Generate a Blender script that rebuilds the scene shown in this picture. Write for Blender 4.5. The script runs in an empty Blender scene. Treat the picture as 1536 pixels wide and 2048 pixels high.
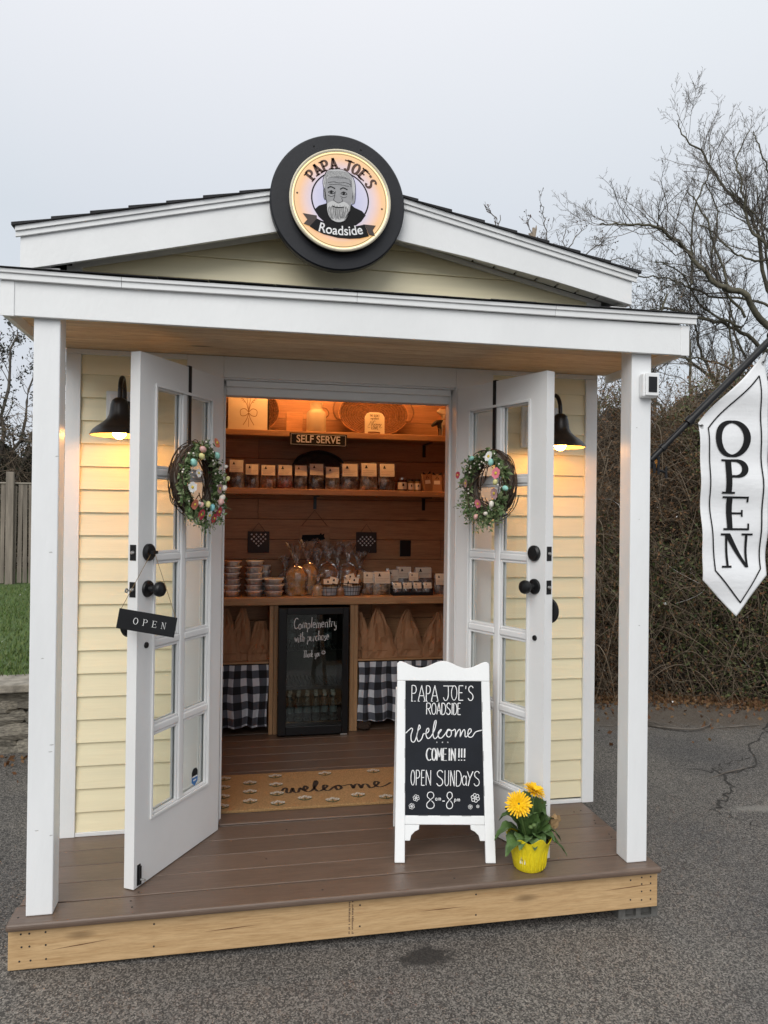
import bpy, bmesh, math, random
import numpy as np
from mathutils import Matrix, Vector
random.seed(11); rng = np.random.default_rng(11)
S = bpy.context.scene
COL = S.collection
PI = math.pi
R = math.radians

# ------------------------------------------------------------------ camera, sky, sun, exposure
yaw, pitch, roll = 0.1948, 0.0050, 0.0115
cam_d = bpy.data.cameras.new('camera'); cam = bpy.data.objects.new('camera', cam_d); COL.objects.link(cam); S.camera = cam
cam_d.sensor_fit = 'VERTICAL'; cam_d.sensor_height = 24; cam_d.lens = 1473.3 * 24 / 2048
cam_d.clip_start = 0.05; cam_d.clip_end = 3000
_f = Vector((math.sin(yaw)*math.cos(pitch), math.cos(yaw)*math.cos(pitch), math.sin(pitch)))
_r = Vector((math.cos(yaw), -math.sin(yaw), 0)); _u = _r.cross(_f)
_r2 = math.cos(roll)*_r + math.sin(roll)*_u; _u2 = -math.sin(roll)*_r + math.cos(roll)*_u
M = Matrix.Identity(4)
for i in range(3):
    M[i][0] = _r2[i]; M[i][1] = _u2[i]; M[i][2] = -_f[i]
M.translation = Vector((0.7702, -2.7329, 1.4229))
cam.matrix_world = M

SUN_EL, SUN_AZ = R(40), R(205)       # direction the light comes from: azimuth clockwise from +Y
w = bpy.data.worlds.new('World'); S.world = w; w.use_nodes = True
nt = w.node_tree; nt.nodes.clear()
def wn(t, **k):
    n = nt.nodes.new(t)
    for a, b in k.items(): setattr(n, a, b)
    return n
out = wn('ShaderNodeOutputWorld'); bg = wn('ShaderNodeBackground'); bg.inputs[1].default_value = 0.1
sky = wn('ShaderNodeTexSky', sky_type='NISHITA', sun_disc=False); sky.sun_elevation = SUN_EL; sky.sun_rotation = SUN_AZ
sky.air_density = 1.0; sky.dust_density = 4.0
tc = wn('ShaderNodeTexCoord'); sep = wn('ShaderNodeSeparateXYZ'); nt.links.new(tc.outputs['Generated'], sep.inputs[0])
ramp = wn('ShaderNodeValToRGB'); nt.links.new(sep.outputs[2], ramp.inputs[0])
cr_ = ramp.color_ramp
cr_.elements[0].position = 0.0; cr_.elements[0].color = (0.655, 0.68, 0.735, 1)
cr_.elements[1].position = 1.0; cr_.elements[1].color = (1.02, 1.0, .98, 1)
e = cr_.elements.new(0.35); e.color = (0.635, 0.685, 0.735, 1)
e = cr_.elements.new(0.62); e.color = (0.83, 0.85, 0.88, 1)
noi = wn('ShaderNodeTexNoise'); noi.inputs['Scale'].default_value = 1.6; noi.inputs['Detail'].default_value = 2; nt.links.new(tc.outputs['Generated'], noi.inputs['Vector'])
cm = wn('ShaderNodeValToRGB'); nt.links.new(noi.outputs[0], cm.inputs[0])
cm.color_ramp.elements[0].position = .35; cm.color_ramp.elements[0].color = (9.95, 10.4, 10.4, 1); cm.color_ramp.elements[1].position = .65; cm.color_ramp.elements[1].color = (10.65, 10.5, 10.6, 1)
mul = wn('ShaderNodeMix', data_type='RGBA', blend_type='MULTIPLY'); mul.inputs[0].default_value = 1.0
nt.links.new(ramp.outputs[0], mul.inputs[6]); nt.links.new(cm.outputs[0], mul.inputs[7])
mx = wn('ShaderNodeMix', data_type='RGBA'); mx.inputs[0].default_value = 0.94
nt.links.new(sky.outputs[0], mx.inputs[6]); nt.links.new(mul.outputs[2], mx.inputs[7])
nt.links.new(mx.outputs[2], bg.inputs[0]); nt.links.new(bg.outputs[0], out.inputs[0])

sd = bpy.data.lights.new('sun', 'SUN'); sun = bpy.data.objects.new('sun', sd); COL.objects.link(sun)
sd.energy = 1.9; sd.angle = R(50); sd.color = (1.0, 0.975, 0.94)
v = Vector((math.sin(SUN_AZ)*math.cos(SUN_EL), math.cos(SUN_AZ)*math.cos(SUN_EL), math.sin(SUN_EL)))
sun.rotation_euler = v.to_track_quat('Z', 'Y').to_euler(); sun.location = v*20
S.view_settings.view_transform = 'Standard'; S.view_settings.look = 'None'; S.view_settings.gamma = 1
S.view_settings.use_curve_mapping = False; S.view_settings.exposure = 0.10
S.cycles.max_bounces = 8; S.cycles.transparent_max_bounces = 24; S.cycles.caustics_reflective = False; S.cycles.caustics_refractive = False
S.cycles.use_denoising = True

# ------------------------------------------------------------------ materials
MATS = {}
def newmat(name):
    m = bpy.data.materials.new(name); m.use_nodes = True
    n = m.node_tree.nodes; b = n['Principled BSDF']
    MATS[name] = m
    return m, m.node_tree, b
def nd(t, typ, **k):
    n = t.nodes.new(typ)
    for a, b in k.items():
        if a[0] == '_': n.inputs[a[1:].replace('_', ' ')].default_value = b
        else: setattr(n, a, b)
    return n
def vec(t, scale=(1, 1, 1), rnd=True, coord='Object'):
    tc = t.nodes.new('ShaderNodeTexCoord'); mp = t.nodes.new('ShaderNodeMapping'); mp.inputs['Scale'].default_value = scale
    src = tc.outputs[coord]
    if rnd:
        oi = t.nodes.new('ShaderNodeObjectInfo'); ml = nd(t, 'ShaderNodeMath', operation='MULTIPLY'); ml.inputs[1].default_value = 37.0
        t.links.new(oi.outputs['Random'], ml.inputs[0]); ad = nd(t, 'ShaderNodeVectorMath', operation='ADD')
        t.links.new(src, ad.inputs[0]); t.links.new(ml.outputs[0], ad.inputs[1]); src = ad.outputs[0]
    t.links.new(src, mp.inputs[0]); return mp.outputs[0]
def ramp2(t, fac, c0, c1, p0=.3, p1=.7):
    r = t.nodes.new('ShaderNodeValToRGB'); r.color_ramp.elements[0].position = p0; r.color_ramp.elements[1].position = p1
    r.color_ramp.elements[0].color = (*c0, 1); r.color_ramp.elements[1].color = (*c1, 1); t.links.new(fac, r.inputs[0]); return r.outputs[0]
def mixc(t, fac, a, b, mode='MIX'):
    m = t.nodes.new('ShaderNodeMix'); m.data_type = 'RGBA'; m.blend_type = mode
    for sock, v in ((m.inputs[0], fac), (m.inputs[6], a), (m.inputs[7], b)):
        if hasattr(v, 'default_value'): t.links.new(v, sock)
        elif isinstance(v, (int, float)): sock.default_value = v
        else: sock.default_value = (*v, 1)
    return m.outputs[2]
def noise(t, v, scale, detail=4, rough=.6, dist=0):
    n = t.nodes.new('ShaderNodeTexNoise'); n.inputs['Scale'].default_value = scale; n.inputs['Detail'].default_value = detail
    n.inputs['Roughness'].default_value = rough; n.inputs['Distortion'].default_value = dist; t.links.new(v, n.inputs['Vector']); return n.outputs[0]
def bump(t, b, h, strength=.3, dist=.01):
    n = t.nodes.new('ShaderNodeBump'); n.inputs['Strength'].default_value = strength; n.inputs['Distance'].default_value = dist
    t.links.new(h, n.inputs['Height']); t.links.new(n.outputs[0], b.inputs['Normal'])
def sc(c, k): return tuple(min(1, x*k) for x in c)
def plain(name, c, rough=.5, var=.12, nscale=8, bstr=0, bscale=60, metal=0, coat=0, spec=.5, rnd=.06, stretch=(1, 1, 1)):
    m, t, b = newmat(name); v = vec(t, stretch)
    col = ramp2(t, noise(t, v, nscale), sc(c, 1-var), sc(c, 1+var))
    if rnd:
        oi = t.nodes.new('ShaderNodeObjectInfo'); mr = nd(t, 'ShaderNodeMapRange'); mr.inputs[3].default_value = 1-rnd; mr.inputs[4].default_value = 1+rnd
        t.links.new(oi.outputs['Random'], mr.inputs[0]); hs = t.nodes.new('ShaderNodeHueSaturation'); t.links.new(mr.outputs[0], hs.inputs['Value'])
        t.links.new(col, hs.inputs['Color']); col = hs.outputs[0]
    t.links.new(col, b.inputs['Base Color']); b.inputs['Roughness'].default_value = rough; b.inputs['Metallic'].default_value = metal
    b.inputs['Coat Weight'].default_value = coat; b.inputs['Specular IOR Level'].default_value = spec
    if bstr: bump(t, b, noise(t, v, bscale, 3), bstr)
    return m
def wood(name, c, dark, axis='x', rough=.5, knots=True, g=1.0, rnd=.12, coat=0, kn=.45, spec=.4):
    m, t, b = newmat(name); st = {'x': (1.2, 16, 16), 'y': (16, 1.2, 16), 'z': (16, 16, 1.2)}[axis]
    v = vec(t, st); n1 = noise(t, v, 1.6*g, 6, .65, .6); n2 = noise(t, v, 7*g, 4, .7)
    col = ramp2(t, n1, dark, c, .30, .68)
    col = mixc(t, .35, col, ramp2(t, n2, sc(dark, .8), sc(c, 1.1), .35, .6), 'MIX')
    if knots:
        kv = vec(t, {'x': (2.1, 7, 7), 'y': (7, 2.1, 7), 'z': (7, 7, 2.1)}[axis]); vo = t.nodes.new('ShaderNodeTexVoronoi'); vo.inputs['Scale'].default_value = .9
        t.links.new(kv, vo.inputs['Vector'])
        k = ramp2(t, vo.outputs['Distance'], (1, 1, 1), (0, 0, 0), .05, .13)
        bw = nd(t, 'ShaderNodeRGBToBW'); t.links.new(k, bw.inputs[0]); ml = nd(t, 'ShaderNodeMath', operation='MULTIPLY'); ml.inputs[1].default_value = kn
        t.links.new(bw.outputs[0], ml.inputs[0]); col = mixc(t, ml.outputs[0], col, sc(dark, .35))
    oi = t.nodes.new('ShaderNodeObjectInfo'); mr = nd(t, 'ShaderNodeMapRange'); mr.inputs[3].default_value = 1-rnd; mr.inputs[4].default_value = 1+rnd
    t.links.new(oi.outputs['Random'], mr.inputs[0]); hs = t.nodes.new('ShaderNodeHueSaturation'); t.links.new(mr.outputs[0], hs.inputs['Value']); t.links.new(col, hs.inputs['Color'])
    t.links.new(hs.outputs[0], b.inputs['Base Color']); b.inputs['Roughness'].default_value = rough; b.inputs['Coat Weight'].default_value = coat; b.inputs['Specular IOR Level'].default_value = spec
    bump(t, b, n2, .15, .004)
    return m
def emit(name, c, strength):
    m, t, b = newmat(name); b.inputs['Base Color'].default_value = (*c, 1); b.inputs['Emission Color'].default_value = (*c, 1); b.inputs['Emission Strength'].default_value = strength
    return m
def clear(name, tint=(1, 1, 1), refl=.12, rough=.03, white=0.0):
    m, t, b = newmat(name); t.nodes.remove(b); o = t.nodes['Material Output']
    tr = t.nodes.new('ShaderNodeBsdfTransparent'); tr.inputs[0].default_value = (*tint, 1)
    gl = t.nodes.new('ShaderNodeBsdfGlossy'); gl.inputs['Roughness'].default_value = rough
    fr = t.nodes.new('ShaderNodeLayerWeight'); fr.inputs[0].default_value = refl
    mr = nd(t, 'ShaderNodeMapRange'); mr.inputs[3].default_value = .04; mr.inputs[4].default_value = .9; t.links.new(fr.outputs['Fresnel'], mr.inputs[0])
    ms = t.nodes.new('ShaderNodeMixShader'); t.links.new(mr.outputs[0], ms.inputs[0]); t.links.new(tr.outputs[0], ms.inputs[1]); t.links.new(gl.outputs[0], ms.inputs[2])
    last = ms.outputs[0]
    if white:
        df = t.nodes.new('ShaderNodeBsdfDiffuse'); df.inputs[0].default_value = (.8, .8, .8, 1); m2 = t.nodes.new('ShaderNodeMixShader')
        v = vec(t, (1, 1, 1)); n = noise(t, v, 25, 3); rr = nd(t, 'ShaderNodeMapRange'); rr.inputs[1].default_value = .45; rr.inputs[2].default_value = .75; rr.inputs[4].default_value = white*2
        t.links.new(n, rr.inputs[0]); t.links.new(rr.outputs[0], m2.inputs[0]); t.links.new(last, m2.inputs[1]); t.links.new(df.outputs[0], m2.inputs[2]); last = m2.outputs[0]
    t.links.new(last, o.inputs[0]); return m

WHITE = plain('white_paint', (.80, .81, .81), .42, .05, 2.2, .12, 70, rnd=.02, stretch=(1, 1, .5))
WHITE_GLOSS = plain('post_paint', (.80, .81, .815), .33, .045, 5, .16, 38, rnd=.01, stretch=(1, 1, .25))
DOORW = plain('door_paint', (.78, .78, .775), .35, .035, 3, .05, 60, rnd=.01)
SIDING = plain('cream_vinyl', (.86, .775, .535), .45, .05, 4, .10, 12, rnd=.035, stretch=(.4, 1, 6))
SOFFIT = plain('soffit_vinyl', (.78, .78, .765), .5, .03)
GAP = plain('dark_gap', (.03, .03, .03), .8)
ROOF = plain('asphalt_shingle', (.028, .028, .03), .9, .35, 160, .5, 300, rnd=.2)
DECK = wood('composite_deck', (.152, .105, .078), (.102, .070, .052), 'x', .34, False, 2.2, .08, spec=.5)
PINE = wood('pine_rim', (.56, .38, .20), (.39, .235, .105), 'x', .6, True, 1.6, .05, kn=.7)
CEIL = wood('pine_ceiling', (.92, .73, .50), (.58, .36, .18), 'x', .5, True, 1.4, .08, kn=.8)
PLANK = wood('pine_wall', (.52, .285, .14), (.34, .165, .075), 'x', .5, True, 1, .16, kn=.8)
SHELFW = wood('pine_shelf', (.56, .33, .165), (.40, .21, .095), 'x', .45, True, 1, .14)
SHELFZ = wood('pine_upright', (.48, .29, .15), (.34, .19, .09), 'z', .5, True, 1, .12)
BLACK = plain('black_metal', (.008, .008, .009), .36, .1, rnd=0, spec=.35)
BRONZE = plain('dark_bronze', (.022, .017, .015), .34, .2, 20, rnd=0, metal=.3)
BLACKM = plain('matte_black', (.008, .0085, .010), .5, .15, 30, rnd=0, spec=.25)
SIGNRING = plain('sign_black', (.015, .016, .020), .45, .12, 14, .05, rnd=0, spec=.3)
METAL = plain('nickel', (.55, .54, .52), .3, metal=1)
GLASS = clear('window_glass', (.97, .985, .98), .12, .02)
DGLASS = clear('fridge_glass', (.66, .70, .68), .28, .03)
PLASTIC = clear('clear_wrap', (.95, .95, .95), .34, .10, .24)  # whitish patches in the wrap's colour stand in for sparkle highlights
SHADE_IN = plain('shade_inside', (.75, .62, .35), .5)
BULB = emit('lit_bulb', (1.0, .46, .13), 85)
TUBE = emit('warm_tube', (1.0, .45, .14), 66)
CHALK = plain('chalk_white', (.80, .80, .80), .9, .18, 90, rnd=0)
BOARD = plain('chalkboard', (.008, .010, .015), .5, .35, 6, rnd=0, spec=.22)
PAPER = plain('cream_label', (.82, .74, .60), .7, .06)
INK = plain('ink', (.010, .010, .011), .7, rnd=0, spec=.2)
KRAFT = plain('kraft_paper', (.38, .20, .10), .75, .16, 9, .55, 14)
FOIL = plain('foil', (.80, .80, .80), .38, .15, 40, .4, 60, metal=.9)
LIDP = plain('foil_lid', (.72, .73, .74), .5, .1, 12)
MESHF = plain('fence_wood', (.20, .17, .14), .85, .3, 3, .4, 30, stretch=(8, 8, .7), rnd=.22)
# wall/asphalt/lawn/bramble
def asphalt():
    m, t, b = newmat('asphalt'); v = vec(t, (1, 1, 1), False)
    n1 = noise(t, v, 260, 2, .7); n2 = noise(t, v, 1.1, 4, .6); vo = t.nodes.new('ShaderNodeTexVoronoi'); vo.inputs['Scale'].default_value = 190; vo.feature = 'F1'; t.links.new(v, vo.inputs['Vector'])
    base = ramp2(t, n2, (.056, .053, .052), (.104, .097, .091), .35, .68)
    vr = nd(t, 'ShaderNodeRGBToBW'); t.links.new(vo.outputs['Color'], vr.inputs[0])
    spk = ramp2(t, vr.outputs[0], (.024, .023, .023), (.44, .415, .385), .30, 1.0)
    col = mixc(t, .62, base, spk)
    col = mixc(t, .7, col, ramp2(t, n1, (.35, .35, .35), (1.5, 1.5, 1.5), .3, .7), 'MULTIPLY')
    col = mixc(t, 1.0, col, ramp2(t, noise(t, v, .7, 4), (.66, .66, .68), (1.08, 1.04, .98), .35, .62), 'MULTIPLY')
    # damp patch with a shape of its own in front of the deck
    def spot(cx, cy, sx, sy, colr, k, lo=.55, hi=1.1):
        mp = t.nodes.new('ShaderNodeMapping'); mp.inputs['Location'].default_value = (-cx/sx, -cy/sy, 0); mp.inputs['Scale'].default_value = (1/sx, 1/sy, 0)
        tcx = t.nodes.new('ShaderNodeTexCoord'); t.links.new(tcx.outputs['Object'], mp.inputs[0])
        ln = nd(t, 'ShaderNodeVectorMath', operation='LENGTH'); t.links.new(mp.outputs[0], ln.inputs[0])
        ad = nd(t, 'ShaderNodeMath', operation='ADD'); t.links.new(ln.outputs['Value'], ad.inputs[0])
        nn = noise(t, v, 14, 4); mm = nd(t, 'ShaderNodeMath', operation='MULTIPLY_ADD'); mm.inputs[1].default_value = 2.0; mm.inputs[2].default_value = -1.0; t.links.new(nn, mm.inputs[0]); t.links.new(mm.outputs[0], ad.inputs[1])
        mr = nd(t, 'ShaderNodeMapRange'); mr.inputs[1].default_value = lo; mr.inputs[2].default_value = hi; mr.inputs[3].default_value = k; mr.inputs[4].default_value = 0; t.links.new(ad.outputs[0], mr.inputs[0])
        return mr.outputs[0]
    col = mixc(t, spot(1.47, -.080, .115, .062, 0, .85, .70, 1.1), col, (.017, .016, .016))
    col = mixc(t, spot(4.9, 3.0, 1.6, .45, 0, .5), col, (.095, .065, .040))
    col = mixc(t, spot(3.9, 1.05, .35, .05, 0, .4), col, (.30, .29, .26))
    t.links.new(col, b.inputs['Base Color']); b.inputs['Roughness'].default_value = .78
    bump(t, b, vr.outputs[0], .6, .006)
    return m
ASPH = asphalt()
def lawnm():
    m, t, b = newmat('grass'); v = vec(t, (1, 1, 1), False)
    col = mixc(t, .5, ramp2(t, noise(t, v, 1.3, 4), (.065, .12, .03), (.12, .19, .05)), ramp2(t, noise(t, v, 60, 3), (.03, .06, .012), (.11, .16, .05)))
    t.links.new(col, b.inputs['Base Color']); b.inputs['Roughness'].default_value = .9; bump(t, b, noise(t, v, 90, 3), .9, .03); return m
LAWN = lawnm()
def island(name, cols, rough=.7, spec=.3, trans=0):
    m, t, b = newmat(name); g = t.nodes.new('ShaderNodeNewGeometry'); r = t.nodes.new('ShaderNodeValToRGB'); r.color_ramp.interpolation = 'LINEAR'
    els = r.color_ramp.elements
    for i, c in enumerate(cols):
        p = i/(len(cols)-1)
        el = els[0] if i == 0 else (els[1] if i == len(cols)-1 else els.new(p)); el.position = p; el.color = (*c, 1)
    t.links.new(g.outputs['Random Per Island'], r.inputs[0]); t.links.new(r.outputs[0], b.inputs['Base Color']); b.inputs['Roughness'].default_value = rough; b.inputs['Specular IOR Level'].default_value = spec
    return m
BARK = plain('bark', (.125, .108, .092), .9, .4, 12, .5, 40)
MOSSY = plain('mossy_bark', (.105, .097, .068), .9, .5, 6, .5, 30)
TWIGM = island('bramble_twigs', [(.050, .036, .024), (.12, .082, .054), (.18, .13, .085), (.09, .066, .042), (.27, .21, .15)], .85)
LEAFB = island('bramble_leaves', [(.13, .060, .030), (.07, .040, .022), (.060, .072, .024), (.055, .085, .026), (.10, .092, .038), (.17, .10, .045)], .75)
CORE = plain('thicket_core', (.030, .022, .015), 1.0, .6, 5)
EVERG = island('evergreen_leaves', [(.018, .03, .014), (.03, .045, .02), (.045, .05, .022), (.04, .03, .02)], .8)
STONE = plain('fieldstone', (.16, .145, .12), .9, .6, 9, .9, 22, rnd=.45)
CAPST = plain('capstone', (.26, .235, .20), .9, .4, 12, .6, 60, rnd=.12)
CONC = plain('concrete', (.11, .107, .10), .95, .2, 40, .5, 120)

# ------------------------------------------------------------------ mesh helpers
class MB:
    def __init__(s): s.v = []; s.f = []
    def add(s, vs, fs):
        o = len(s.v); s.v += [tuple(p) for p in vs]; s.f += [tuple(i+o for i in f) for f in fs]; return s
    def box(s, x0, x1, y0, y1, z0, z1):
        return s.add([(x0,y0,z0),(x1,y0,z0),(x1,y1,z0),(x0,y1,z0),(x0,y0,z1),(x1,y0,z1),(x1,y1,z1),(x0,y1,z1)],
              [(3,2,1,0),(4,5,6,7),(0,1,5,4),(1,2,6,5),(2,3,7,6),(3,0,4,7)])
    def prism(s, poly, a0, a1, ax='y'):
        """polygon of (u,v) pairs pushed along an axis; y: (x,z), x: (y,z), z: (x,y)"""
        def P(u, v, a): return (u, a, v) if ax == 'y' else ((a, u, v) if ax == 'x' else (u, v, a))
        n = len(poly); vs = [P(u, v, a0) for u, v in poly] + [P(u, v, a1) for u, v in poly]
        return s.add(vs, [tuple(range(n)), tuple(range(2*n-1, n-1, -1))] + [(i, i+n, (i+1) % n+n, (i+1) % n) for i in range(n)])
    def lathe(s, prof, n=24, c=(0, 0, 0), ax='z', close=False):
        vs = []
        for r, h in prof:
            for k in range(n):
                a = 2*PI*k/n; p = (r*math.cos(a), r*math.sin(a), h)
                if ax == 'y': p = (p[0], p[2], p[1])
                if ax == 'x': p = (p[2], p[0], p[1])
                vs.append((p[0]+c[0], p[1]+c[1], p[2]+c[2]))
        fs = [(i*n+k, i*n+(k+1) % n, (i+1)*n+(k+1) % n, (i+1)*n+k) for i in range(len(prof)-1) for k in range(n)]
        if close: fs += [tuple(range(n-1, -1, -1)), tuple(range((len(prof)-1)*n, len(prof)*n))]
        return s.add(vs, fs)
    def sphere(s, c, r, n=12, m=8, sz=(1, 1, 1)):
        prof = [(max(1e-4, math.sin(PI*i/m)), -math.cos(PI*i/m)) for i in range(m+1)]
        t = MB().lathe(prof, n); return s.add([(c[0]+x*r*sz[0], c[1]+y*r*sz[1], c[2]+z*r*sz[2]) for x, y, z in t.v], t.f)
    def tube(s, pts, r, n=6, cap=True):
        pts = [Vector(p) for p in pts]; rs = r if hasattr(r, '__len__') else [r]*len(pts); vs = []; N = len(pts)
        up = Vector((.13, .21, .97)) 
        for i, p in enumerate(pts):
            d = (pts[min(i+1, N-1)]-pts[max(i-1, 0)]).normalized()
            a = d.cross(up)
            if a.length < .05: a = d.cross(Vector((1, 0, 0)))
            a.normalize(); b = d.cross(a)
            for k in range(n):
                t = 2*PI*k/n; vs.append(p + a*(rs[i]*math.cos(t)) + b*(rs[i]*math.sin(t)))
        fs = [(i*n+k, i*n+(k+1) % n, (i+1)*n+(k+1) % n, (i+1)*n+k) for i in range(N-1) for k in range(n)]
        if cap: fs += [tuple(range(n-1, -1, -1)), tuple(range((N-1)*n, N*n))]
        return s.add(vs, fs)
    def xf(s, mat):
        s.v = [tuple(mat @ Vector(p)) for p in s.v]; return s
    def mesh(s, name, mat=None, smooth=False):
        me = bpy.data.meshes.new(name); me.from_pydata(s.v, [], s.f); me.update()
        if mat: me.materials.append(mat)
        if smooth:
            me.polygons.foreach_set('use_smooth', [True]*len(me.polygons))
            try: me.set_sharp_from_angle(angle=R(40))
            except Exception: pass
        return me
def link(o, parent=None):
    COL.objects.link(o)
    if parent is not None: o.parent = parent
    return o
def obj(name, mb, mat, parent=None, smooth=False, bev=0, loc=None, rot=None, seg=2, fix=True):
    me = mb.mesh(name, mat, smooth) if isinstance(mb, MB) else mb
    if fix and isinstance(mb, MB):
        bm = bmesh.new(); bm.from_mesh(me); bmesh.ops.recalc_face_normals(bm, faces=bm.faces); bm.to_mesh(me); bm.free()
    o = link(bpy.data.objects.new(name, me), parent)
    if loc: o.location = loc
    if rot: o.rotation_euler = rot
    if bev:
        m = o.modifiers.new('edge', 'BEVEL'); m.width = bev; m.segments = seg; m.limit_method = 'ANGLE'; m.angle_limit = R(40)
    return o
def tag(o, label=None, cat=None, group=None, kind=None):
    if label: o['label'] = label
    if cat: o['category'] = cat
    if group: o['group'] = group
    if kind: o['kind'] = kind
    return o
def thing(name, label, cat, loc=(0, 0, 0), rot=(0, 0, 0), group=None):
    o = link(bpy.data.objects.new(name, None)); o.location = loc; o.rotation_euler = rot; o.empty_display_size = .1
    return tag(o, label, cat, group)
def dup(root, label, loc=None, rot=None, parent=None):
    c = root.copy(); COL.objects.link(c)
    if parent is not None: c.parent = parent
    if loc is not None: c.location = loc
    if rot is not None: c.rotation_euler = rot
    if label: c['label'] = label
    for ch in root.children:
        d = ch.copy(); COL.objects.link(d); d.parent = c
        for g in ch.children:
            h = g.copy(); COL.objects.link(h); h.parent = d
    return c
def fastmesh(name, V, F, mat, k):
    """numpy vertices (n,3) and faces (m,k)"""
    me = bpy.data.meshes.new(name); V = np.asarray(V, np.float32); F = np.asarray(F, np.int32)
    me.vertices.add(len(V)); me.vertices.foreach_set('co', V.ravel()); me.loops.add(F.size); me.loops.foreach_set('vertex_index', F.ravel())
    me.polygons.add(len(F)); me.polygons.foreach_set('loop_start', np.arange(0, F.size, k, dtype=np.int32))
    me.materials.append(mat); me.update(calc_edges=True); me.validate(); return me
def fasttubes(name, lines, mat, n=3):
    """lines: list of (pts (m,3), radii (m,))"""
    Vs = []; Fs = []; o = 0; ang = np.arange(n)*2*PI/n
    for P, r in lines:
        P = np.asarray(P, float); r = np.asarray(r, float); m = len(P)
        d = np.gradient(P, axis=0); d /= np.linalg.norm(d, axis=1)[:, None]+1e-9
        a = np.cross(d, np.array([.13, .21, .97])); a /= np.linalg.norm(a, axis=1)[:, None]+1e-9; b = np.cross(d, a)
        ring = P[:, None, :] + r[:, None, None]*(np.cos(ang)[None, :, None]*a[:, None, :] + np.sin(ang)[None, :, None]*b[:, None, :])
        Vs.append(ring.reshape(-1, 3)); i = np.arange(m-1)[:, None]*n; k = np.arange(n)[None, :]; k2 = (k+1) % n
        F = np.stack([i+k, i+k2, i+n+k2, i+n+k], -1).reshape(-1, 4)+o; Fs.append(F); o += m*n
    return fastmesh(name, np.concatenate(Vs), np.concatenate(Fs), mat, 4)
def leaves(name, C, size, mat, asp=.55, up=0.0):
    """diamond leaf quads at centres C"""
    n = len(C); d = rng.normal(size=(n, 3)); d[:, 2] += up; d /= np.linalg.norm(d, axis=1)[:, None]
    a = np.cross(d, rng.normal(size=(n, 3))); a /= np.linalg.norm(a, axis=1)[:, None]
    s = size*rng.uniform(.6, 1.35, n)[:, None]
    V = np.stack([C-d*s, C+a*s*asp, C+d*s, C-a*s*asp], 1).reshape(-1, 3); F = np.arange(4*n).reshape(n, 4)
    return fastmesh(name, V, F, mat, 4)
def cr(pts, n=6, closed=False):
    """Catmull-Rom through points"""
    P = [Vector(p) for p in pts]; out = []; N = len(P)
    for i in range(N if closed else N-1):
        p0 = P[(i-1) % N] if closed or i > 0 else P[0]; p1 = P[i]; p2 = P[(i+1) % N]; p3 = P[(i+2) % N] if closed or i < N-2 else P[N-1]
        for k in range(n):
            t = k/n; out.append(.5*((2*p1)+(p2-p0)*t+(2*p0-5*p1+4*p2-p3)*t*t+(3*p1-p0-3*p2+p3)*t**3))
    if not closed: out.append(P[-1])
    return out
def ribbon(mb, pts, wd, T, contrast=None, closed=False):
    """flat stroke; pts in 2D, T maps (u,v) to 3D"""
    P = [Vector((p[0], p[1])) for p in pts]
    P = [p for i, p in enumerate(P) if i == 0 or (p-P[i-1]).length > 1e-6]
    if not closed:
        for i in range(1, len(P)-1):
            if (P[i]-P[i-1]).angle(P[i+1]-P[i], 0) > .8:
                d = (P[i]-P[i-1]).normalized()*wd*.3; e = (P[i+1]-P[i]).normalized()*wd*.3
                ribbon(mb, P[:i]+[P[i]+d], wd, T, contrast); ribbon(mb, [P[i]-e]+P[i:][1:], wd, T, contrast); return
    N = len(P); vs = []
    for i in range(N):
        if closed: d = P[(i+1) % N]-P[i-1]
        else: d = P[min(i+1, N-1)]-P[max(i-1, 0)]
        if d.length < 1e-9: d = Vector((1, 0))
        d.normalize(); w_ = wd
        if contrast: w_ = wd*(contrast+(1-contrast)*abs(d[1])**1.2)
        nrm = Vector((-d[1], d[0]))*w_/2; vs += [T(*(P[i]+nrm)), T(*(P[i]-nrm))]
    fs = [(2*i, 2*i+1, 2*i+3, 2*i+2) for i in range(N-1)]
    if closed: fs.append((2*N-2, 2*N-1, 1, 0))
    mb.add(vs, fs)
def flat(mb, poly, T): mb.add([T(*p) for p in poly], [tuple(range(len(poly)))])

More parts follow.
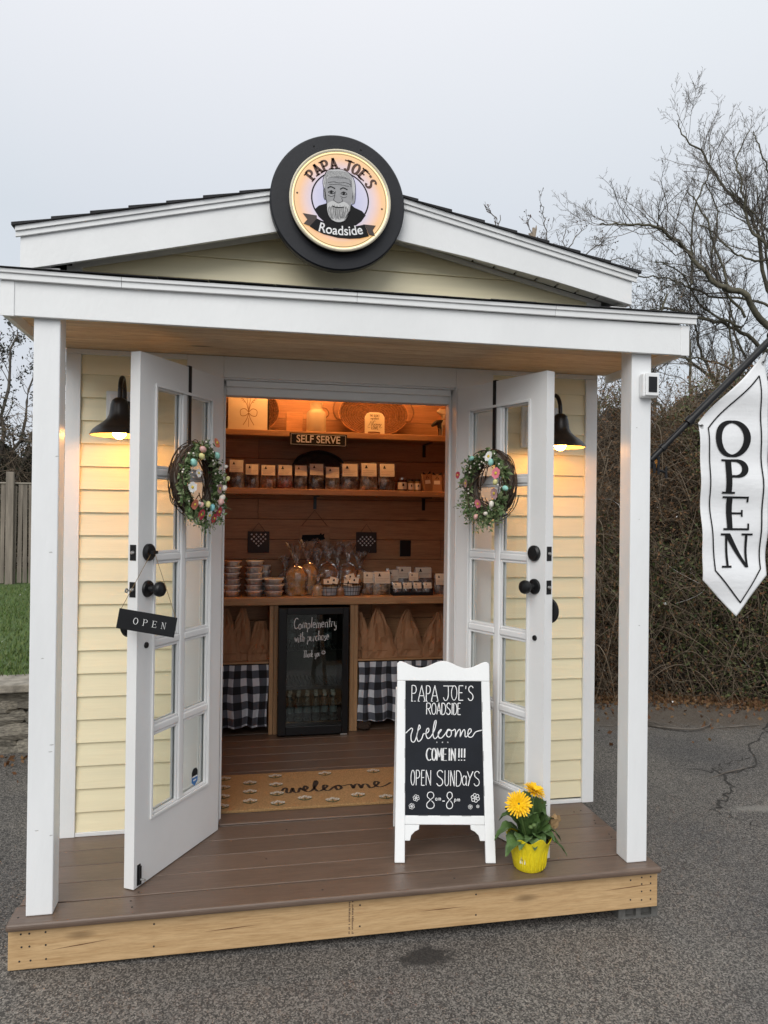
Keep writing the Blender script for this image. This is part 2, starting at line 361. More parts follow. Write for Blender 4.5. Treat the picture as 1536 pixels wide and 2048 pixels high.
# ------------------------------------------------------------------ stroke letters
def A(cx, cy, rx, ry, a0, a1, n=10): return [(cx+rx*math.cos(R(a0+(a1-a0)*i/n)), cy+ry*math.sin(R(a0+(a1-a0)*i/n))) for i in range(n+1)]
G = {
 'O': (.62, [A(.3, .5, .3, .5, 90, 450, 22)]), 'P': (.58, [[(.04, 0), (.04, 1)], [(.04, 1), (.28, 1)]+A(.28, .74, .27, .26, 90, -90)+[(.04, .48)]]),
 'A': (.62, [[(0, 0), (.3, 1), (.6, 0)], [(.1, .33), (.5, .33)]]), 'J': (.52, [[(.08, 1), (.55, 1)], [(.34, 1), (.34, .25)]+A(.17, .2, .17, .2, 0, -170, 8)]),
 'E': (.52, [[(.05, 0), (.05, 1)], [(.05, 1), (.48, 1)], [(.05, .52), (.40, .52)], [(.05, 0), (.5, 0)]]),
 'S': (.55, [cr([(.5, .86), (.38, .98), (.18, .98), (.04, .82), (.1, .63), (.28, .52), (.46, .38), (.5, .18), (.36, .02), (.15, .01), (0, .16)], 4)]),
 'R': (.58, [[(.04, 0), (.04, 1)], [(.04, 1), (.28, 1)]+A(.28, .75, .25, .25, 90, -90)+[(.04, .5)], [(.25, .5), (.55, 0)]]),
 'D': (.6, [[(.04, 0), (.04, 1)], [(.04, 1), (.22, 1)]+A(.22, .5, .34, .5, 90, -90, 14)+[(.04, 0)]]),
 'I': (.16, [[(.08, 0), (.08, 1)]]), 'C': (.56, [A(.32, .5, .31, .5, 50, 310, 16)]),
 'M': (.74, [[(.02, 0), (.08, 1), (.36, .3), (.64, 1), (.7, 0)]]), 'N': (.62, [[(.04, 0), (.04, 1), (.54, 0), (.54, 1)]]),
 'U': (.6, [[(.04, 1), (.04, .25)]+A(.29, .25, .25, .25, 180, 360)+[(.54, 1)]]), 'Y': (.6, [[(.0, 1), (.26, .5)], [(.56, 1), (.26, .5), (.1, 0)]]),
 'L': (.48, [[(.05, 1), (.05, 0), (.45, 0)]]), 'V': (.58, [[(0, 1), (.28, 0), (.56, 1)]]), 'T': (.56, [[(0, 1), (.54, 1)], [(.27, 1), (.27, 0)]]),
 'F': (.5, [[(.05, 0), (.05, 1), (.46, 1)], [(.05, .52), (.38, .52)]]), 'W': (.8, [[(0, 1), (.2, 0), (.4, .8), (.6, 0), (.78, 1)]]),
 'H': (.6, [[(.04, 0), (.04, 1)], [(.54, 0), (.54, 1)], [(.04, .5), (.54, .5)]]), 'G': (.6, [A(.32, .5, .31, .5, 50, 340, 16)+[(.36, .38)]]),
 "'": (.2, [[(.1, 1), (.08, .78)]]), '!': (.2, [[(.1, 1), (.1, .25)], [(.1, .08), (.1, .0)]]), '-': (.4, [[(.05, .45), (.35, .45)]]), ' ': (.35, []), '.': (.2, [[(.1, .06), (.1, 0)]]),
 '8': (.56, [cr([(.28, .53), (.06, .72), (.1, .93), (.28, 1), (.46, .93), (.5, .72), (.28, .53), (.03, .3), (.06, .08), (.28, 0), (.5, .08), (.53, .3)], 4, True)]),
 'o': (.42, [A(.19, .25, .19, .25, 90, 450, 14)]), 'c': (.38, [A(.2, .25, .19, .25, 50, 310, 10)]), 'e': (.42, [[(.02, .27), (.36, .27)]+A(.19, .25, .18, .25, 10, 310, 12)]),
 'm': (.64, [[(.03, 0), (.03, .5)], [(.03, .35)]+A(.16, .37, .13, .13, 180, 0, 6)+[(.29, 0)], [(.29, .35)]+A(.43, .37, .14, .13, 180, 0, 6)+[(.57, 0)]]),
 'n': (.42, [[(.04, 0), (.04, .5)], [(.04, .33)]+A(.2, .35, .16, .15, 180, 0, 6)+[(.36, 0)]]), 'r': (.3, [[(.04, 0), (.04, .5)], [(.04, .33)]+A(.18, .35, .14, .14, 180, 50, 5)]),
 'p': (.44, [[(.04, -.35), (.04, .5)], A(.21, .25, .17, .24, 180, -180, 12)]), 'l': (.14, [[(.06, 1), (.06, 0)]]), 't': (.3, [[(.14, .85), (.14, .05), (.25, 0)], [(0, .55), (.28, .55)]]),
 'y': (.42, [[(.03, .5), (.06, .15), (.18, .02), (.34, .12), (.36, .5)], [(.36, .5), (.34, -.25), (.2, -.35), (.05, -.25)]]), 'w': (.56, [[(0, .5), (.13, 0), (.26, .4), (.39, 0), (.52, .5)]]),
 'i': (.14, [[(.06, .5), (.06, 0)], [(.06, .72), (.06, .78)]]), 'h': (.44, [[(.04, 0), (.04, 1)], [(.04, .33)]+A(.2, .35, .16, .15, 180, 0, 6)+[(.36, 0)]]),
 'u': (.44, [[(.04, .5), (.05, .15)]+A(.2, .15, .15, .15, 180, 360, 6)+[(.36, .5), (.36, 0)]]), 'a': (.42, [A(.19, .25, .17, .25, 60, 420, 12), [(.36, .5), (.36, 0)]]),
 's': (.36, [cr([(.3, .42), (.16, .5), (.04, .4), (.16, .27), (.3, .14), (.18, 0), (.02, .07)], 3)]), 'k': (.4, [[(.04, 0), (.04, 1)], [(.33, .5), (.05, .22), (.36, 0)]]),
 'd': (.44, [A(.19, .25, .17, .25, 0, 360, 12), [(.36, 1), (.36, 0)]]), 'g': (.42, [A(.19, .25, .17, .24, 0, 360, 12), [(.36, .5), (.34, -.25), (.18, -.35), (.04, -.24)]]),
}
def textw(s, sx, gap=.12): return sum((G[c][0]+gap)*sx for c in s)-gap*sx
def write(mb, s, x, y, h, sx, wd, T, gap=.12, jit=0, contrast=None):
    """letters starting at (x,y), height h, horizontal scale sx*h"""
    for c in s:
        jx, jy = random.uniform(-jit, jit)*h, random.uniform(-jit, jit)*h
        for st in G[c][1]:
            ribbon(mb, [(x+jx+p[0]*h*sx, y+jy+p[1]*h*(1+jx)) for p in st], wd, T, contrast)
        x += (G[c][0]+gap)*h*sx
    return x
def serif_glyph(mb, c, x0, x1, y0, y1, wd, T, thin=.35, ser=None):
    """classic serif letter: thick and thin strokes, flat serifs"""
    W, H = x1-x0, y1-y0; ser = ser or wd*.38; hb = wd*.75
    def bar(xa, xb, ya, yb): flat(mb, [(xa, ya), (xb, ya), (xb, yb), (xa, yb)], T)
    if c == 'O':
        pts = A((x0+x1)/2, (y0+y1)/2, (W-wd*.8)/2, (H-wd*thin)/2, 0, 360, 44)[:-1]; ribbon(mb, pts, wd*1.05, T, thin, True)
    if c in 'PRE':
        bar(x0+W*.16, x0+W*.16+wd, y0, y1); bar(x0, x0+W*.16+wd+hb*.5, y1-ser, y1)
    if c == 'P':
        bar(x0, x0+W*.16+wd+hb*.7, y0, y0+ser)
        pts = [(x0+W*.16+wd, y1-ser/2)]+A(x0+W*.58, y1-H*.26, W*.36, H*.26-ser/2, 90, -90, 16)+[(x0+W*.16+wd, y1-H*.52+ser/2)]; ribbon(mb, pts, wd, T, thin)
    if c == 'E':
        bar(x0, x1, y0, y0+ser); bar(x0, x1-W*.06, y1-ser, y1); bar(x0+W*.16, x1-W*.22, y0+H*.5-ser/2, y0+H*.5+ser/2)
        bar(x1-ser, x1, y0, y0+H*.2); bar(x1-W*.06-ser, x1-W*.06, y1-H*.17, y1); bar(x1-W*.22-ser, x1-W*.22, y0+H*.40, y0+H*.6)
    if c == 'N':
        t = wd*.42; bar(x0+W*.14, x0+W*.14+t, y0, y1); bar(x1-W*.14-t, x1-W*.14, y0, y1)
        flat(mb, [(x0+W*.10, y1), (x0+W*.10+wd*1.15, y1), (x1-W*.14, y0), (x1-W*.14-wd*.55, y0)], T)
        bar(x0, x0+W*.3, y0, y0+ser); bar(x0, x0+W*.2, y1-ser, y1); bar(x1-W*.32, x1, y1-ser, y1)

# ================================================================== SETTING
GZ = lambda x: -0.177 - 0.021*x
def gsheet():
    mb = MB(); mb.add([(x, y, -0.177-0.021*max(-12, min(14, x))) for y in (-60, -8, 14, 400) for x in (-400, -12, 14, 400)],
        [(4*j+i, 4*j+i+1, 4*j+i+5, 4*j+i+4) for j in range(3) for i in range(3)])
    return mb
tag(obj('ground', gsheet(), ASPH), kind='structure')
# raised lawn behind the stone wall
lw = MB()
nx, ny = 24, 30; xs = [-16+19.0*i/nx for i in range(nx+1)]; ys = [2.72+22*j/ny for j in range(ny+1)]
hz = lambda x, y: .275 + .03*math.sin(x*1.3+y*.4) + .02*math.sin(y*1.1) + .008*(y-2.7)
lw.add([(x, y, hz(x, y)) for y in ys for x in xs], [(j*(nx+1)+i, j*(nx+1)+i+1, (j+1)*(nx+1)+i+1, (j+1)*(nx+1)+i) for j in range(ny) for i in range(nx)])
lw.add([(3.0, 2.72, hz(3, 2.72)), (3.6, 2.72, -.26), (3.6, 24.7, -.26), (3.0, 24.7, hz(3, 24.7))], [(0, 1, 2, 3)])
lawn = obj('lawn', lw, LAWN, smooth=True); tag(lawn, kind='structure')
C = np.column_stack([rng.uniform(-9, 3, 70000), 2.75+rng.beta(1, 1.6, 70000)*6.6, np.zeros(70000)])
C[:, 2] = [hz(a, b) for a, b in C[:, :2]]
a_ = rng.uniform(0, 2*PI, len(C)); h_ = rng.uniform(.02, .05, len(C)); dx = np.column_stack([np.cos(a_), np.sin(a_), 0*a_])*.006; tip = np.column_stack([rng.normal(0, .015, len(C)), rng.normal(0, .015, len(C)), h_])
V = np.stack([C-dx, C+dx, C+tip], 1).reshape(-1, 3)
GRASSM = island('grass_blades', [(.07, .13, .025), (.11, .20, .045), (.16, .25, .07), (.14, .17, .06)], .7)
tag(link(bpy.data.objects.new('grass', fastmesh('grass', V, np.arange(len(V)).reshape(-1, 3), GRASSM, 3))), 'short green lawn grass above the stone wall', 'grass', kind='stuff')

# cracks, fallen leaves and twigs on the asphalt
TAR = plain('crack_fill', (.034, .031, .028), .9, rnd=0)
ck = MB(); gT = lambda u, v: (u, v, GZ(u)+.004)
def crack(pts, w0):
    P = cr([(x, y, 0) for x, y in pts], 7); Q = [(p[0]+random.uniform(-.022, .022), p[1]+random.uniform(-.03, .03)) for p in P]
    for i in range(len(Q)-1): ribbon(ck, [Q[i], Q[i+1]], w0*random.uniform(.35, 1.3), gT)
crack([(5.30, 2.86), (4.95, 2.50), (4.55, 2.15), (4.30, 1.78), (4.0, 1.62)], .015); crack([(3.95, 1.72), (3.85, 1.42), (3.70, 1.25), (3.52, 1.08)], .015)
crack([(4.35, 1.92), (4.05, 1.80), (3.92, 1.66), (3.72, 1.74)], .007); crack([(3.45, 1.06), (3.52, .96), (3.56, .86)], .007)
tag(obj('asphalt_crack', ck, TAR, fix=False), kind='structure')
tw = thing('fallen_twig', 'curved dark twig lying on the asphalt before the brambles', 'twig', (4.35, 2.62, GZ(4.35)+.012))
L_ = [(cr([(-.30, .10, 0), (-.18, -.02, .01), (0, -.08, .01), (.18, .0, .015), (.26, .12, .03), (.24, .24, .05)], 5), .008)]
tb = MB(); tb.tube(L_[0][0], [.009*(1-.4*i/26) for i in range(len(L_[0][0]))], 5); obj('stem', tb, BARK, tw)
tb = MB()
for k in range(9):
    x = -.32+.03*k; tb.tube([(x, .08-.02*k, .01), (x-.05, .16-.02*k+random.uniform(-.02, .04), .02), (x-.09, .2-.02*k, .03)], .003, 4)
tag(obj('twiglets', tb, BARK, tw), kind='stuff')
tb = MB()
for (x, y, a, l) in ((4.75, 2.62, .1, .28), (3.98, 1.62, .35, .2), (3.9, 2.75, 0, .25)):
    o = tag(obj('fallen_stick', MB().tube([(-l, 0, .006), (0, .01, .008), (l, .0, .006)], [.004, .006, .003], 5), BARK, loc=(x, y, GZ(x)), rot=(0, 0, a)), {.28: 'thin brown stick lying right of the curved twig', .2: 'short stick lying alone in the middle of the asphalt', .25: 'thin stick lying beside the white porch post'}[l], 'stick', 'sticks on the asphalt')
n = 1500; X = np.concatenate([rng.uniform(3.2, 9, n), rng.uniform(-4, 0, 200)]); Y = np.concatenate([2.9-.32*(X[:n]-4.5)*.6+.75-np.abs(rng.exponential(.28, n)), 2.4-np.abs(rng.exponential(.25, 200))])
Cc = np.column_stack([X, Y, [GZ(x)+.012 for x in X]])
tag(link(bpy.data.objects.new('leaf_litter', leaves('leaf_litter', Cc, .022, LEAFB, .6))), 'brown dead leaves strewn on the asphalt edge', 'leaves', kind='stuff')

# ================================================================== SHED
WX0, WX1, WY = .022, 2.532, .702      # front wall
BY = 2.47                              # outside of the back wall
shed = thing('shed', 'small cream clapboard farm stand shed with white trim, porch and open double doors', 'shed', (0, 0, 0))
def P(name, mb, mat, **k): return obj(name, mb, mat, shed, **k)
def bx(*a): return MB().box(*a)
# deck and floor
for i in range(5):
    y0 = .1405*i; P('deck_board', bx(0 if i == 0 else .012, 2.4848 if i == 0 else 2.473, y0, min(y0+.1365, WY-.002), -.026, 0), DECK, bev=.010 if i == 0 else .003, seg=3)
for i in range(12):
    y0 = .705+.141*i; P('floor_board', bx(.07, 2.485, y0, y0+.138, -.026, .0), DECK, bev=.002)
P('rim_board', bx(.003, 2.4815, .030, .068, -.1725, -.0275), PINE, bev=.003)
for x in (.003, 2.4435): P('rim_board', bx(x, x+.038, .0695, BY-.03, -.1725, -.0275), wood('pine_side', (.55, .38, .18), (.38, .24, .1), 'y') if x < 1 else MATS['pine_side'], bev=.003)
sk = MB(); sk.box(.3, .39, .08, BY-.05, -.165, -.03); sk.box(2.1, 2.19, .08, BY-.05, -.165, -.03); P('floor_joists', sk, GAP)
nl = MB()
for x in (.045, .075, .125):
    for z in (-.048, -.093, -.142): nl.lathe([(.0001, 0), (.0035, 0), (.0035, .003)], 8, (x+random.uniform(-.006, .006), .0290, z), 'y')
for x in (.49, 1.70, 1.24, 2.36):
    for z in (-.055, -.135): nl.lathe([(.0001, 0), (.0035, 0), (.0035, .003)], 8, (x, .0290, z), 'y')
for x in (2.41, 2.45):
    for z in (-.048, -.075, -.105, -.14): nl.lathe([(.0001, 0), (.0035, 0), (.0035, .003)], 8, (x, .0290, z), 'y')
tag(P('nail_heads', nl, TAR, fix=False), kind='stuff')
# splits and the faint mill stamp on the rim board
rT = lambda u, v: (u, .0293, v); SPLIT = plain('split', (.16, .08, .035), .9)
for (x0, x1, z0, z1) in ((.14, .34, -.112, -.094), (1.46, 1.66, -.100, -.098), (2.24, 2.48, -.088, -.078), (.66, .86, -.100, -.092)):
    sp = MB(); flat(sp, [(x0, z0), ((x0+x1)/2, (z0+z1)/2-.0022), (x1, z1), ((x0+x1)/2, (z0+z1)/2+.0018)], rT); P('wood_split', sp, SPLIT, fix=False)
sp = MB()
for k in range(2):
    z = -.160
    while z < -.035:
        h = random.uniform(.003, .007); x = 1.197+.012*k
        if random.random() < .8:
            flat(sp, [(x, z), (x+random.uniform(.003, .008), z), (x+random.uniform(.003, .008), z+h*.6), (x, z+h*.7)], rT)
        z += h
P('mill_stamp', sp, plain('stamp_ink', (.11, .07, .045), .9), fix=False)
scw = MB()
for (x, y) in ((.03, .05), (.40, .10), (.42, .16), (.41, .055), (1.62, .06), (1.98, .05), (2.44, .06), (2.42, .30), (2.425, .33), (2.42, .45), (2.43, .48), (2.38, .59), (2.42, .6), (1.1, .06), (.9, .35), (1.0, .62)):
    scw.lathe([(.0001, 0), (.004, 0), (.004, -.003)], 8, (x, y, .0008))
tag(P('deck_screws', scw, TAR, fix=False), kind='stuff')
# posts
for x, y in ((.0535, .051), (2.360, .059)): P('post', bx(x, x+.089, y, y+.089, .0005, 2.16), POST if 'POST' in globals() else WHITE_GLOSS, bev=.004, seg=3)
SCF = plain('paint_scuff', (.50, .50, .49), .8)
for (x, z, a) in ((.098, .905, .1), (.132, .60, .8), (.128, .575, .2), (.12, 1.28, .4), (.135, 1.62, 1.2), (.085, .30, .1), (.134, .28, .3)):
    m = MB(); n_ = 7; m.add([(x+.007*math.cos(2*PI*k/n_)*random.uniform(.4, 1.3), .0506, z+.0022*math.sin(2*PI*k/n_)*random.uniform(.5, 1.5)) for k in range(n_)], [tuple(range(n_))]); P('paint_chip', m, SCF, fix=False)
for (x, z) in ((2.385, 1.80), (2.40, 1.42), (2.405, .98)):
    m = MB(); n_ = 7; m.add([(x+.004*math.cos(2*PI*k/n_)*random.uniform(.4, 1.3), .0586, z+.002*math.sin(2*PI*k/n_)) for k in range(n_)], [tuple(range(n_))]); P('paint_chip', m, SCF, fix=False)
# porch fascia with drip trim
P('fascia_board', bx(-.0463, 2.596, .028, .047, 2.104, 2.228), WHITE, bev=.002)
P('corner_cap', bx(-.050, -.004, .0245, .0278, 2.102, 2.224), WHITE, bev=.001)
P('corner_cap', bx(2.562, 2.600, .0245, .0278, 2.102, 2.226), WHITE, bev=.001)
for x in (-.0463, 2.577): P('side_fascia', MB().prism([(.0475, 2.104), (.70, 2.104), (.70, 2.295), (.0475, 2.228)], x, x+.019, 'x'), WHITE, bev=.002)
dt = [(-.085, 2.225, 2.262), (.353, 2.2225, 2.258), (1.2, 2.228, 2.262), (2.0, 2.228, 2.266), (2.625, 2.232, 2.270)]
for i in range(4):
    (a, z0, z1), (b, z2, z3) = dt[i], dt[i+1]
    m = MB(); m.add([(a, .012, z0), (b-.001, .012, z2), (b-.001, .012, z3), (a, .012, z1), (a, .026, z0+.0), (b-.001, .026, z2), (b-.001, .026, z3), (a, .026, z1)], [(0, 1, 2, 3), (7, 6, 5, 4), (0, 4, 5, 1), (1, 5, 6, 2), (2, 6, 7, 3), (3, 7, 4, 0)])
    m.add([(a, .005, (z0+z1)/2+.004), (b-.001, .005, (z2+z3)/2+.004), (b-.001, .005, z3), (a, .005, z1), (a, .0118, (z0+z1)/2+.004), (b-.001, .0118, (z2+z3)/2+.004), (b-.001, .0118, z3), (a, .0118, z1)], [(0, 1, 2, 3), (7, 6, 5, 4), (0, 4, 5, 1), (1, 5, 6, 2), (2, 6, 7, 3), (3, 7, 4, 0)])
    P('drip_trim', m, WHITE, bev=.0015)
# porch ceiling of pine boards
for i in range(8): P('ceiling_board', bx(-.026, 2.576, .049+.0817*i, .049+.0817*i+.0785, 2.141, 2.155), CEIL, bev=.003)
# porch roof: deck slab and courses of shingle tabs
sl = .075
pr = MB(); pr.prism([(.03, 2.252), (.70, 2.252+.67*sl), (.70, 2.2615+.67*sl), (.03, 2.2605)], -.075, 2.615, 'x'); P('porch_roof_deck', pr, GAP)
for c in range(4):
    x = -.095; y0 = -.004+.185*c
    while x < 2.62:
        wd = random.uniform(.17, .33); x1 = min(x+wd, 2.635); z = 2.2620+.0085*max(0, x)/2.6+(y0+.006)*sl+random.uniform(0, .0015); t = random.uniform(.0018, .0035)
        y1 = min(y0+.2, .699)
        P('shingle', MB().prism([(y0, z), (y1, z+(y1-y0)*sl), (y1, z+(y1-y0)*sl+t), (y0, z+t)], x, x1-.0008, 'x'), ROOF); x = x1
        if x > 2.6: break
# front wall core with the door opening
core = MB(); core.box(.045, .62, .712, .79, .002, 2.36); core.box(1.87, 2.51, .712, .79, .002, 2.36); core.box(.62, 1.87, .712, .79, 2.06, 2.36); P('wall_core', core, GAP)
PI_ = .1013
SBM = {}
def board(name, x0, x1, z, parent=None, mat=SIDING, h=PI_):
    """one lapped clapboard on the front wall"""
    key = (round(x1-x0, 3), round(h, 3))
    if key not in SBM:
        m = MB(); L = x1-x0
        pr_ = [(-.013, 0), (0, 0), (0, h), (-.0025, h), (-.013, .0015)]
        m.prism([(y, zz) for y, zz in pr_], 0, L, 'x'); me = m.mesh('siding_board', mat)
        bm = bmesh.new(); bm.from_mesh(me); bmesh.ops.recalc_face_normals(bm, faces=bm.faces); bm.to_mesh(me); bm.free(); SBM[key] = me
    o = link(bpy.data.objects.new('siding_board', SBM[key]), shed); o.location = (x0, .712, z); return o
for k in range(21):
    z = .005+PI_*k
    if k == 0: z = .0195
    board('siding_board', .0845, .5345, z, h=PI_ if k else PI_-.0145); board('siding_board', 1.9815, 2.4695, z+.008, h=PI_ if k else PI_-.0145)
# side and back walls: shared boards
for side in (0, 1):
    m = MB(); m.prism([(-.013, 0), (0, 0), (0, PI_), (-.0025, PI_), (-.013, .0015)], 0, BY-WY-.06, 'x'); me = m.mesh('siding_board', SIDING)
    for k in range(24):
        o = link(bpy.data.objects.new('siding_board', me), shed)
        o.location = (.045, BY-.03, .0195+PI_*k) if side == 0 else (2.512, WY+.03, .0195+PI_*k); o.rotation_euler = (0, 0, -PI/2 if side == 0 else PI/2)
sw = MB(); sw.box(.046, .066, .795, BY, .002, 2.42); sw.box(2.488, 2.511, .795, BY, .002, 2.42); sw.box(.046, 2.511, BY-.03, BY, .002, 2.42); P('wall_sheathing', sw, GAP)
m = MB(); m.prism([(-.013, 0), (0, 0), (0, PI_), (-.0025, PI_), (-.013, .0015)], 0, 2.45, 'x'); me = m.mesh('siding_board', SIDING)
for k in range(27):
    o = link(bpy.data.objects.new('siding_board', me), shed); o.location = (2.5, BY, .0195+PI_*k); o.rotation_euler = (0, 0, PI)
    if k > 23: o.scale = (1-.22*(k-23), 1, 1); o.location.x = 2.5-1.225*.22*(k-23)
# white corner boards, base strip, frieze and door casing
for x in (WX0, 2.470): P('corner_board', bx(x, x+.0620, .690, .7115, .0005, 2.118), WHITE, bev=.002)
for x in (WX0-.001, 2.512): P('corner_board', bx(x, x+.0215, .712, .762, .0005, 2.40), WHITE, bev=.002)
P('corner_board', bx(WX0-.002, .084, .688, .7118, 2.155, 2.500), WHITE, bev=.002); P('corner_board', bx(2.470, 2.5345, .688, .7118, 2.155, 2.508), WHITE, bev=.002)
for x0, x1 in ((.0845, .5345), (1.9815, 2.4695)): P('base_trim', bx(x0, x1, .693, .7118, .0008, .0185), WHITE, bev=.002)
P('frieze_trim', bx(WX0, .5345, .688, .7118, 2.1185, 2.1395), WHITE, bev=.002); P('frieze_trim', bx(1.9815, 2.532, .688, .7118, 2.1185, 2.1395), WHITE, bev=.002)
P('door_casing', bx(.535, .696, .686, .7118, .0008, 2.139), DOORW, bev=.002); P('door_casing', bx(1.795, 1.981, .686, .7118, .0008, 2.139), DOORW, bev=.002)
P('head_casing', bx(.6965, 1.7945, .686, .7118, 2.045, 2.139), DOORW, bev=.002)
P('door_jamb', bx(.666, .6965, .712, .835, .0008, 2.06), DOORW, bev=.001); P('door_jamb', bx(1.7945, 1.825, .712, .835, .0008, 2.06), DOORW, bev=.001)
P('head_jamb', bx(.697, 1.794, .712, .835, 2.040, 2.06), DOORW, bev=.001)
P('door_stop', bx(.697, .706, .765, .830, .0008, 2.04), DOORW, bev=.002); P('door_stop', bx(1.782, 1.794, .765, .830, .0008, 2.04), DOORW, bev=.002)
P('door_stop', bx(.707, 1.781, .735, .764, 2.012, 2.039), DOORW, bev=.002); P('door_stop', bx(.707, 1.781, .765, .830, 1.975, 2.039), DOORW, bev=.002)
P('threshold', bx(.698, 1.793, .703, .80, .0008, .010), DECK, bev=.004)

# main roof: different ends as in the photograph
PKX, PKZ = 1.225, 2.923; LX, LZ, RX, RZ = -.147, 2.598, 2.656, 2.612; RY = .55
ls, rs = (PKZ-LZ)/(PKX-LX), (PKZ-RZ)/(RX-PKX)
def roofz(x): return PKZ-ls*(PKX-x) if x < PKX else PKZ-rs*(x-PKX)
def quadprism(x0, x1, d0, d1, y0, y1): return MB().prism([(x0, roofz(x0)+d0), (x1, roofz(x1)+d0), (x1, roofz(x1)+d1), (x0, roofz(x0)+d1)], y0, y1)
for lo_, x0, x1 in (([(LX+.016, -.178), (.4, -.180), (PKX-.0005, -.177)], LX+.016, PKX-.0005), ([(PKX+.0005, -.196), (1.489, -.188), (1.81, -.167), (2.217, -.154), (RX-.02, -.154)], PKX+.0005, RX-.02)):
    P('rake_board', MB().prism([(x, roofz(x)+b) for x, b in lo_]+[(x1, roofz(x1)-.03), (x0, roofz(x0)-.03)], RY, RY+.019), WHITE, bev=.002)
for x0, x1 in ((LX, PKX-.0005), (PKX+.0005, RX)):
    P('drip_trim', quadprism(x0, x1, -.042, 0, RY-.012, RY-.001), WHITE, bev=.0015); P('drip_trim', quadprism(x0, x1, -.020, .001, RY-.020, RY-.0125), WHITE, bev=.001)
for x0, x1 in ((LX+.02, PKX), (PKX, RX-.02)): P('roof_deck', quadprism(x0, x1, -.022, -.001, RY+.02, BY+.1), GAP)
for side in (-1, 1):
    n = 9
    for i in range(n):
        a0 = (PKX-LX)*i/n if side < 0 else (RX-PKX)*i/n; a1 = ((PKX-LX) if side < 0 else (RX-PKX))*(i+1)/n
        xa, xb = (PKX-a1-.012, PKX-a0-.0005) if side < 0 else (PKX+a0+.0005, PKX+a1+.012)
        t0, t1 = (.013, .003) if side < 0 else (.003, .013)
        P('shingle', MB().prism([(xa, roofz(xa)+.0015), (xb, roofz(xb)+.0015), (xb, roofz(xb)+.0015+t1), (xa, roofz(xa)+.0015+t0)], RY-.028-random.uniform(0, .006), BY+.12), ROOF)
# eaves left and right
for x0, x1, s in ((LX+.016, LX+.035, 1), (RX-.039, RX-.020, -1)): P('eave_fascia', bx(x0, x1, RY+.0195, BY+.1, roofz(x0)-(.177 if s > 0 else .156), min(roofz(x0), roofz(x1))-.024), WHITE, bev=.002)
P('eave_soffit', bx(LX+.0355, .020, RY+.0195, BY, 2.437, 2.447), SOFFIT); P('eave_soffit', bx(2.534, RX-.0395, RY+.0195, BY, 2.445, 2.455), SOFFIT)
# gable siding and soffit panels
k = 0; z = 2.385
while z < PKZ-.135:
    z1 = z+.1013; top = lambda zz: (PKX-(PKZ-.115-zz)/ls, PKX+(PKZ-.115-zz)/rs)
    a0, b0 = top(z); a1, b1 = top(min(z1, PKZ-.116)); a0, b0 = max(a0, .03), min(b0, 2.52); a1, b1 = max(a1, .03), min(b1, 2.52)
    m = MB(); y0, y1 = .699, .7085
    m.add([(a0, y0, z), (b0, y0, z), (b0, .712, z), (a0, .712, z), (a1, y1, z1), (b1, y1, z1), (b1, .712, z1), (a1, .712, z1)], [(0, 1, 5, 4), (3, 2, 1, 0), (1, 2, 6, 5), (2, 3, 7, 6), (3, 0, 4, 7), (4, 5, 6, 7)])
    P('siding_board', m, SIDING, bev=.002); z = z1
m = MB(); m.add([(.05, .713, 2.36), (2.5, .713, 2.36), (2.5, .713, roofz(2.5)-.05), (PKX, .713, PKZ-.05), (.05, .713, roofz(.05)-.05)], [(0, 1, 2, 3, 4)]); m.add([(.05, BY, 2.4), (2.5, BY, 2.4), (2.5, BY, roofz(2.5)-.05), (PKX, BY, PKZ-.05), (.05, BY, roofz(.05)-.05)], [(4, 3, 2, 1, 0)]); P('gable_sheathing', m, GAP)
for x0, x1 in ((LX+.04, PKX), (PKX, RX-.04)): P('soffit_backing', quadprism(x0, x1, -.112, -.108, RY+.0195, .711), GAP)
for side in (-1, 1):
    L = PKX-LX-.037 if side < 0 else RX-PKX-.042; n = 13; st = L/n
    for i in range(n):
        xa = PKX-(i+1)*st if side < 0 else PKX+i*st; P('soffit_panel', quadprism(xa+.005, xa+st-.005, *((-.133, -.122) if side < 0 else (-.126, -.115)), RY+.02, .684), SOFFIT, bev=.003)
    P('soffit_trim', quadprism(*( (LX+.19, PKX-.001) if side < 0 else (PKX+.001, 2.545)), *((-.157, -.134) if side < 0 else (-.150, -.127)), .686, .699), SOFFIT, bev=.002)
P('soffit_panel', bx(2.534, RX-.04, RY+.0195, RY+.15, 2.436, 2.444), SOFFIT, bev=.002)

# interior planks
for k in range(17):
    z = .002+.139*k; cut = random.choice((.9, 1.3, 1.7, 2.2)) if k % 3 else 2.485
    for x0, x1 in ((.07, cut), (cut+.002, 2.485)):
        if x1-x0 > .05: P('wall_plank', bx(x0, x1, 2.402, 2.420, z, z+.1365), PLANK, bev=.003)
me = bx(0, .018, 0, 1.60, 0, .1365).mesh('wall_plank', MATS.get('pine_wall')); 
for k in range(17):
    for x in (.068, 2.468):
        o = link(bpy.data.objects.new('wall_plank', me), shed); o.location = (x, .80, .002+.139*k)
iw = MB(); iw.box(.09, .664, .7935, .80, .003, 2.36); iw.box(1.827, 2.465, .7935, .80, .003, 2.36); iw.box(.664, 1.827, .7935, .80, 2.0605, 2.36); P('inner_wall_panel', iw, PLANK)
for k in range(9): P('ceiling_plank', bx(.07, 2.485, .795+.18*k, .795+.18*k+.177, 2.366, 2.38), PLANK)
for zz in (1.935, 1.553): P('shelf', bx(.09, 2.465, 2.131, 2.4015, zz, zz+.040), SHELFW, bev=.004)
P('counter', bx(.09, 2.465, 2.05, 2.4015, .838, .889), SHELFW, bev=.005)
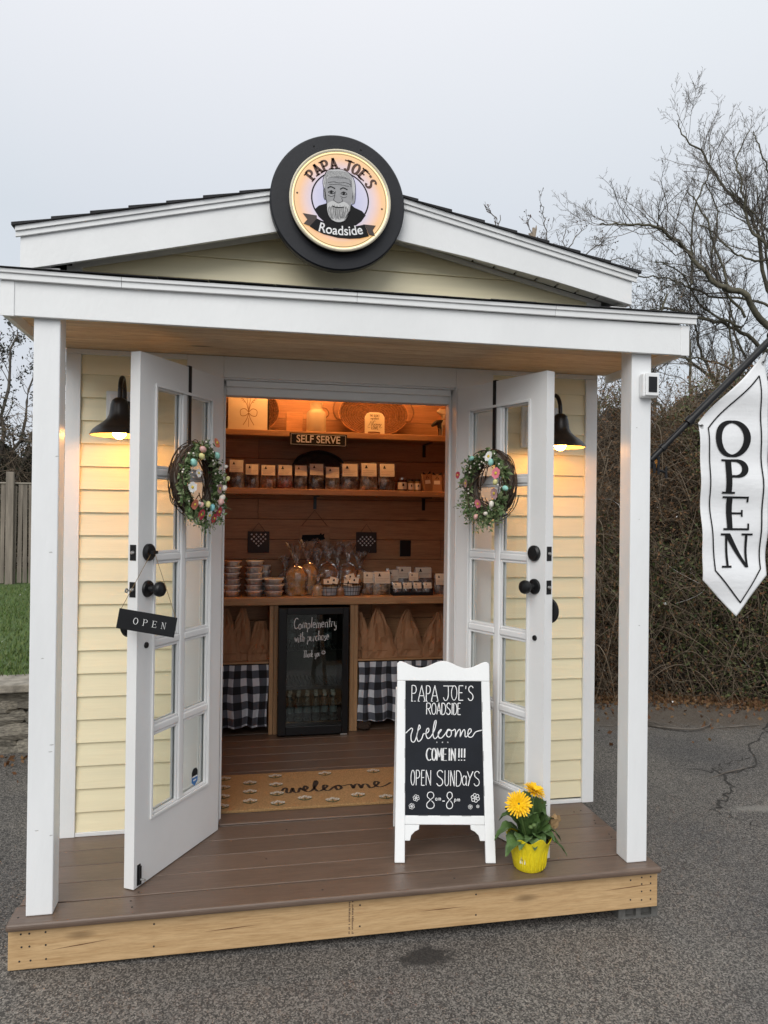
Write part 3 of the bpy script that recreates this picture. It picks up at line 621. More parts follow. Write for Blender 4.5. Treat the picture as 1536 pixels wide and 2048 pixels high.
for x in (.975, 1.003, 1.500, 1.527, .30): P('shelf_upright', bx(x, x+.026, 2.075, 2.401, .001, .837), SHELFZ, bev=.002)
for x0, x1 in ((.327, .974), (1.554, 2.465)): P('low_shelf', bx(x0, x1, 2.095, 2.4015, .448, .468), SHELFW, bev=.003)
for x, z in ((1.28, 1.553), (2.06, 1.553), (2.06, 1.935), (.62, 1.935)):
    m = MB(); m.box(x, x+.022, 2.394, 2.4015, z-.09, z-.001); m.box(x, x+.022, 2.20, 2.394, z-.006, z-.001); P('shelf_bracket', m, BLACK)
m = MB(); m.box(1.901, 1.980, 2.392, 2.4015, 1.134, 1.249); P('outlet_cover', m, BLACK, bev=.003)

# doors: local X from the hinge to the free edge, s*Y is the face towards the camera
DW, DH, TK = .573, 2.030, .0445
def make_door(s, loc, ang):
    y0, y1 = (-TK, 0) if s > 0 else (0, TK)
    gl0, gl1, gz0, gz1 = .089, .475, .238, 1.915
    m = MB(); m.box(0, gl0, y0, y1, 0, DH); m.box(gl1, DW, y0, y1, 0, DH); m.box(gl0, gl1, y0, y1, 0, gz0); m.box(gl0, gl1, y0, y1, gz1, DH)
    d = obj('door', m, DOORW, shed, loc=loc, rot=(0, 0, ang)); d['label'] = 'left glazed white door, open outward' if s > 0 else 'right glazed white door, open outward'
    yc = (y0+y1)/2; cx = (gl0+gl1)/2; zr = [gz0+(gz1-gz0)*i/5 for i in range(6)]
    m = MB(); m.prism([(cx-.016, yc-.020), (cx+.016, yc-.020), (cx+.016, yc+.020), (cx-.016, yc+.020)], gz0, gz1, 'z'); obj('muntin', m, DOORW, d, bev=.006)
    for z in zr[1:5]:
        for a, b in ((gl0, cx-.0165), (cx+.0165, gl1)): obj('muntin', MB().box(a, b, yc-.019, yc+.019, z-.015, z+.015), DOORW, d, bev=.006)
    # glazing beads, one stepped frame per pane, and the panes
    for i in range(5):
        for a, b in ((gl0, cx-.016), (cx+.016, gl1)):
            za = zr[i]+(.0152 if i else 0); zb = zr[i+1]-(.0152 if i < 4 else 0)
            m = MB()
            for yy0, yy1 in ((yc-.0145, yc-.004), (yc+.004, yc+.0145)):
                m.box(a, a+.011, yy0, yy1, za, zb); m.box(b-.011, b, yy0, yy1, za, zb); m.box(a+.011, b-.011, yy0, yy1, za, za+.011); m.box(a+.011, b-.011, yy0, yy1, zb-.011, zb)
            obj('glazing_bead', m, DOORW, d, bev=.003); obj('pane', MB().box(a+.002, b-.002, yc-.002, yc+.002, za+.002, zb-.002), GLASS, d)
    # lip moulding round the glazed field on both faces
    for f, sg in ((y0, -1), (y1, 1)):
        q = sorted((f, f+sg*.006)); m = MB(); m.box(gl0-.008, gl0+.004, *q, gz0-.008, gz1+.008); m.box(gl1-.004, gl1+.008, *q, gz0-.008, gz1+.008); m.box(gl0+.004, gl1-.004, *q, gz0-.008, gz0+.004); m.box(gl0+.004, gl1-.004, *q, gz1-.004, gz1+.008)
        obj('glass_moulding', m, DOORW, d, bev=.002)
    fy = y1 if s > 0 else y0
    knob = [(.0001, 0), (.0325, 0), (.033, .004), (.030, .009), (.013, .013), (.011, .030), (.016, .036), (.027, .046), (.0295, .058), (.026, .068), (.014, .074), (.0001, .075)]
    for sg, ff in ((s, fy),):
        m = MB().lathe([(r, h*sg) for r, h in knob], 28, (.515, ff, 1.128), 'y'); obj('knob', m, BLACK, d, smooth=True)
        m = MB().lathe([(.0001, 0), (.033, 0), (.033, .010*sg), (.026, .017*sg), (.0001, .018*sg)], 28, (.514, ff, 1.268), 'y')
        if sg == s and s > 0: m.box(.500, .528, min(ff+.018*sg, ff+.036*sg), max(ff+.018*sg, ff+.036*sg), 1.262, 1.274)
        obj('deadbolt', m, BLACK, d, smooth=True)
    obj('plug', MB().lathe([(.0001, .006*s), (.011, .005*s), (.012, 0)], 16, (.519, fy, .912), 'y'), BLACK, d, smooth=True)
    for z, hh in ((1.268, .030), (1.128, .029)):
        obj('strike_plate', MB().box(DW, DW+.002, yc-.014, yc+.014, z-hh, z+hh), BLACK, d, bev=.002)
        obj('latch', MB().lathe([(.0001, .009), (.006, .008), (.008, 0)], 12, (DW+.002, yc, z), 'x'), METAL, d, smooth=True)
    if s > 0:
        m = MB(); m.box(.537, .556, fy, fy+.004, .006, .085); m.box(.541, .552, fy+.0041, fy+.012, .010, .08); obj('foot_bolt', m, BLACK, d, bev=.002)
        m = MB().lathe([(.0001, .02), (.004, .019), (.004, 0)], 10, (.5465, fy+.0121, .030), 'y'); obj('bolt_handle', m, METAL, d)
        # round security sticker inside the lowest hinge-side pane
        T = lambda u, v: (.158+u, yc+.0035, .288+v)
        m = MB(); flat(m, [(-.022, .0), (-.022, .022), (-.010, .036), (.010, .036), (.022, .022), (.022, 0)], T); obj('sticker', m, BLACKM, d, fix=False)
        m = MB(); flat(m, [(-.022, -.001), (.022, -.001), (.022, -.022), (0, -.040), (-.022, -.022)], T); obj('sticker', m, plain('sticker_blue', (.03, .16, .42), .4), d, fix=False)
        m = MB(); flat(m, [(-.018, -.003), (.018, -.003), (.018, .003), (-.018, .003)], lambda u, v: (.158+u, yc+.0041, .288+v)); flat(m, [(-.012, -.012), (.012, -.012), (.010, -.018), (-.010, -.018)], lambda u, v: (.158+u, yc+.0041, .288+v)); obj('sticker', m, CHALK, d, fix=False)
    return d
LA = math.atan2(-math.sin(2.115), math.cos(2.115)); RA = math.atan2(-math.sin(1.1647), math.cos(1.1647))
dl = make_door(1, (.6965, .6623, .004), LA); dr = make_door(-1, (1.7939, .6623, .004), RA)
def door_point(h, an, d, z, off):      # off: metres towards the camera side
    dx, dy = math.cos(an), -math.sin(an); n = (-dy, dx) if an > 1.6 else (dy, -dx)
    return (h+dx*d+n[0]*off, .6623+dy*d+n[1]*off, z)

grit = MB(); random.seed(99)
for _ in range(420):
    x, y = random.uniform(-1.2, 4.6), -random.random()**1.5*1.6+random.uniform(-.05, .0) if random.random() < .6 else random.uniform(-1.2, 2.8)
    if -.05 < x < 2.55 and y > -.02: continue
    grit.sphere((x, y, GZ(x)+.001), random.uniform(.0018, .0042), 5, 3, (1, random.uniform(.6, 1.2), .6))
tag(obj('loose_grit', grit, plain('grit', (.24, .22, .20), .9, .4, 30)), 'scattered small pale grit lying on the asphalt', 'grit', kind='stuff')
# cinder block under the deck corner
cb = thing('cinder_block', 'grey concrete block supporting the right front corner of the deck', 'concrete block', (2.41, .055, GZ(2.41)))
m = MB(); zt = -.1735-GZ(2.41)
m.box(-.088, .088, .02, .19, 0, zt); m.box(-.088, .088, 0, .02, 0, .009); m.box(-.088, .088, 0, .02, zt-.009, zt)
for x0, x1 in ((-.088, -.058), (-.010, .012), (.060, .088)): m.box(x0, x1, 0, .0199, .0091, zt-.0091)
obj('block', m, CONC, cb)

# ================================================================== ROUND SIGN ON THE GABLE
sg = thing('round_sign', 'round black illuminated sign with a bearded man and lettering at the roof peak', 'sign', (1.186, .500, 2.806))
obj('ring', MB().lathe([(.001, .045), (.292, .045), (.300, .040), (.300, .006), (.294, 0), (.224, 0), (.001, .001)], 96, ax='y'), SIGNRING, sg, smooth=True)
obj('drum', MB().lathe([(.223, -.0005), (.223, -.036)], 96, (.005, 0, -.006), 'y'), BLACK, sg, smooth=True)
obj('rim', MB().lathe([(.2235, -.030), (.2235, -.040), (.218, -.043), (.212, -.041), (.212, -.0365)], 96, (.005, 0, -.006), 'y'), plain('cream_rim', (.62, .56, .42), .35), sg, smooth=True)
def signface():
    m, t, b = newmat('lit_face'); tc = t.nodes.new('ShaderNodeTexCoord'); mp = t.nodes.new('ShaderNodeMapping'); mp.inputs['Location'].default_value = (-.005, 0, .006); t.links.new(tc.outputs['Object'], mp.inputs[0])
    sc_ = nd(t, 'ShaderNodeVectorMath', operation='MULTIPLY'); sc_.inputs[1].default_value = (1, 0, 1); t.links.new(mp.outputs[0], sc_.inputs[0])
    ln = nd(t, 'ShaderNodeVectorMath', operation='LENGTH'); t.links.new(sc_.outputs[0], ln.inputs[0]); mr = nd(t, 'ShaderNodeMapRange'); mr.inputs[2].default_value = .213; t.links.new(ln.outputs['Value'], mr.inputs[0])
    r = t.nodes.new('ShaderNodeValToRGB'); e = r.color_ramp.elements; e[0].color = (.44, .46, .72, 1); e[0].position = .3; e[1].color = (1.0, .80, .34, 1)
    for p, c in ((.55, (.56, .54, .74)), (.72, (.82, .54, .48)), (.86, (1.0, .50, .13)), (.95, (1.0, .58, .13))):
        q = e.new(p); q.color = (*c, 1)
    t.links.new(mr.outputs[0], r.inputs[0]); n = noise(t, vec(t, (1, 1, 1), False), 9, 3); col = mixc(t, .25, r.outputs[0], ramp2(t, n, (.55, .5, .6), (1, .85, .8)), 'MULTIPLY')
    t.links.new(col, b.inputs['Emission Color']); b.inputs['Emission Strength'].default_value = .72; b.inputs['Base Color'].default_value = (.25, .25, .25, 1); b.inputs['Roughness'].default_value = .3
    return m
obj('lit_face', MB().lathe([(.0001, -.0362), (.2118, -.0362)], 96, (.005, 0, -.006), 'y'), signface(), sg)
obj('light_strip', MB().lathe([(.2082, -.0367), (.2115, -.0367)], 96, (.005, 0, -.006), 'y'), emit('led_strip', (1.0, .83, .45), 1.15), sg, fix=False)
obj('edge_line', MB().lathe([(.2015, -.0368), (.2035, -.0368)], 96, (.005, 0, -.006), 'y'), plain('brown_line', (.12, .06, .03), .6), sg, fix=False)
def ST(d): return lambda u, v: (.005+(u-760)*.000516, -.0366-d, -.006+(688-v)*.000491)
SB = plain('sign_brown', (.075, .030, .016), .55); SG1 = plain('portrait_grey', (.30, .30, .31), .6, .08, 60); SG2 = plain('portrait_pale', (.55, .55, .55), .6, .05)
# circle and shoulders
m = MB(); ribbon(m, A(757, 675, 242, 242, 0, 360, 60)[:-1], 12, ST(.0006), None, True); obj('emblem_circle', m, INK, sg, fix=False)
m = MB(); flat(m, [(540, 790), (575, 752), (640, 725), (700, 700), (830, 700), (880, 740), (945, 765), (978, 800), (940, 860), (880, 910), (757, 925), (640, 905), (575, 850)], ST(.0008)); obj('shoulders', m, INK, sg, fix=False)
hd = MB(); out_ = cr([(640, 500), (700, 470), (790, 470), (850, 500), (862, 560), (866, 640), (850, 720), (830, 790), (740, 830), (660, 790), (640, 720), (625, 640), (622, 560)], 4, True); flat(hd, out_, ST(.0012))
flat(hd, [(614, 600), (626, 590), (640, 690), (622, 700)], ST(.0012)); flat(hd, [(864, 600), (884, 606), (880, 700), (856, 718)], ST(.0012)); obj('face', hd, SG1, sg, fix=False)
m = MB(); flat(m, cr([(618, 590), (612, 520), (640, 445), (690, 420), (760, 414), (830, 440), (872, 500), (884, 570), (872, 640), (858, 560), (845, 500), (780, 475), (700, 482), (650, 500), (636, 540)], 3, True), ST(.0016)); obj('hair', m, SG2, sg, fix=False)
m = MB(); flat(m, cr([(644, 735), (690, 700), (738, 712), (790, 698), (838, 735), (828, 800), (800, 860), (740, 884), (680, 860), (650, 800)], 4, True), ST(.0016)); obj('beard', m, SG2, sg, fix=False)
m = MB(); 
for k in range(26):
    a = 660+k*6.8; b = a+(740-a)*-.12+random.uniform(-6, 6); z = 735+random.uniform(-5, 25); ribbon(m, [(a, z), ((a*.7+b*.3)+random.uniform(-4, 4), z+40), (740+(a-740)*.72, min(875, z+95+random.uniform(0, 20)))], 2.6, ST(.0021))
for k in range(22):
    a = 622+k*11; ribbon(m, [(a, 560 if k in (0, 1, 20, 21) else 492), (a+(750-a)*.06, 466), (690+(a-690)*.9+14, 425+abs(a-745)*.10)], 2.6, ST(.0021))
for (cx) in (680, 786):
    ribbon(m, cr([(cx-32, 590), (cx-5, 574), (cx+32, 588)], 4), 9, ST(.0021)); ribbon(m, cr([(cx-26, 625), (cx, 608), (cx+28, 626), (cx, 636), (cx-26, 625)], 4), 4, ST(.0021)); ribbon(m, A(cx, 622, 7, 7, 0, 360, 10), 9, ST(.0022))
    ribbon(m, cr([(cx-28, 650), (cx, 662), (cx+26, 648)], 4), 3, ST(.0021))
ribbon(m, cr([(715, 610), (705, 670), (700, 690), (722, 706), (740, 714), (762, 704), (778, 690), (768, 665)], 4), 4, ST(.0021)); ribbon(m, cr([(650, 540), (700, 528), (740, 534), (800, 526), (845, 540)], 4), 3, ST(.0021)); ribbon(m, cr([(660, 556), (740, 548), (830, 556)], 4), 2.5, ST(.0021)); ribbon(m, cr([(690, 745), (735, 755), (790, 745)], 4), 8, ST(.0022))
ribbon(m, [tuple(p[:2]) for p in cr([(614, 590), (608, 520), (640, 440), (690, 416), (760, 410), (830, 436), (876, 500), (888, 600), (880, 700), (850, 722), (838, 800), (800, 866), (740, 888), (680, 864), (648, 800), (640, 700), (618, 680), (614, 590)], 4)], 5, ST(.0023))
tag(obj('portrait_lines', m, INK, sg, fix=False), kind='stuff')
# ribbon banner
bn = MB(); flat(bn, [(500, 945), (560, 868), (600, 885), (700, 908), (800, 914), (900, 905), (970, 885), (1008, 988), (930, 1014), (840, 1026), (740, 1026), (620, 1004), (555, 978)], ST(.0027)); obj('banner', bn, INK, sg, fix=False)
bn = MB(); flat(bn, [(440, 832), (560, 842), (560, 870), (502, 942), (448, 926), (480, 885)], ST(.0024)); obj('banner_tail', bn, plain('banner_brown', (.045, .028, .022), .5), sg, fix=False); bn = MB(); flat(bn, [(948, 884), (1066, 886), (1040, 930), (1062, 984), (1006, 976), (972, 890)], ST(.0024)); obj('banner_tail', bn, MATS['banner_brown'], sg, fix=False)
m = MB(); ribbon(m, [(500, 945), (560, 868)], 4, ST(.003)); ribbon(m, [(970, 885), (1008, 988)], 4, ST(.003))
def arc_text(mb, s, cx, cy, r, a0, a1, h, sx, wd, T, ser, contrast=None, dr=0):
    ws = [G[c][0]+.16 for c in s]; tot = sum(ws); acc = 0
    for c, wgt in zip(s, ws):
        mid = a0+(a1-a0)*(acc+wgt/2)/tot; acc += wgt; a = R(mid); sgn = 1 if a1 < a0 else -1
        ex = (math.sin(a)*sgn, math.cos(a)*sgn); ey = (math.cos(a)*sgn, -math.sin(a)*sgn); ox, oy = cx+r*math.cos(a), cy-r*math.sin(a)
        def TT(u, v, ex=ex, ey=ey, ox=ox, oy=oy): return T(ox+ex[0]*u+ey[0]*v, oy+ex[1]*u+ey[1]*v)
        for st in G[c][1]:
            ribbon(mb, [((p[0]-G[c][0]/2)*h*sx, p[1]*h) for p in st], wd, TT, contrast)
            if ser and c not in "OS'CD":
                for p in (st[0], st[-1]):
                    if p[1] in (0, 1) and not (c == 'P' and len(st) > 5): ribbon(mb, [((p[0]-G[c][0]/2)*h*sx-wd*.95, p[1]*h+(wd*.2 if p[1] == 0 else -wd*.2)), ((p[0]-G[c][0]/2)*h*sx+wd*.95, p[1]*h+(wd*.2 if p[1] == 0 else -wd*.2))], wd*.5, TT)
m2 = MB(); arc_text(m2, "PAPA JOE'S", 755, 672, 262, 150, 24, 92, .92, 24, ST(.0010), True, .62); obj('lettering', m2, SB, sg, fix=False)
m2 = MB(); 
fc_ = bpy.data.curves.new('lettering', 'FONT'); fc_.body = 'Roadside'; fc_.size = 118; fc_.offset = 1.6; fc_.align_x = 'CENTER'
tmp_ = bpy.data.objects.new('lettering', fc_); me_ = bpy.data.meshes.new_from_object(tmp_); bpy.data.objects.remove(tmp_)
for v_ in me_.vertices:
    th = v_.co.x*.86/760; rad_ = 805-(v_.co.y); a_r = R(88.6)-th; T_ = ST(.0034); v_.co = Vector(T_(745+rad_*math.cos(a_r)+0*th, 193+rad_*math.sin(a_r)))
me_.materials.clear(); me_.materials.append(CHALK); o_l = link(bpy.data.objects.new('lettering', me_), sg)
for (u, v) in ((393, 655), (1118, 730)): obj('screw', MB().lathe([(.0001, -.0385), (.004, -.0375), (.0045, -.0363)], 10, (.005+(u-760)*.000516, 0, -.006+(688-v)*.000491), 'y'), SB, sg)
for a in (115, 68): obj('screw', MB().lathe([(.0001, -.001), (.0045, -.0006), (.005, .0002)], 10, (.262*math.cos(R(a)), 0, .262*math.sin(R(a))), 'y'), INK, sg)

# ================================================================== WALL LAMPS
def wall_lamp(loc, label, xb):
    t = thing('wall_lamp', label, 'lamp', loc, group='gooseneck lamps beside the doors')
    m = MB(); m.box(-.095, .095, -.022, 0, -.10, .10); m.box(-.078, .078, -.034, -.0225, -.083, .083); obj('mounting_block', m, WHITE, t, bev=.004)
    obj('wall_plate', MB().lathe([(.0001, -.062), (.030, -.060), (.050, -.050), (.056, -.040), (.056, -.0345)], 28, (xb, 0, 0), 'y'), BRONZE, t, smooth=True)
    pts = cr([(xb, -.055, .0), (xb, -.085, .05), (xb, -.095, .10), (xb, -.130, .135), (xb, -.175, .13), (xb, -.208, .09), (xb, -.215, .03)], 6)
    obj('gooseneck', MB().tube(pts, .0095, 12), BRONZE, t, smooth=True)
    prof = [(.009, .044), (.020, .040), (.031, .030), (.036, .014), (.039, -.008), (.042, -.028), (.050, -.046), (.066, -.062), (.088, -.078), (.104, -.092), (.112, -.103), (.116, -.112), (.118, -.114), (.115, -.116)]
    c = (xb, -.215, 0); obj('lamp_shade', MB().lathe(prof, 44, c), BRONZE, t, smooth=True)
    obj('shade_lining', MB().lathe([(.001, .01), (.03, .008), (.036, -.02), (.046, -.048), (.064, -.066), (.086, -.082), (.102, -.096), (.1145, -.1158)], 40, c), SHADE_IN, t, smooth=True)
    b = obj('bulb', MB().sphere((xb, -.215, -.100), .0285, 20, 14, (1, 1, 1.05)), BULB, t, smooth=True)
    return t
wall_lamp((.288, .6985, 1.858), 'lit black gooseneck lamp on the siding left of the doors', -.008)
wall_lamp((2.222, .6985, 1.866), 'lit black gooseneck lamp on the siding right of the doors', .018)

# interior tube light above the top shelf
t = thing('ceiling_light', 'warm tube light on the ceiling above the top shelf', 'light', (1.4, 2.02, 2.345))
obj('housing', MB().box(-.65, .65, -.025, .025, .0, .02), WHITE, t, bev=.003); obj('tube', MB().tube([(-.62, 0, -.012), (.62, 0, -.012)], .010, 10), TUBE, t, smooth=True)

# motion camera on the right post
t = thing('camera_box', 'small white wall camera with black window on the right porch post', 'camera', (2.425, .058, 1.972))
m = MB(); m.box(-.034, .034, -.035, -.001, -.050, .050); obj('case', m, WHITE, t, bev=.008, seg=3); obj('bezel', MB().box(-.026, .034, -.042, -.0355, -.044, .050), WHITE, t, bev=.004)
obj('lens_window', MB().box(-.014, .024, -.0445, -.0425, -.030, .034), BLACK, t, bev=.002)

# ================================================================== WREATHS
EGG = {'pink': (.72, .42, .38), 'mint': (.30, .60, .52), 'blue': (.22, .52, .55), 'yellow': (.72, .68, .30), 'cream': (.75, .70, .62)}
EG = {k: plain('egg_'+k, v, .45, .15, 60, rnd=0) for k, v in EGG.items()}
WL = island('wreath_leaves', [(.045, .11, .028), (.08, .17, .045), (.14, .22, .07), (.04, .085, .032), (.24, .28, .14)], .55)
PET = {'white': plain('petal_white', (.82, .82, .80), .6, .03), 'red': plain('petal_red', (.55, .05, .09), .6, .15, 30), 'pink': plain('petal_pink', (.75, .22, .28), .6, .15, 30), 'coral': plain('petal_coral', (.62, .20, .12), .6, .2, 30), 'mauve': plain('petal_mauve', (.42, .26, .26), .7, .2, 30)}
PIST = plain('flower_centre', (.65, .48, .06), .8, .2, 90)
VINE = island('wreath_vine', [(.035, .022, .015), (.065, .040, .028), (.10, .065, .045)], .85)
def daisy(name, r, n, mat, parent, loc, nrm, rnd=.08, cup=.15, cr_=.28):
    m = MB(); q = Vector(nrm).to_track_quat('Z', 'Y').to_matrix().to_4x4(); q.translation = Vector(loc)
    for k in range(n):
        a = 2*PI*k/n+random.uniform(-.1, .1); rr = r*random.uniform(1-rnd, 1+rnd); w_ = PI*r/n*1.15; ca, sa = math.cos(a), math.sin(a)
        def pp(u, v, z): return tuple(q @ Vector((ca*u-sa*v, sa*u+ca*v, z)))
        z1 = rr*cup*random.uniform(.5, 1.5)
        m.add([pp(.1*r, 0, 0), pp(rr*.45, w_, z1*.6), pp(rr*.85, w_*.8, z1), pp(rr, 0, z1*.9), pp(rr*.85, -w_*.8, z1), pp(rr*.45, -w_, z1*.6)], [(0, 1, 2, 3, 4, 5)])
    f = obj(name, m, mat, parent, fix=False); m = MB().sphere((0, 0, .004), r*cr_, 10, 6, (1, 1, .5)); m.xf(q); obj('flower_centre', m, PIST, f, smooth=True); return f
def wreath(loc, ang, seed, label, items, side):
    random.seed(seed); g = np.random.default_rng(seed); t = thing('wreath', label, 'wreath', loc, (0, 0, ang), 'spring wreaths on the doors'); Rr = .118; t.scale = (.93, 1, 1); lines = []
    for k in range(280):
        a0 = g.uniform(0, 2*PI); n = 9; span = g.uniform(.7, 1.8); rr = .012+abs(g.normal(0, .012)); ph = g.uniform(0, 2*PI); tw_ = g.uniform(-2, 2)
        a = a0+np.linspace(0, span, n); rad = Rr+.008+rr*np.cos(ph+tw_*np.linspace(0, 1, n)); y = rr*1.3*np.sin(ph+tw_*np.linspace(0, 1, n))
        if k % 14 == 0: rad = rad+np.linspace(0, .016, n)
        lines.append((np.column_stack([rad*np.cos(a), y, rad*np.sin(a)]), np.full(n, .0021)))
    tag(link(bpy.data.objects.new('vine_ring', fasttubes('vine_ring', lines, VINE, 4)), t), kind='stuff')
    obj('ring_core', MB().lathe([(Rr-.012, 0), (Rr-.004, -.022), (Rr+.014, -.024), (Rr+.026, 0), (Rr+.014, .020), (Rr-.004, .018), (Rr-.012, 0)], 40, ax='y'), BARK, t, smooth=True)
    # sprays of leaves on the front (-Y) of the ring
    C = []; stems = []
    for k in range(270):
        a = g.uniform(0, 2*PI)
        p = np.array([(Rr+g.normal(0, .012))*math.cos(a), -.016-abs(g.normal(0, .008)), (Rr+g.normal(0, .012))*math.sin(a)]); ta = a+g.choice([-1, 1])*g.uniform(.5, 1.5)
        L = g.uniform(.035, .085)*(1.25 if math.sin(a) < -.6 else .8); d = np.array([math.cos(ta), -g.uniform(.1, .9), math.sin(ta)])
        d /= np.linalg.norm(d); s = np.linspace(0, 1, 6)[:, None]; P_ = p+d*L*s+np.array([0, 0, -.02])*s**2; stems.append((P_, np.full(6, .0008)))
        for q in np.linspace(.25, 1, 7): C.append(p+d*L*q+np.array([0, 0, -.02])*q*q+g.normal(0, .0045, 3))
    tag(link(bpy.data.objects.new('sprig_stems', fasttubes('sprig_stems', stems, WL, 3)), t), kind='stuff')
    tag(link(bpy.data.objects.new('foliage', leaves('foliage', np.array(C), .0105, WL, .45)), t), kind='stuff')
    big = [np.array([(Rr+g.normal(0, .016))*math.cos(a), -.028-abs(g.normal(0, .008)), (Rr+g.normal(0, .016))*math.sin(a)]) for a in g.uniform(0, 2*PI, 80)]
    tag(link(bpy.data.objects.new('broad_leaves', leaves('broad_leaves', np.array(big), .020, WL, .5)), t), kind='stuff')
    bb = MB()
    for k in range(46):
        a = g.uniform(0, 2*PI); bb.sphere(((Rr+g.normal(0, .022))*math.cos(a), -.042-abs(g.normal(0, .008)), (Rr+g.normal(0, .022))*math.sin(a)), .0042, 6, 4)
    tag(obj('berries', bb, EG['cream'], t), kind='stuff')
    for kind, c, a, off, s in items:
        rad = Rr+off; p = (rad*math.cos(R(a)), -.066, rad*math.sin(R(a)))
        if kind == 'egg':
            m = MB().sphere((0, 0, 0), .0140*s, 14, 10, (.8, .8, 1.08)); m.xf(Matrix.Translation(Vector(p)) @ Matrix.Rotation(random.uniform(0, 3), 4, 'Y')); obj('egg', m, EG[c], t, smooth=True)
        else: daisy('flower', .022*s, 12 if c == 'white' else 9, PET[c], t, p, (math.cos(R(a))*.35*random.uniform(0, 1), -1, math.sin(R(a))*.3))
    return t
itL = [('egg', 'pink', 112, .01, 1.15), ('egg', 'yellow', 122, -.012, 1.05), ('egg', 'mint', 152, .012, 1.2), ('flower', 'white', 196, .012, 1.05), ('egg', 'mint', 58, .002, 1.05), ('egg', 'cream', -14, .01, 1.0), ('egg', 'cream', -33, .012, 1.1), ('egg', 'pink', -42, .014, 1.1), ('egg', 'blue', -76, .0, 1.05), ('egg', 'yellow', -92, -.016, .95),
       ('egg', 'pink', -118, .0, .9), ('egg', 'cream', -126, .004, .75), ('flower', 'red', -58, .035, 1.0), ('flower', 'red', -76, .045, 1.0), ('flower', 'white', -88, .028, .95), ('flower', 'red', -112, .036, 1.05), ('flower', 'coral', -136, .03, .95), ('flower', 'coral', 70, .045, 1.0), ('flower', 'mauve', -22, -.028, 1.0), ('egg', 'cream', 24, .03, .7), ('egg', 'yellow', 4, .035, .8), ('flower', 'white', 165, -.035, .8)]
itR = [('flower', 'white', 62, .012, 1.1), ('egg', 'mint', 50, -.002, 1.1), ('egg', 'mint', 118, .01, .95), ('flower', 'pink', 20, .0, 1.15), ('egg', 'yellow', 2, -.012, .95), ('flower', 'red', 165, .045, .8), ('flower', 'mauve', -24, -.008, 1.1), ('egg', 'cream', -48, .004, 1.0), ('flower', 'pink', -96, -.03, .95), ('egg', 'pink', -100, .03, .85), ('flower', 'mauve', 178, -.02, .9), ('egg', 'cream', -72, .02, .8), ('egg', 'mint', -8, .055, 1.0)]
wreath(door_point(.6965, 2.115, .298, 1.562, .060), LA+PI, 5, 'twig wreath with eggs and red flowers on the left door', itL, 1)
wreath(door_point(1.7939, 1.1647, .300, 1.568, .056), RA, 9, 'twig wreath with pink flower and pale eggs on the right door', itR, -1)
for h, an, d, z, lab in ((.6965, 2.115, .256, 2.0, 'black metal strap hanger over the top of the left door'), (1.7939, 1.1647, .258, 2.0, 'black metal strap hanger over the top of the right door')):
    t = thing('wreath_hanger', lab, 'hanger', door_point(h, an, d, 2.036, 0), (0, 0, LA if an > 1.6 else RA), 'strap hangers on the doors'); s = 1 if an > 1.6 else -1
    def yb(a, b): return sorted((a*s, b*s))
    m = MB(); y = yb(.0005, .0030); m.box(-.010, .010, *y, -.375, .0005); y = yb(-.0475, .0030); m.box(-.010, .010, *y, .0006, .0030); y = yb(-.0475, -.0450); m.box(-.010, .010, *y, -.06, .0005)
    y = yb(.0031, .05); m.box(-.004, .004, *y, -.375, -.371); obj('strap', m, BLACK, t, bev=.0005)

# hanging OPEN plate on the left door
t = thing('hanging_plate', 'black OPEN plate hanging on a string from the left door lock', 'sign', (.445, .085, 1.02), (0, R(9.5), R(-8)))
obj('plate', MB().box(-.106, .106, -.002, .002, -.037, .037), BLACKM, t, bev=.001); m = MB(); Tp = lambda u, v: (u, -.0026, v)
for c, u in zip('OPEN', (-.040, -.006, .028, .062)): serif_glyph(m, c, u-.0085, u+.0085, -.012, .012, .0021, Tp, .45, .0010)
obj('lettering', m, plain('white_ink', (.75, .75, .75), .6), t, fix=False)
inv = t.matrix_basis.inverted() if False else (Matrix.Translation(Vector(t.location)) @ t.rotation_euler.to_matrix().to_4x4()).inverted()
hk = inv @ Vector(door_point(.6965, 2.115, .514, 1.275, .024)); m = MB(); m.tube([(-.100, 0, .036), hk+Vector((-.004, 0, 0))], .0012, 4); m.tube([(.100, 0, .036), hk+Vector((.004, 0, 0))], .0012, 4); obj('string', m, plain('string', (.20, .13, .06), .8), t)
# round black signs on the outer faces of both doors
for h, an, lab in ((.6965, 2.115, 'round black sign hanging behind the left door'), (1.7939, 1.1647, 'round black sign hanging behind the right door')):
    p = door_point(h, an, .540, 1.0 if an > 1.6 else 1.03, -TK-.012); t = thing('door_sign', lab, 'sign', p, (0, 0, LA if an > 1.6 else RA), 'round signs behind the doors')
    obj('disc', MB().lathe([(.0001, -.006), (.054, -.006), (.054, .006), (.0001, .006)], 40, ax='y'), BLACKM, t, smooth=True)
    s = 1 if an > 1.6 else -1; obj('cord', MB().tube([(-.03, 0, .04), (-.02, 0, .13), (-.01, 0, .05)], .0015, 4), INK, t)
# key in the left door latch
kp = Vector(door_point(.6965, 2.115, .574, 1.130, -.022)); t = thing('door_key', 'small silver key sticking out of the left door edge', 'key', kp, (0, 0, LA)); m = MB(); m.tube([(.012, 0, 0), (.028, 0, .002)], .003, 8); m.lathe([(.004, -.0015), (.009, -.0015), (.009, .0015), (.004, .0015), (.004, -.0015)], 14, (.034, 0, .002), 'y'); obj('key', m, METAL, t)

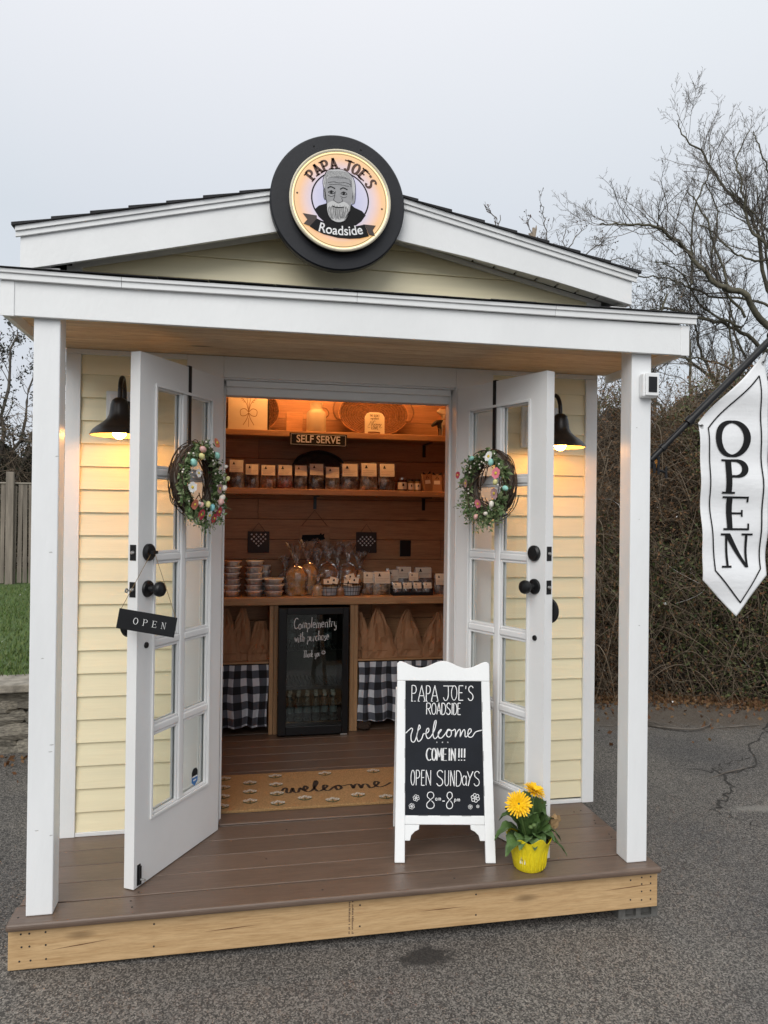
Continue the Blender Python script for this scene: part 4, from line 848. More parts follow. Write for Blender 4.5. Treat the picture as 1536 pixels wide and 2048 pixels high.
# ================================================================== SELF SERVE SIGN
t = thing('hanging_sign', 'black SELF SERVE sign on the front edge of the top shelf', 'sign', (1.281, 2.124, 1.918), (0, R(.6), 0))
obj('board', MB().box(-.19, .19, -.0035, .0, -.042, .042), BLACKM, t, bev=.006)
m = MB(); Tq = lambda u, v: (u, -.0042, v); q = [(-.180, -.034), (.180, -.034), (.180, .034), (-.180, .034)]
for i in range(4): ribbon(m, [q[i], q[(i+1) % 4]], .0022, Tq)
SWH = plain('sign_white', (.70, .70, .70), .6); obj('border_line', m, SWH, t, fix=False)
fc_ = bpy.data.curves.new('lettering', 'FONT'); fc_.body = 'SELF SERVE'; fc_.size = .068; fc_.offset = .0011; fc_.align_x = 'CENTER'; fc_.align_y = 'CENTER'
tmp_ = bpy.data.objects.new('lettering', fc_); me_ = bpy.data.meshes.new_from_object(tmp_); bpy.data.objects.remove(tmp_); me_.materials.clear(); me_.materials.append(SWH)
link(bpy.data.objects.new('lettering', me_), t); o_l = t.children[-1]; o_l.location = (0, -.0043, .001); o_l.rotation_euler = (PI/2, 0, 0); o_l.scale = (.88, 1, 1)

# ================================================================== CHALKBOARD A-FRAME
cbd = thing('chalkboard_sign', 'white-framed chalkboard sandwich sign with handwritten welcome and opening hours', 'sign', (1.620, .192, 0), (0, 0, R(-10.4)))
TI = R(-13.2)   # lean
HB = .815
fr = Matrix.Rotation(TI, 4, 'X')
def F_(mb): return mb.xf(fr)
top = []
for i in range(41):
    u = i/40; x = -.208+.416*u
    z = HB-.002-.030*(.5-.5*math.cos(2*PI*2*u))*(1 if .02 < u < .98 else 0) + (.0 if .03 < u < .97 else -.012*(1-min(u, 1-u)/.03))
    top.append((x*.965, z))
yF0, yF1 = -.010, .010
m = MB(); m.prism([(-.172, .728)] + [(x, z) for x, z in top[:1]] and [(-.200, .728)]+top+[(.200, .728)], yF0, yF1); F_(m); obj('top_rail', m, WHITE, cbd, bev=.003)
for s in (-1, 1):
    m = MB(); poly = [(s*.208, 0), (s*.166, 0), (s*.164, .7275), (s*.200, .7275)]; m.prism(poly if s > 0 else poly, yF0, yF1); F_(m); obj('leg', m, WHITE, cbd, bev=.003)
    m = MB(); poly = [(s*.1655, .146), (s*.1655, .085), (s*.145, .085), (s*.140, .105), (s*.125, .120), (s*.108, .128), (s*.106, .146)]; m.prism(poly, yF0+.002, yF1-.002); F_(m); obj('corner_bracket', m, WHITE, cbd, bev=.001)
m = MB(); m.box(-.1655, .1655, yF0, yF1, .1465, .182); F_(m); obj('bottom_rail', m, WHITE, cbd, bev=.003)
m = MB(); m.box(-.164, .164, -.005, .004, .1825, .7275); F_(m); obj('panel', m, BOARD, cbd)
back = Matrix.Translation(Vector((0, .36, 0))) @ Matrix.Rotation(R(15), 4, 'X')
for s in (-1, 1): m = MB(); m.box(min(s*.170, s*.205), max(s*.170, s*.205), -.009, .009, 0, .70); m.xf(back); obj('leg', m, WHITE, cbd, bev=.003)
m = MB(); m.box(-.1695, .1695, -.006, .006, .15, .185); m.box(-.1695, .1695, -.006, .006, .64, .70); m.xf(back); obj('back_rail', m, WHITE, cbd, bev=.002)
m = MB(); m.box(-.1695, .1695, -.003, .003, .186, .639); m.xf(back); obj('back_panel', m, BOARD, cbd)
def CT(x, y):
    v = (y-220)/1112; xl = 160+10*v; xr = 775+45*v; u = (x-xl)/(xr-xl); return tuple(fr @ Vector((-.164+.328*u, -.0062, .7275-.545*v)))
def box_write(mb, s, boxes, y0, y1, wd, jit=.012):
    for c, (a, b) in zip(s, boxes):
        W = b-a; H = y1-y0; jj = random.uniform(-jit, jit)*H
        for st in G[c][1]: ribbon(mb, [(a+p[0]/max(G[c][0]-.04, .12)*W, y1+jj-p[1]*H) for p in st], wd*random.uniform(.9, 1.1), CT)
random.seed(4); m = MB()
box_write(m, 'PAPA', [(210, 248), (265, 318), (328, 362), (372, 425)], 260, 392, 6.5)
box_write(m, "OE'S", [(535, 578), (592, 630), (642, 658), (672, 712)], 260, 384, 6.5)
ribbon(m, [(468, 262), (550, 262)], 6.5, CT); ribbon(m, cr([(508, 262), (510, 340), (500, 380), (482, 385), (470, 360)], 4), 6.5, CT)
for x in (214, 238, 269, 314, 334, 376, 420): ribbon(m, [(x-7, 394), (x+9, 394)], 4.5, CT)
box_write(m, 'ROADSIDE', [(332, 368), (376, 410), (418, 450), (456, 490), (497, 528), (536, 546), (553, 582), (587, 612)], 408, 505, 6.5)
for dx_ in (0, 4.5): box_write(m, 'COMEIN!!!', [(335+dx_, 374+dx_), (382+dx_, 412+dx_), (420+dx_, 462+dx_), (470+dx_, 500+dx_), (518+dx_, 526+dx_), (538+dx_, 574+dx_), (596+dx_, 606+dx_), (618+dx_, 628+dx_), (642+dx_, 652+dx_)], 788, 888, 6.5, 0.0)
box_write(m, 'OPEN', [(213, 243), (254, 284), (297, 325), (335, 378)], 970, 1092, 6.5); box_write(m, 'SUND', [(425, 475), (490, 524), (537, 572), (583, 628)], 970, 1095, 6.5)
ribbon(m, A(652, 1050, 16, 38, 0, 360, 16), 6, CT); ribbon(m, [(668, 1012), (670, 1092)], 6, CT); box_write(m, 'YS', [(676, 722), (732, 776)], 975, 1093, 6.5)
box_write(m, '8', [(343, 404)], 1145, 1278, 6.5); box_write(m, '8', [(507, 556)], 1145, 1278, 6.5); ribbon(m, [(474, 1217), (494, 1217)], 7, CT)
def sm(s, x, y, h):
    for c in s:
        for st in G[c][1]: ribbon(m, [(x+p[0]*h, y-p[1]*h) for p in st], 4.5, CT)
        x += G[c][0]*h+6
sm('am', 416, 1212, 38); sm('pm', 572, 1218, 38)
ribbon(m, cr([(165, 665), (190, 640), (212, 622), (222, 634), (210, 680), (214, 728), (238, 735), (258, 680), (272, 605), (280, 598), (284, 622), (268, 640), (256, 690), (270, 732), (296, 712), (312, 668), (330, 668), (354, 648), (352, 622), (338, 632), (332, 672), (346, 706), (372, 692), (402, 632), (414, 566), (404, 560), (392, 620), (390, 680), (404, 708), (424, 694), (440, 660), (458, 636), (450, 634), (432, 660), (438, 698), (462, 700), (494, 660), (512, 630), (536, 640), (538, 676), (518, 694), (500, 676), (512, 640), (548, 640), (566, 628), (574, 650), (572, 692), (588, 650), (606, 628), (614, 650), (612, 690), (628, 650), (644, 630), (652, 652), (652, 684), (664, 690), (682, 668), (702, 644), (696, 624), (682, 630), (674, 662), (684, 692), (712, 688), (738, 650), (790, 634)], 4), 7.5, CT)
for x in (422, 468, 512): ribbon(m, A(x, 738, 3, 3, 0, 360, 6), 5, CT)
for (cx, cy, r) in ((258, 1193, 28), (222, 1260, 25), (745, 1190, 38), (705, 1262, 19), (767, 1258, 13)):
    for k in range(6): a = 2*PI*k/6+.3; ribbon(m, A(cx+math.cos(a)*r*.60, cy+math.sin(a)*r*.60, r*.34, r*.34, 0, 360, 10), max(3, r*.14), CT)
    ribbon(m, A(cx, cy, r*.12, r*.12, 0, 360, 6), 4, CT)
tag(obj('chalk_lettering', m, CHALK, cbd, fix=False), kind='stuff')
m = MB()
for (x, z) in ((-.085, .7276), (.0, .7276), (.07, .7276), (-.09, .1824), (.0, .1824), (.09, .1824)): m.box(x-.02, x+.02, -.0103, -.0098, z-.0016, z+.0016)
for z in (.62, .42, .28): m.box(.166, .1675, -.0103, -.0098, z-.02, z+.02); m.box(-.1675, -.166, -.0103, -.0098, z-.01, z+.03)
F_(m); tag(obj('paint_wear', m, plain('worn_edge', (.20, .20, .20), .8), cbd), kind='stuff')

# ================================================================== FLOWER POT
fp_scale = 1.12
fp = thing('flower_pot', 'yellow pot of gerbera daisies on the deck beside the chalkboard', 'potted plant', (1.947, .098, 0), (0, 0, .2)); fp.scale = (fp_scale, fp_scale, 1.08)
YEL = plain('pot_yellow', (.86, .70, .02), .38, .08, 30, .5, 70, rnd=0, stretch=(1, 1, .35))
m = MB(); n = 48; prof = [(.0005, 0.001), (.050, .001), (.054, .006), (.062, .05), (.072, .10), (.083, .125), (.081, .125), (.068, .098), (.0005, .096)]
for j, (r, z) in enumerate(prof):
    for k in range(n):
        a = 2*PI*k/n; f = 0
        if j in (4, 5, 6): f = (1 if j > 4 else .25)*(.011*math.sin(a*7+.6)+.007*math.sin(a*3+1)); 
        rr = r+(.0022*math.sin(a*22) if 2 <= j <= 4 else 0)+(f*.4 if j >= 4 and j < 7 else 0); m.v.append((rr*math.cos(a), rr*math.sin(a), z+f*(1 if j in (5, 6) else 0)))
m.f += [(i*n+k, i*n+(k+1) % n, (i+1)*n+(k+1) % n, (i+1)*n+k) for i in range(len(prof)-1) for k in range(n)]; obj('pot', m, YEL, fp, smooth=True)
obj('soil', MB().lathe([(.0001, .106), (.070, .104)], 20), CORE, fp)
m = MB()
for a in np.linspace(-2.6, -.5, 9):
    pts = [((.0555+.23*z*.55+.0022)*math.cos(a+.06*math.sin(z*70)), (.0555+.23*z*.55+.0022)*math.sin(a+.06*math.sin(z*70)), z) for z in (.012, .03, .05, .07, .09)]; m.tube(pts, .0016, 4)
obj('embossed_vine', m, YEL, fp, smooth=True)
T = lambda u, v: ((.0605+v*.1)*math.cos(-2.55+u), (.0605+v*.1)*math.sin(-2.55+u), .035+v); m = MB(); flat(m, [(-.17, 0), (.17, 0), (.17, .026), (-.17, .026)], T); obj('price_tag', m, CHALK, fp, fix=False)
m = MB(); T2 = lambda u, v: ((.0611+v*.1)*math.cos(-2.55+u), (.0611+v*.1)*math.sin(-2.55+u), .035+v)
for k in range(6): flat(m, [(-.12+.04*k, .012), (-.10+.04*k, .012), (-.10+.04*k, .021), (-.12+.04*k, .021)], T2)
obj('tag_print', m, INK, fp, fix=False)
GL = plain('gerbera_leaf', (.065, .12, .032), .5, .35, 22, .5, 60); GS = plain('gerbera_stem', (.10, .16, .045), .6)
def gleaf(a, L, w0, lift, droop, z0=.10):
    m = MB(); n = 9; vs = []; ca, sa = math.cos(a), math.sin(a)
    for i in range(n+1):
        t = i/n; r = .012+L*.82*t; w_ = w0*1.25; z = z0+lift*math.sin(t*PI*.62)-droop*t*t; hw = w_*math.sin(PI*min(1, t**.75*.96+.02))*(1+.16*math.sin(i*2.4))+.002
        for k, q in enumerate((-1, -.5, 0, .5, 1)):
            zz = z+abs(q)*hw*.35+.004*math.sin(i*2.1+q*3); vs.append((ca*r-sa*hw*q, sa*r+ca*hw*q, zz))
    m.add(vs, [(i*5+k, i*5+k+1, i*5+k+6, i*5+k+5) for i in range(n) for k in range(4)]); obj('leaf', m, GL, fp, smooth=True, fix=False)
random.seed(21)
for a, L, w_, li, dr in ((-2.9, .13, .032, .05, .075), (-2.5, .10, .030, .055, .05), (3.0, .15, .026, .09, .07), (-1.9, .085, .028, .05, .045), (-1.4, .08, .03, .06, .04), (-.9, .10, .034, .07, .05), (-.3, .13, .032, .07, .07), (.1, .14, .026, .10, .06), (.6, .12, .034, .12, .03), (1.2, .11, .036, .13, .02), (1.9, .12, .034, .12, .03), (2.5, .12, .03, .11, .04), (-1.0, .06, .03, .12, .0), (-2.2, .06, .028, .12, .0), (0, .07, .03, .14, .0), (1.6, .06, .03, .16, .0), (-.5, .15, .022, .04, .085), (-1.7, .05, .02, .08, .0)): gleaf(a, L, w_, li, dr)
YP = island('gerbera_yellow', [(.90, .58, .01), (.95, .70, .03), (.85, .48, .01)], .5)
def gerbera(tip, r, nrm, base):
    pts = cr([base, (base[0]*.4+tip[0]*.6, base[1]*.4+tip[1]*.6, (base[2]+tip[2])/2+.01), tip], 6); st = obj('stem', MB().tube(pts, .0035, 8), GS, fp, smooth=True)
    q = Vector(nrm).to_track_quat('Z', 'Y').to_matrix().to_4x4(); q.translation = Vector(tip); m = MB()
    for ring, (k0, rr, lift, zz) in enumerate(((26, 1, .12, 0), (24, .86, .32, .003), (20, .62, .5, .005), (16, .40, .6, .007))):
        for k in range(k0):
            a = 2*PI*(k+.5*ring)/k0+random.uniform(-.06, .06); L = r*rr*random.uniform(.9, 1.06); hw = r*.075; ca, sa = math.cos(a), math.sin(a); z1 = L*lift*random.uniform(.6, 1.3)
            pp = lambda u, v, z: tuple(q @ Vector((ca*u-sa*v, sa*u+ca*v, z+zz)))
            m.add([pp(.08*r, -hw*.5, 0), pp(.08*r, hw*.5, 0), pp(L*.6, hw, z1*.7), pp(L*.93, hw*.7, z1), pp(L, 0, z1*.95), pp(L*.93, -hw*.7, z1), pp(L*.6, -hw, z1*.7)], [(0, 1, 2, 3, 4, 5, 6)])
    tag(obj('petals', m, YP, fp, fix=False), kind='stuff'); m = MB().sphere((0, 0, -.004), r*.26, 12, 8, (1, 1, .55)); m.xf(q); obj('flower_base', m, GS, fp, smooth=True)
gerbera((-.066, -.03, .258), .050, (-.45, -.75, .5), (-.008, 0, .10)); gerbera((.018, .0, .282), .045, (.25, -.35, .9), (.006, .0, .10))
for (x, y, z) in ((-.028, -.05, .175), (-.018, -.055, .182), (-.01, -.045, .172)): obj('bud', MB().sphere((x, y, z), .009, 10, 7, (1, 1, .8)), GS, fp, smooth=True)
m = MB().sphere((.115, .01, .150), .028, 10, 6, (1, .5, .8)); obj('withered_flower', MB().add([(v[0]+random.uniform(-.006, .006), v[1]+random.uniform(-.006, .006), v[2]+random.uniform(-.008, .008)) for v in m.v], m.f), plain('withered', (.30, .19, .09), .8), fp)

# ================================================================== FLAG AND POLE
PB = Vector((2.458, .10, 1.655)); PE = Vector((3.14, .10, 2.305)); pd = (PE-PB).normalized()
fl = thing('flag_pole', 'black angled flag pole fixed to the side of the right porch post', 'flag pole', PB)
V0 = Vector((0, 0, 0)); L = (PE-PB).length
m = MB(); m.tube([V0+pd*.02, V0+pd*.27], .0125, 14); m.tube([V0+pd*.27, V0+pd*(L-.12)], .0160, 14); obj('pole', m, BLACK, fl, smooth=True)
m = MB(); m.tube([V0+pd*.255, V0+pd*.285], .0200, 14); obj('collar', m, BLACK, fl, smooth=True); m = MB(); m.tube([V0+pd*.09, V0+pd*.11], .0165, 12); obj('collar', m, BLACK, fl, smooth=True)
m = MB()
for k in range(5): m.tube([V0+pd*(L-.12+.022*k), V0+pd*(L-.105+.022*k)], .028-.0005*k, 16)
m.tube([V0+pd*(L-.12), V0+pd*L], .020, 12); obj('grip', m, BLACK, fl, smooth=True)
m = MB(); m.box(-.008, -.002, -.02, .02, -.05, .05); m.box(-.002, .03, -.007, .007, -.02, .02); m.box(.02, .034, -.012, .012, -.04, .0); m.box(.042, .054, -.010, .010, -.045, .03); m.tube([(.03, 0, -.02), (.085, 0, -.035)], .006, 8); m.tube([(.085, 0, -.01), (.088, 0, -.06)], .007, 8); obj('bracket', m, BLACK, fl, bev=.001)
FO = Vector((2.697, .10, 1.831))
fg = thing('open_flag', 'white pennant flag reading OPEN downward hanging from the black pole', 'flag', FO)
CLOTH = None
def clothm():
    m, t, b = newmat('flag_cloth'); v = vec(t, (1, 1, 1), False); wv = t.nodes.new('ShaderNodeTexNoise'); n = noise(t, v, 7, 4, .6, 1.5); n2 = noise(t, vec(t, (1, 1, 6), False), 3.2, 3, .6)
    b.inputs['Base Color'].default_value = (.80, .81, .825, 1); b.inputs['Roughness'].default_value = .6; b.inputs['Sheen Weight'].default_value = .2
    ad = nd(t, 'ShaderNodeMath', operation='ADD'); t.links.new(n, ad.inputs[0]); t.links.new(n2, ad.inputs[1]); bump(t, b, ad.outputs[0], .22, .012); return m
def wav(u, v): return .010*math.sin(u*16+v*5)+.006*math.sin(v*14+u*9)+.004*math.sin(v*31)+.012*max(0, -v-.55)*math.sin(u*20)
def fT(d=0): return lambda X, Z: (X-FO.x, wav(X-FO.x, Z-FO.z)-d, Z-FO.z)
def inside_cols(nx=36, nz=90):
    m = MB(); idx = {}
    def top(u): return 1.836+(2.160-1.836)*u
    def bot(u): return 1.163+(1.006-1.163)*(u/.50) if u < .5 else 1.006+(1.182-1.006)*((u-.5)/.5)
    def xL(z): return 2.697+(2.720-2.697)*min(1, max(0, (1.83-z)/.67))
    def xR(z): return 3.028+.012*min(1, max(0, (2.15-z)/.97))
    T = fT()
    for i in range(nx+1):
        u = i/nx
        for j in range(nz+1):
            z = top(u)+(bot(u)-top(u))*j/nz; X = xL(z)+(xR(z)-xL(z))*u; m.v.append(T(X, z))
    m.f = [(i*(nz+1)+j, i*(nz+1)+j+1, (i+1)*(nz+1)+j+1, (i+1)*(nz+1)+j) for i in range(nx) for j in range(nz)]; return m
o = obj('cloth', inside_cols(), clothm(), fg, smooth=True); md = o.modifiers.new('thickness', 'SOLIDIFY'); md.thickness = .0012; md.offset = 1
def dense(pts, n=14):
    out = []
    for i in range(len(pts)-1):
        for k in range(n): out.append((pts[i][0]+(pts[i+1][0]-pts[i][0])*k/n, pts[i][1]+(pts[i+1][1]-pts[i][1])*k/n))
    return out+[pts[-1]]
m = MB(); bd = dense([(2.982, 2.050), (2.747, 1.816), (2.752, 1.50), (2.771, 1.205), (2.900, 1.066), (3.010, 1.210), (3.004, 1.6), (2.982, 2.050)]); ribbon(m, bd, .0062, fT(.0035)); obj('border_line', m, INK, fg, fix=False)
m = MB()
for c, x0, x1, z0, z1 in (('O', 2.786, 2.943, 1.683, 1.853), ('P', 2.812, 2.932, 1.523, 1.688), ('E', 2.818, 2.952, 1.366, 1.528), ('N', 2.803, 2.970, 1.205, 1.368)):
    z0 += .012
    if c in 'PEN': # subdivide long bars by drawing in short pieces
        tmp = MB(); serif_glyph(tmp, c, x0, x1, z0, z1-.004, .030, lambda u, v: (u, 0, v), .35, .0085)
        bm = bmesh.new(); me = tmp.mesh('t'); bm.from_mesh(me); bmesh.ops.subdivide_edges(bm, edges=[e for e in bm.edges if e.calc_length() > .02], cuts=6, use_grid_fill=True); bmesh.ops.triangulate(bm, faces=bm.faces)
        bm.verts.ensure_lookup_table(); T = fT(.0035); m.add([T(v.co.x, v.co.z) for v in bm.verts], [[v.index for v in f.verts] for f in bm.faces]); bm.free()
    else: serif_glyph(m, c, x0, x1, z0, z1, .030, fT(.0035), .34)
obj('lettering', m, INK, fg, fix=False)
m = MB()
for (x, z) in ((2.712, 1.822), (3.012, 2.11)): m.lathe([(.004, -.004), (.008, -.005), (.0085, .001)], 14, (x-FO.x, wav(x-FO.x, z-FO.z), z-FO.z), 'y')
obj('grommet', m, METAL, fg, smooth=True)
m = MB(); pa = PB+pd*.27-FO; m.tube([pa, (pa+Vector((.012, -.014, -.01))), (.015, wav(.015, -.009)-.006, -.009)], .0022, 5); pa = PB+pd*(L-.10)-FO; m.tube([pa, (.315, wav(.315, .279)-.006, .279)], .0022, 5); obj('tie', m, BLACK, fg)

# ================================================================== DOORMAT
mt = thing('doormat', 'tan coir welcome mat with printed white flowers inside the doorway', 'doormat', (1.245, 1.08, .0005), (0, 0, R(-.6)))
COIR = plain('coir', (.42, .25, .105), .95, .35, 150, .9, 260, rnd=0)
obj('mat', MB().box(-.60, .60, -.245, .245, 0, .014), COIR, mt, bev=.004)
mT = lambda u, v: (u, v, .0152); MG = plain('mat_leaf', (.05, .075, .035), .95, .3, 120, rnd=0); MW = plain('mat_white', (.58, .56, .50), .95, .3, 120, rnd=0); MI = plain('mat_black', (.035, .022, .015), .95, .3, 120, rnd=0)
fl1, fl2 = MB(), MB(); random.seed(3)
def matflower(x, y, s=1):
    for k in range(3):
        cx = x+(k-1)*.022*s; cy = y+.012*s+(.012*s if k == 1 else 0)
        for j in range(5): a = 2*PI*j/5+.4; flat(fl1, [(cx+.009*s*math.cos(a)+.0058*s*math.cos(b), cy+.009*s*math.sin(a)+.0058*s*math.sin(b)) for b in np.linspace(0, 2*PI, 7)[:-1]], mT)
    ribbon(fl2, [(x, y+.010*s), (x, y-.028*s)], .005*s, mT); ribbon(fl2, cr([(x, y-.026*s), (x+.016*s, y-.018*s), (x+.034*s, y-.002*s)], 4), .009*s, mT); ribbon(fl2, cr([(x, y-.026*s), (x-.016*s, y-.018*s), (x-.034*s, y-.002*s)], 4), .009*s, mT)
for i in range(9):
    for j in range(4):
        x = -.535+.134*i; y = -.19+.125*j+(.045 if i % 2 else 0)
        if -.26 < x < .36 and -.09 < y < .11 or y > .22: continue
        matflower(x, y, 1.0)
tag(obj('printed_blossoms', fl1, MW, mt, fix=False), kind='stuff'); tag(obj('printed_leaves', fl2, MG, mt, fix=False), kind='stuff')
m = MB(); wel = [(445, 1180), (458, 1163), (470, 1168), (466, 1190), (484, 1192), (498, 1165), (503, 1188), (522, 1190), (535, 1165), (552, 1180), (572, 1165), (562, 1152), (552, 1170), (565, 1188), (592, 1180), (625, 1135), (618, 1120), (604, 1160), (618, 1186), (645, 1178), (672, 1155), (655, 1150), (650, 1175), (672, 1184), (705, 1160), (730, 1152), (738, 1170), (716, 1180), (712, 1158), (748, 1156), (790, 1148), (796, 1172), (812, 1150), (830, 1148), (836, 1172), (852, 1150), (872, 1150), (880, 1172), (905, 1165), (935, 1140), (920, 1132), (908, 1152), (925, 1168), (960, 1160), (995, 1140)]
ribbon(m, cr([(-.24+(x-445)*.00096, -.030+(1180-y-(x-445)*.035*0)*.0022) for x, y in [(x*1.08-36, y+(x-445)*.045) for x, y in wel]], 4), .015, mT, .5); obj('lettering', m, MI, mt, fix=False)

# ================================================================== FRIDGE
fz = thing('drinks_fridge', 'black glass-door drinks fridge under the counter with handwritten note', 'fridge', (1.2555, 2.0, .002))
w2 = .226; m = MB(); m.box(-w2, -w2+.03, .045, .40, .02, .815); m.box(w2-.03, w2, .045, .40, .02, .815); m.box(-w2+.03, w2-.03, .045, .40, .02, .05); m.box(-w2+.03, w2-.03, .045, .40, .785, .815); m.box(-w2+.03, w2-.03, .385, .40, .05, .785); obj('cabinet', m, BLACK, fz)
m = MB(); m.box(-w2, -w2+.052, 0, .042, .01, .822); m.box(w2-.040, w2, 0, .042, .01, .822); m.box(-w2+.052, w2-.04, 0, .042, .01, .066); m.box(-w2+.052, w2-.04, 0, .042, .780, .822); obj('door_frame', m, BLACK, fz, bev=.003)
obj('door_glass', MB().box(-w2+.0525, w2-.0405, .018, .022, .0665, .7795), DGLASS, fz)
obj('inner_lining', MB().box(-w2+.031, w2-.031, .378, .384, .052, .784), plain('fridge_grey', (.12, .12, .115), .6), fz)
for z in (.075, .31, .54):
    m = MB()
    for k in range(15): m.tube([(-.18+.0255*k, .06, z), (-.18+.0255*k, .37, z)], .0022, 4)
    m.tube([(-.19, .06, z), (.19, .06, z)], .003, 5); obj('wire_shelf', m, METAL, fz)
obj('hinge', MB().box(w2-.05, w2-.005, -.006, .0, -.0, .009), METAL, fz, bev=.001)
fT2 = lambda x, y: (-w2+.052+(x-455)/(808-455)*.36, .0172, .779-(y-100)/(800-100)*.7127)
m = MB(); random.seed(8)
def hand(s, x, y, h, sx, wd):
    for i, c in enumerate(s):
        jj = random.uniform(-.05, .05)*h
        for st in G[c][1]: ribbon(m, [(x+p[0]*h*sx+p[1]*h*.06, y-p[1]*h+jj-i*1.0) for p in st], wd, fT2)
        x += (G[c][0]+.10)*h*sx
hand('Complementry', 500, 190, 66, .66, 4.6); hand('with purchase', 505, 275, 60, .58, 4.4); hand('Thank you', 560, 372, 44, .52, 4.0)
ribbon(m, A(688, 342, 11, 11, 0, 360, 12), 3, fT2); ribbon(m, A(688, 344, 6, 5, 20, 160, 5), 2.5, fT2); ribbon(m, A(684, 338, 1.5, 1.5, 0, 360, 5), 2.5, fT2); ribbon(m, A(692, 338, 1.5, 1.5, 0, 360, 5), 2.5, fT2)
tag(obj('handwriting', m, CHALK, fz, fix=False), kind='stuff')
BOT = clear('bottle_plastic', (.78, .85, .88), .35, .08, .16); CAPM = plain('white_cap', (.75, .76, .76), .5)
names = ['leftmost', 'second from the left', 'third from the left', 'third from the right', 'second from the right', 'rightmost']
def bottle(loc, label, grp, first=[None]):
    if first[0] is None:
        t = thing('water_bottle', label, 'bottle', loc, group=grp); obj('bottle', MB().lathe([(.0001, .0), (.024, .001), (.026, .006), (.026, .04), (.0245, .045), (.026, .05), (.026, .10), (.0245, .105), (.026, .11), (.024, .135), (.012, .155), (.012, .165)], 16), BOT, t, smooth=True)
        obj('cap', MB().lathe([(.0135, .160), (.0135, .178), (.012, .180), (.0001, .180)], 14), CAPM, t, smooth=True); obj('label_band', MB().lathe([(.0264, .055), (.0264, .095)], 16), plain('band', (.30, .34, .36), .5), t, smooth=True); first[0] = t; return t
    c = dup(first[0], label, loc); c['group'] = grp; return c
for i in range(6): bottle((1.2555-.145+.057*i, 2.085, .081), 'water bottle, %s in the front fridge row' % names[i], 'bottles in the fridge')
for i in range(6): bottle((1.2555-.135+.056*i, 2.165, .081), 'water bottle, %s in the second fridge row' % names[i], 'bottles in the fridge')
for i in range(4): bottle((1.2555-.13+.08*i, 2.17, .546), 'water bottle, %s on the upper fridge shelf' % ['leftmost', 'second from the left', 'second from the right', 'rightmost'][i], 'bottles in the fridge')

# ================================================================== CURTAINS AND PAPER BAGS UNDER THE COUNTER
def checkm():
    m, t, b = newmat('buffalo_check'); uv = t.nodes.new('ShaderNodeUVMap'); sp_ = t.nodes.new('ShaderNodeSeparateXYZ'); t.links.new(uv.outputs[0], sp_.inputs[0]); outs = []
    for i in (0, 1):
        f = nd(t, 'ShaderNodeMath', operation='FRACT'); t.links.new(sp_.outputs[i], f.inputs[0]); g = nd(t, 'ShaderNodeMath', operation='GREATER_THAN'); g.inputs[1].default_value = .5; t.links.new(f.outputs[0], g.inputs[0]); outs.append(g.outputs[0])
    a = nd(t, 'ShaderNodeMath', operation='ADD'); t.links.new(outs[0], a.inputs[0]); t.links.new(outs[1], a.inputs[1]); h = nd(t, 'ShaderNodeMath', operation='MULTIPLY'); h.inputs[1].default_value = .5; t.links.new(a.outputs[0], h.inputs[0])
    r = t.nodes.new('ShaderNodeValToRGB'); r.color_ramp.interpolation = 'CONSTANT'; e = r.color_ramp.elements; e[0].color = (.66, .69, .74, 1); e[1].position = .25; e[1].color = (.10, .11, .135, 1); q = e.new(.75); q.color = (.012, .013, .017, 1)
    t.links.new(h.outputs[0], r.inputs[0]); t.links.new(r.outputs[0], b.inputs['Base Color']); b.inputs['Roughness'].default_value = .9; return m
CHK = checkm()
def curtain(x0, x1, z0, z1, label, seed):
    random.seed(seed); n = int((x1-x0)/.006); nz = 26; V = []; U = []; s = 0; px = None; ph = [random.uniform(0, 6) for _ in range(4)]
    for i in range(n+1):
        x = x0+(x1-x0)*i/n; f = .013*math.sin(x*62+ph[0])+.008*math.sin(x*101+ph[1])+.006*math.sin(x*33+ph[2])
        if px: s += math.hypot(x-px[0], f-px[1])
        px = (x, f)
        for j in range(nz+1):
            t = j/nz; V.append((x+.006*math.sin(t*5+x*20), 2.083+f*(.35+.75*t)-.004*t, z1+(z0-z1)*t+.004*math.sin(x*40)*t)); U.append((s/.098, (z1-z0)*t/.100+.15))
    F = [(i*(nz+1)+j, (i+1)*(nz+1)+j, (i+1)*(nz+1)+j+1, i*(nz+1)+j+1) for i in range(n) for j in range(nz)]
    me = bpy.data.meshes.new('cloth'); me.from_pydata(V, [], F); uv = me.uv_layers.new(name='UVMap')
    for l in me.loops: uv.data[l.index].uv = U[l.vertex_index]
    me.materials.append(CHK); me.polygons.foreach_set('use_smooth', [True]*len(me.polygons)); t = thing('curtain', label, 'curtain', (0, 0, 0), group='checked curtains under the counter'); link(bpy.data.objects.new('cloth', me), t)
    obj('rod', MB().tube([(x0-.01, 2.088, z1+.003), (x1+.01, 2.088, z1+.003)], .004, 6), BLACK, t)
curtain(.40, .968, .055, .452, 'black and white checked curtain left of the fridge', 1); curtain(1.562, 2.36, .062, .452, 'black and white checked curtain right of the fridge', 2)
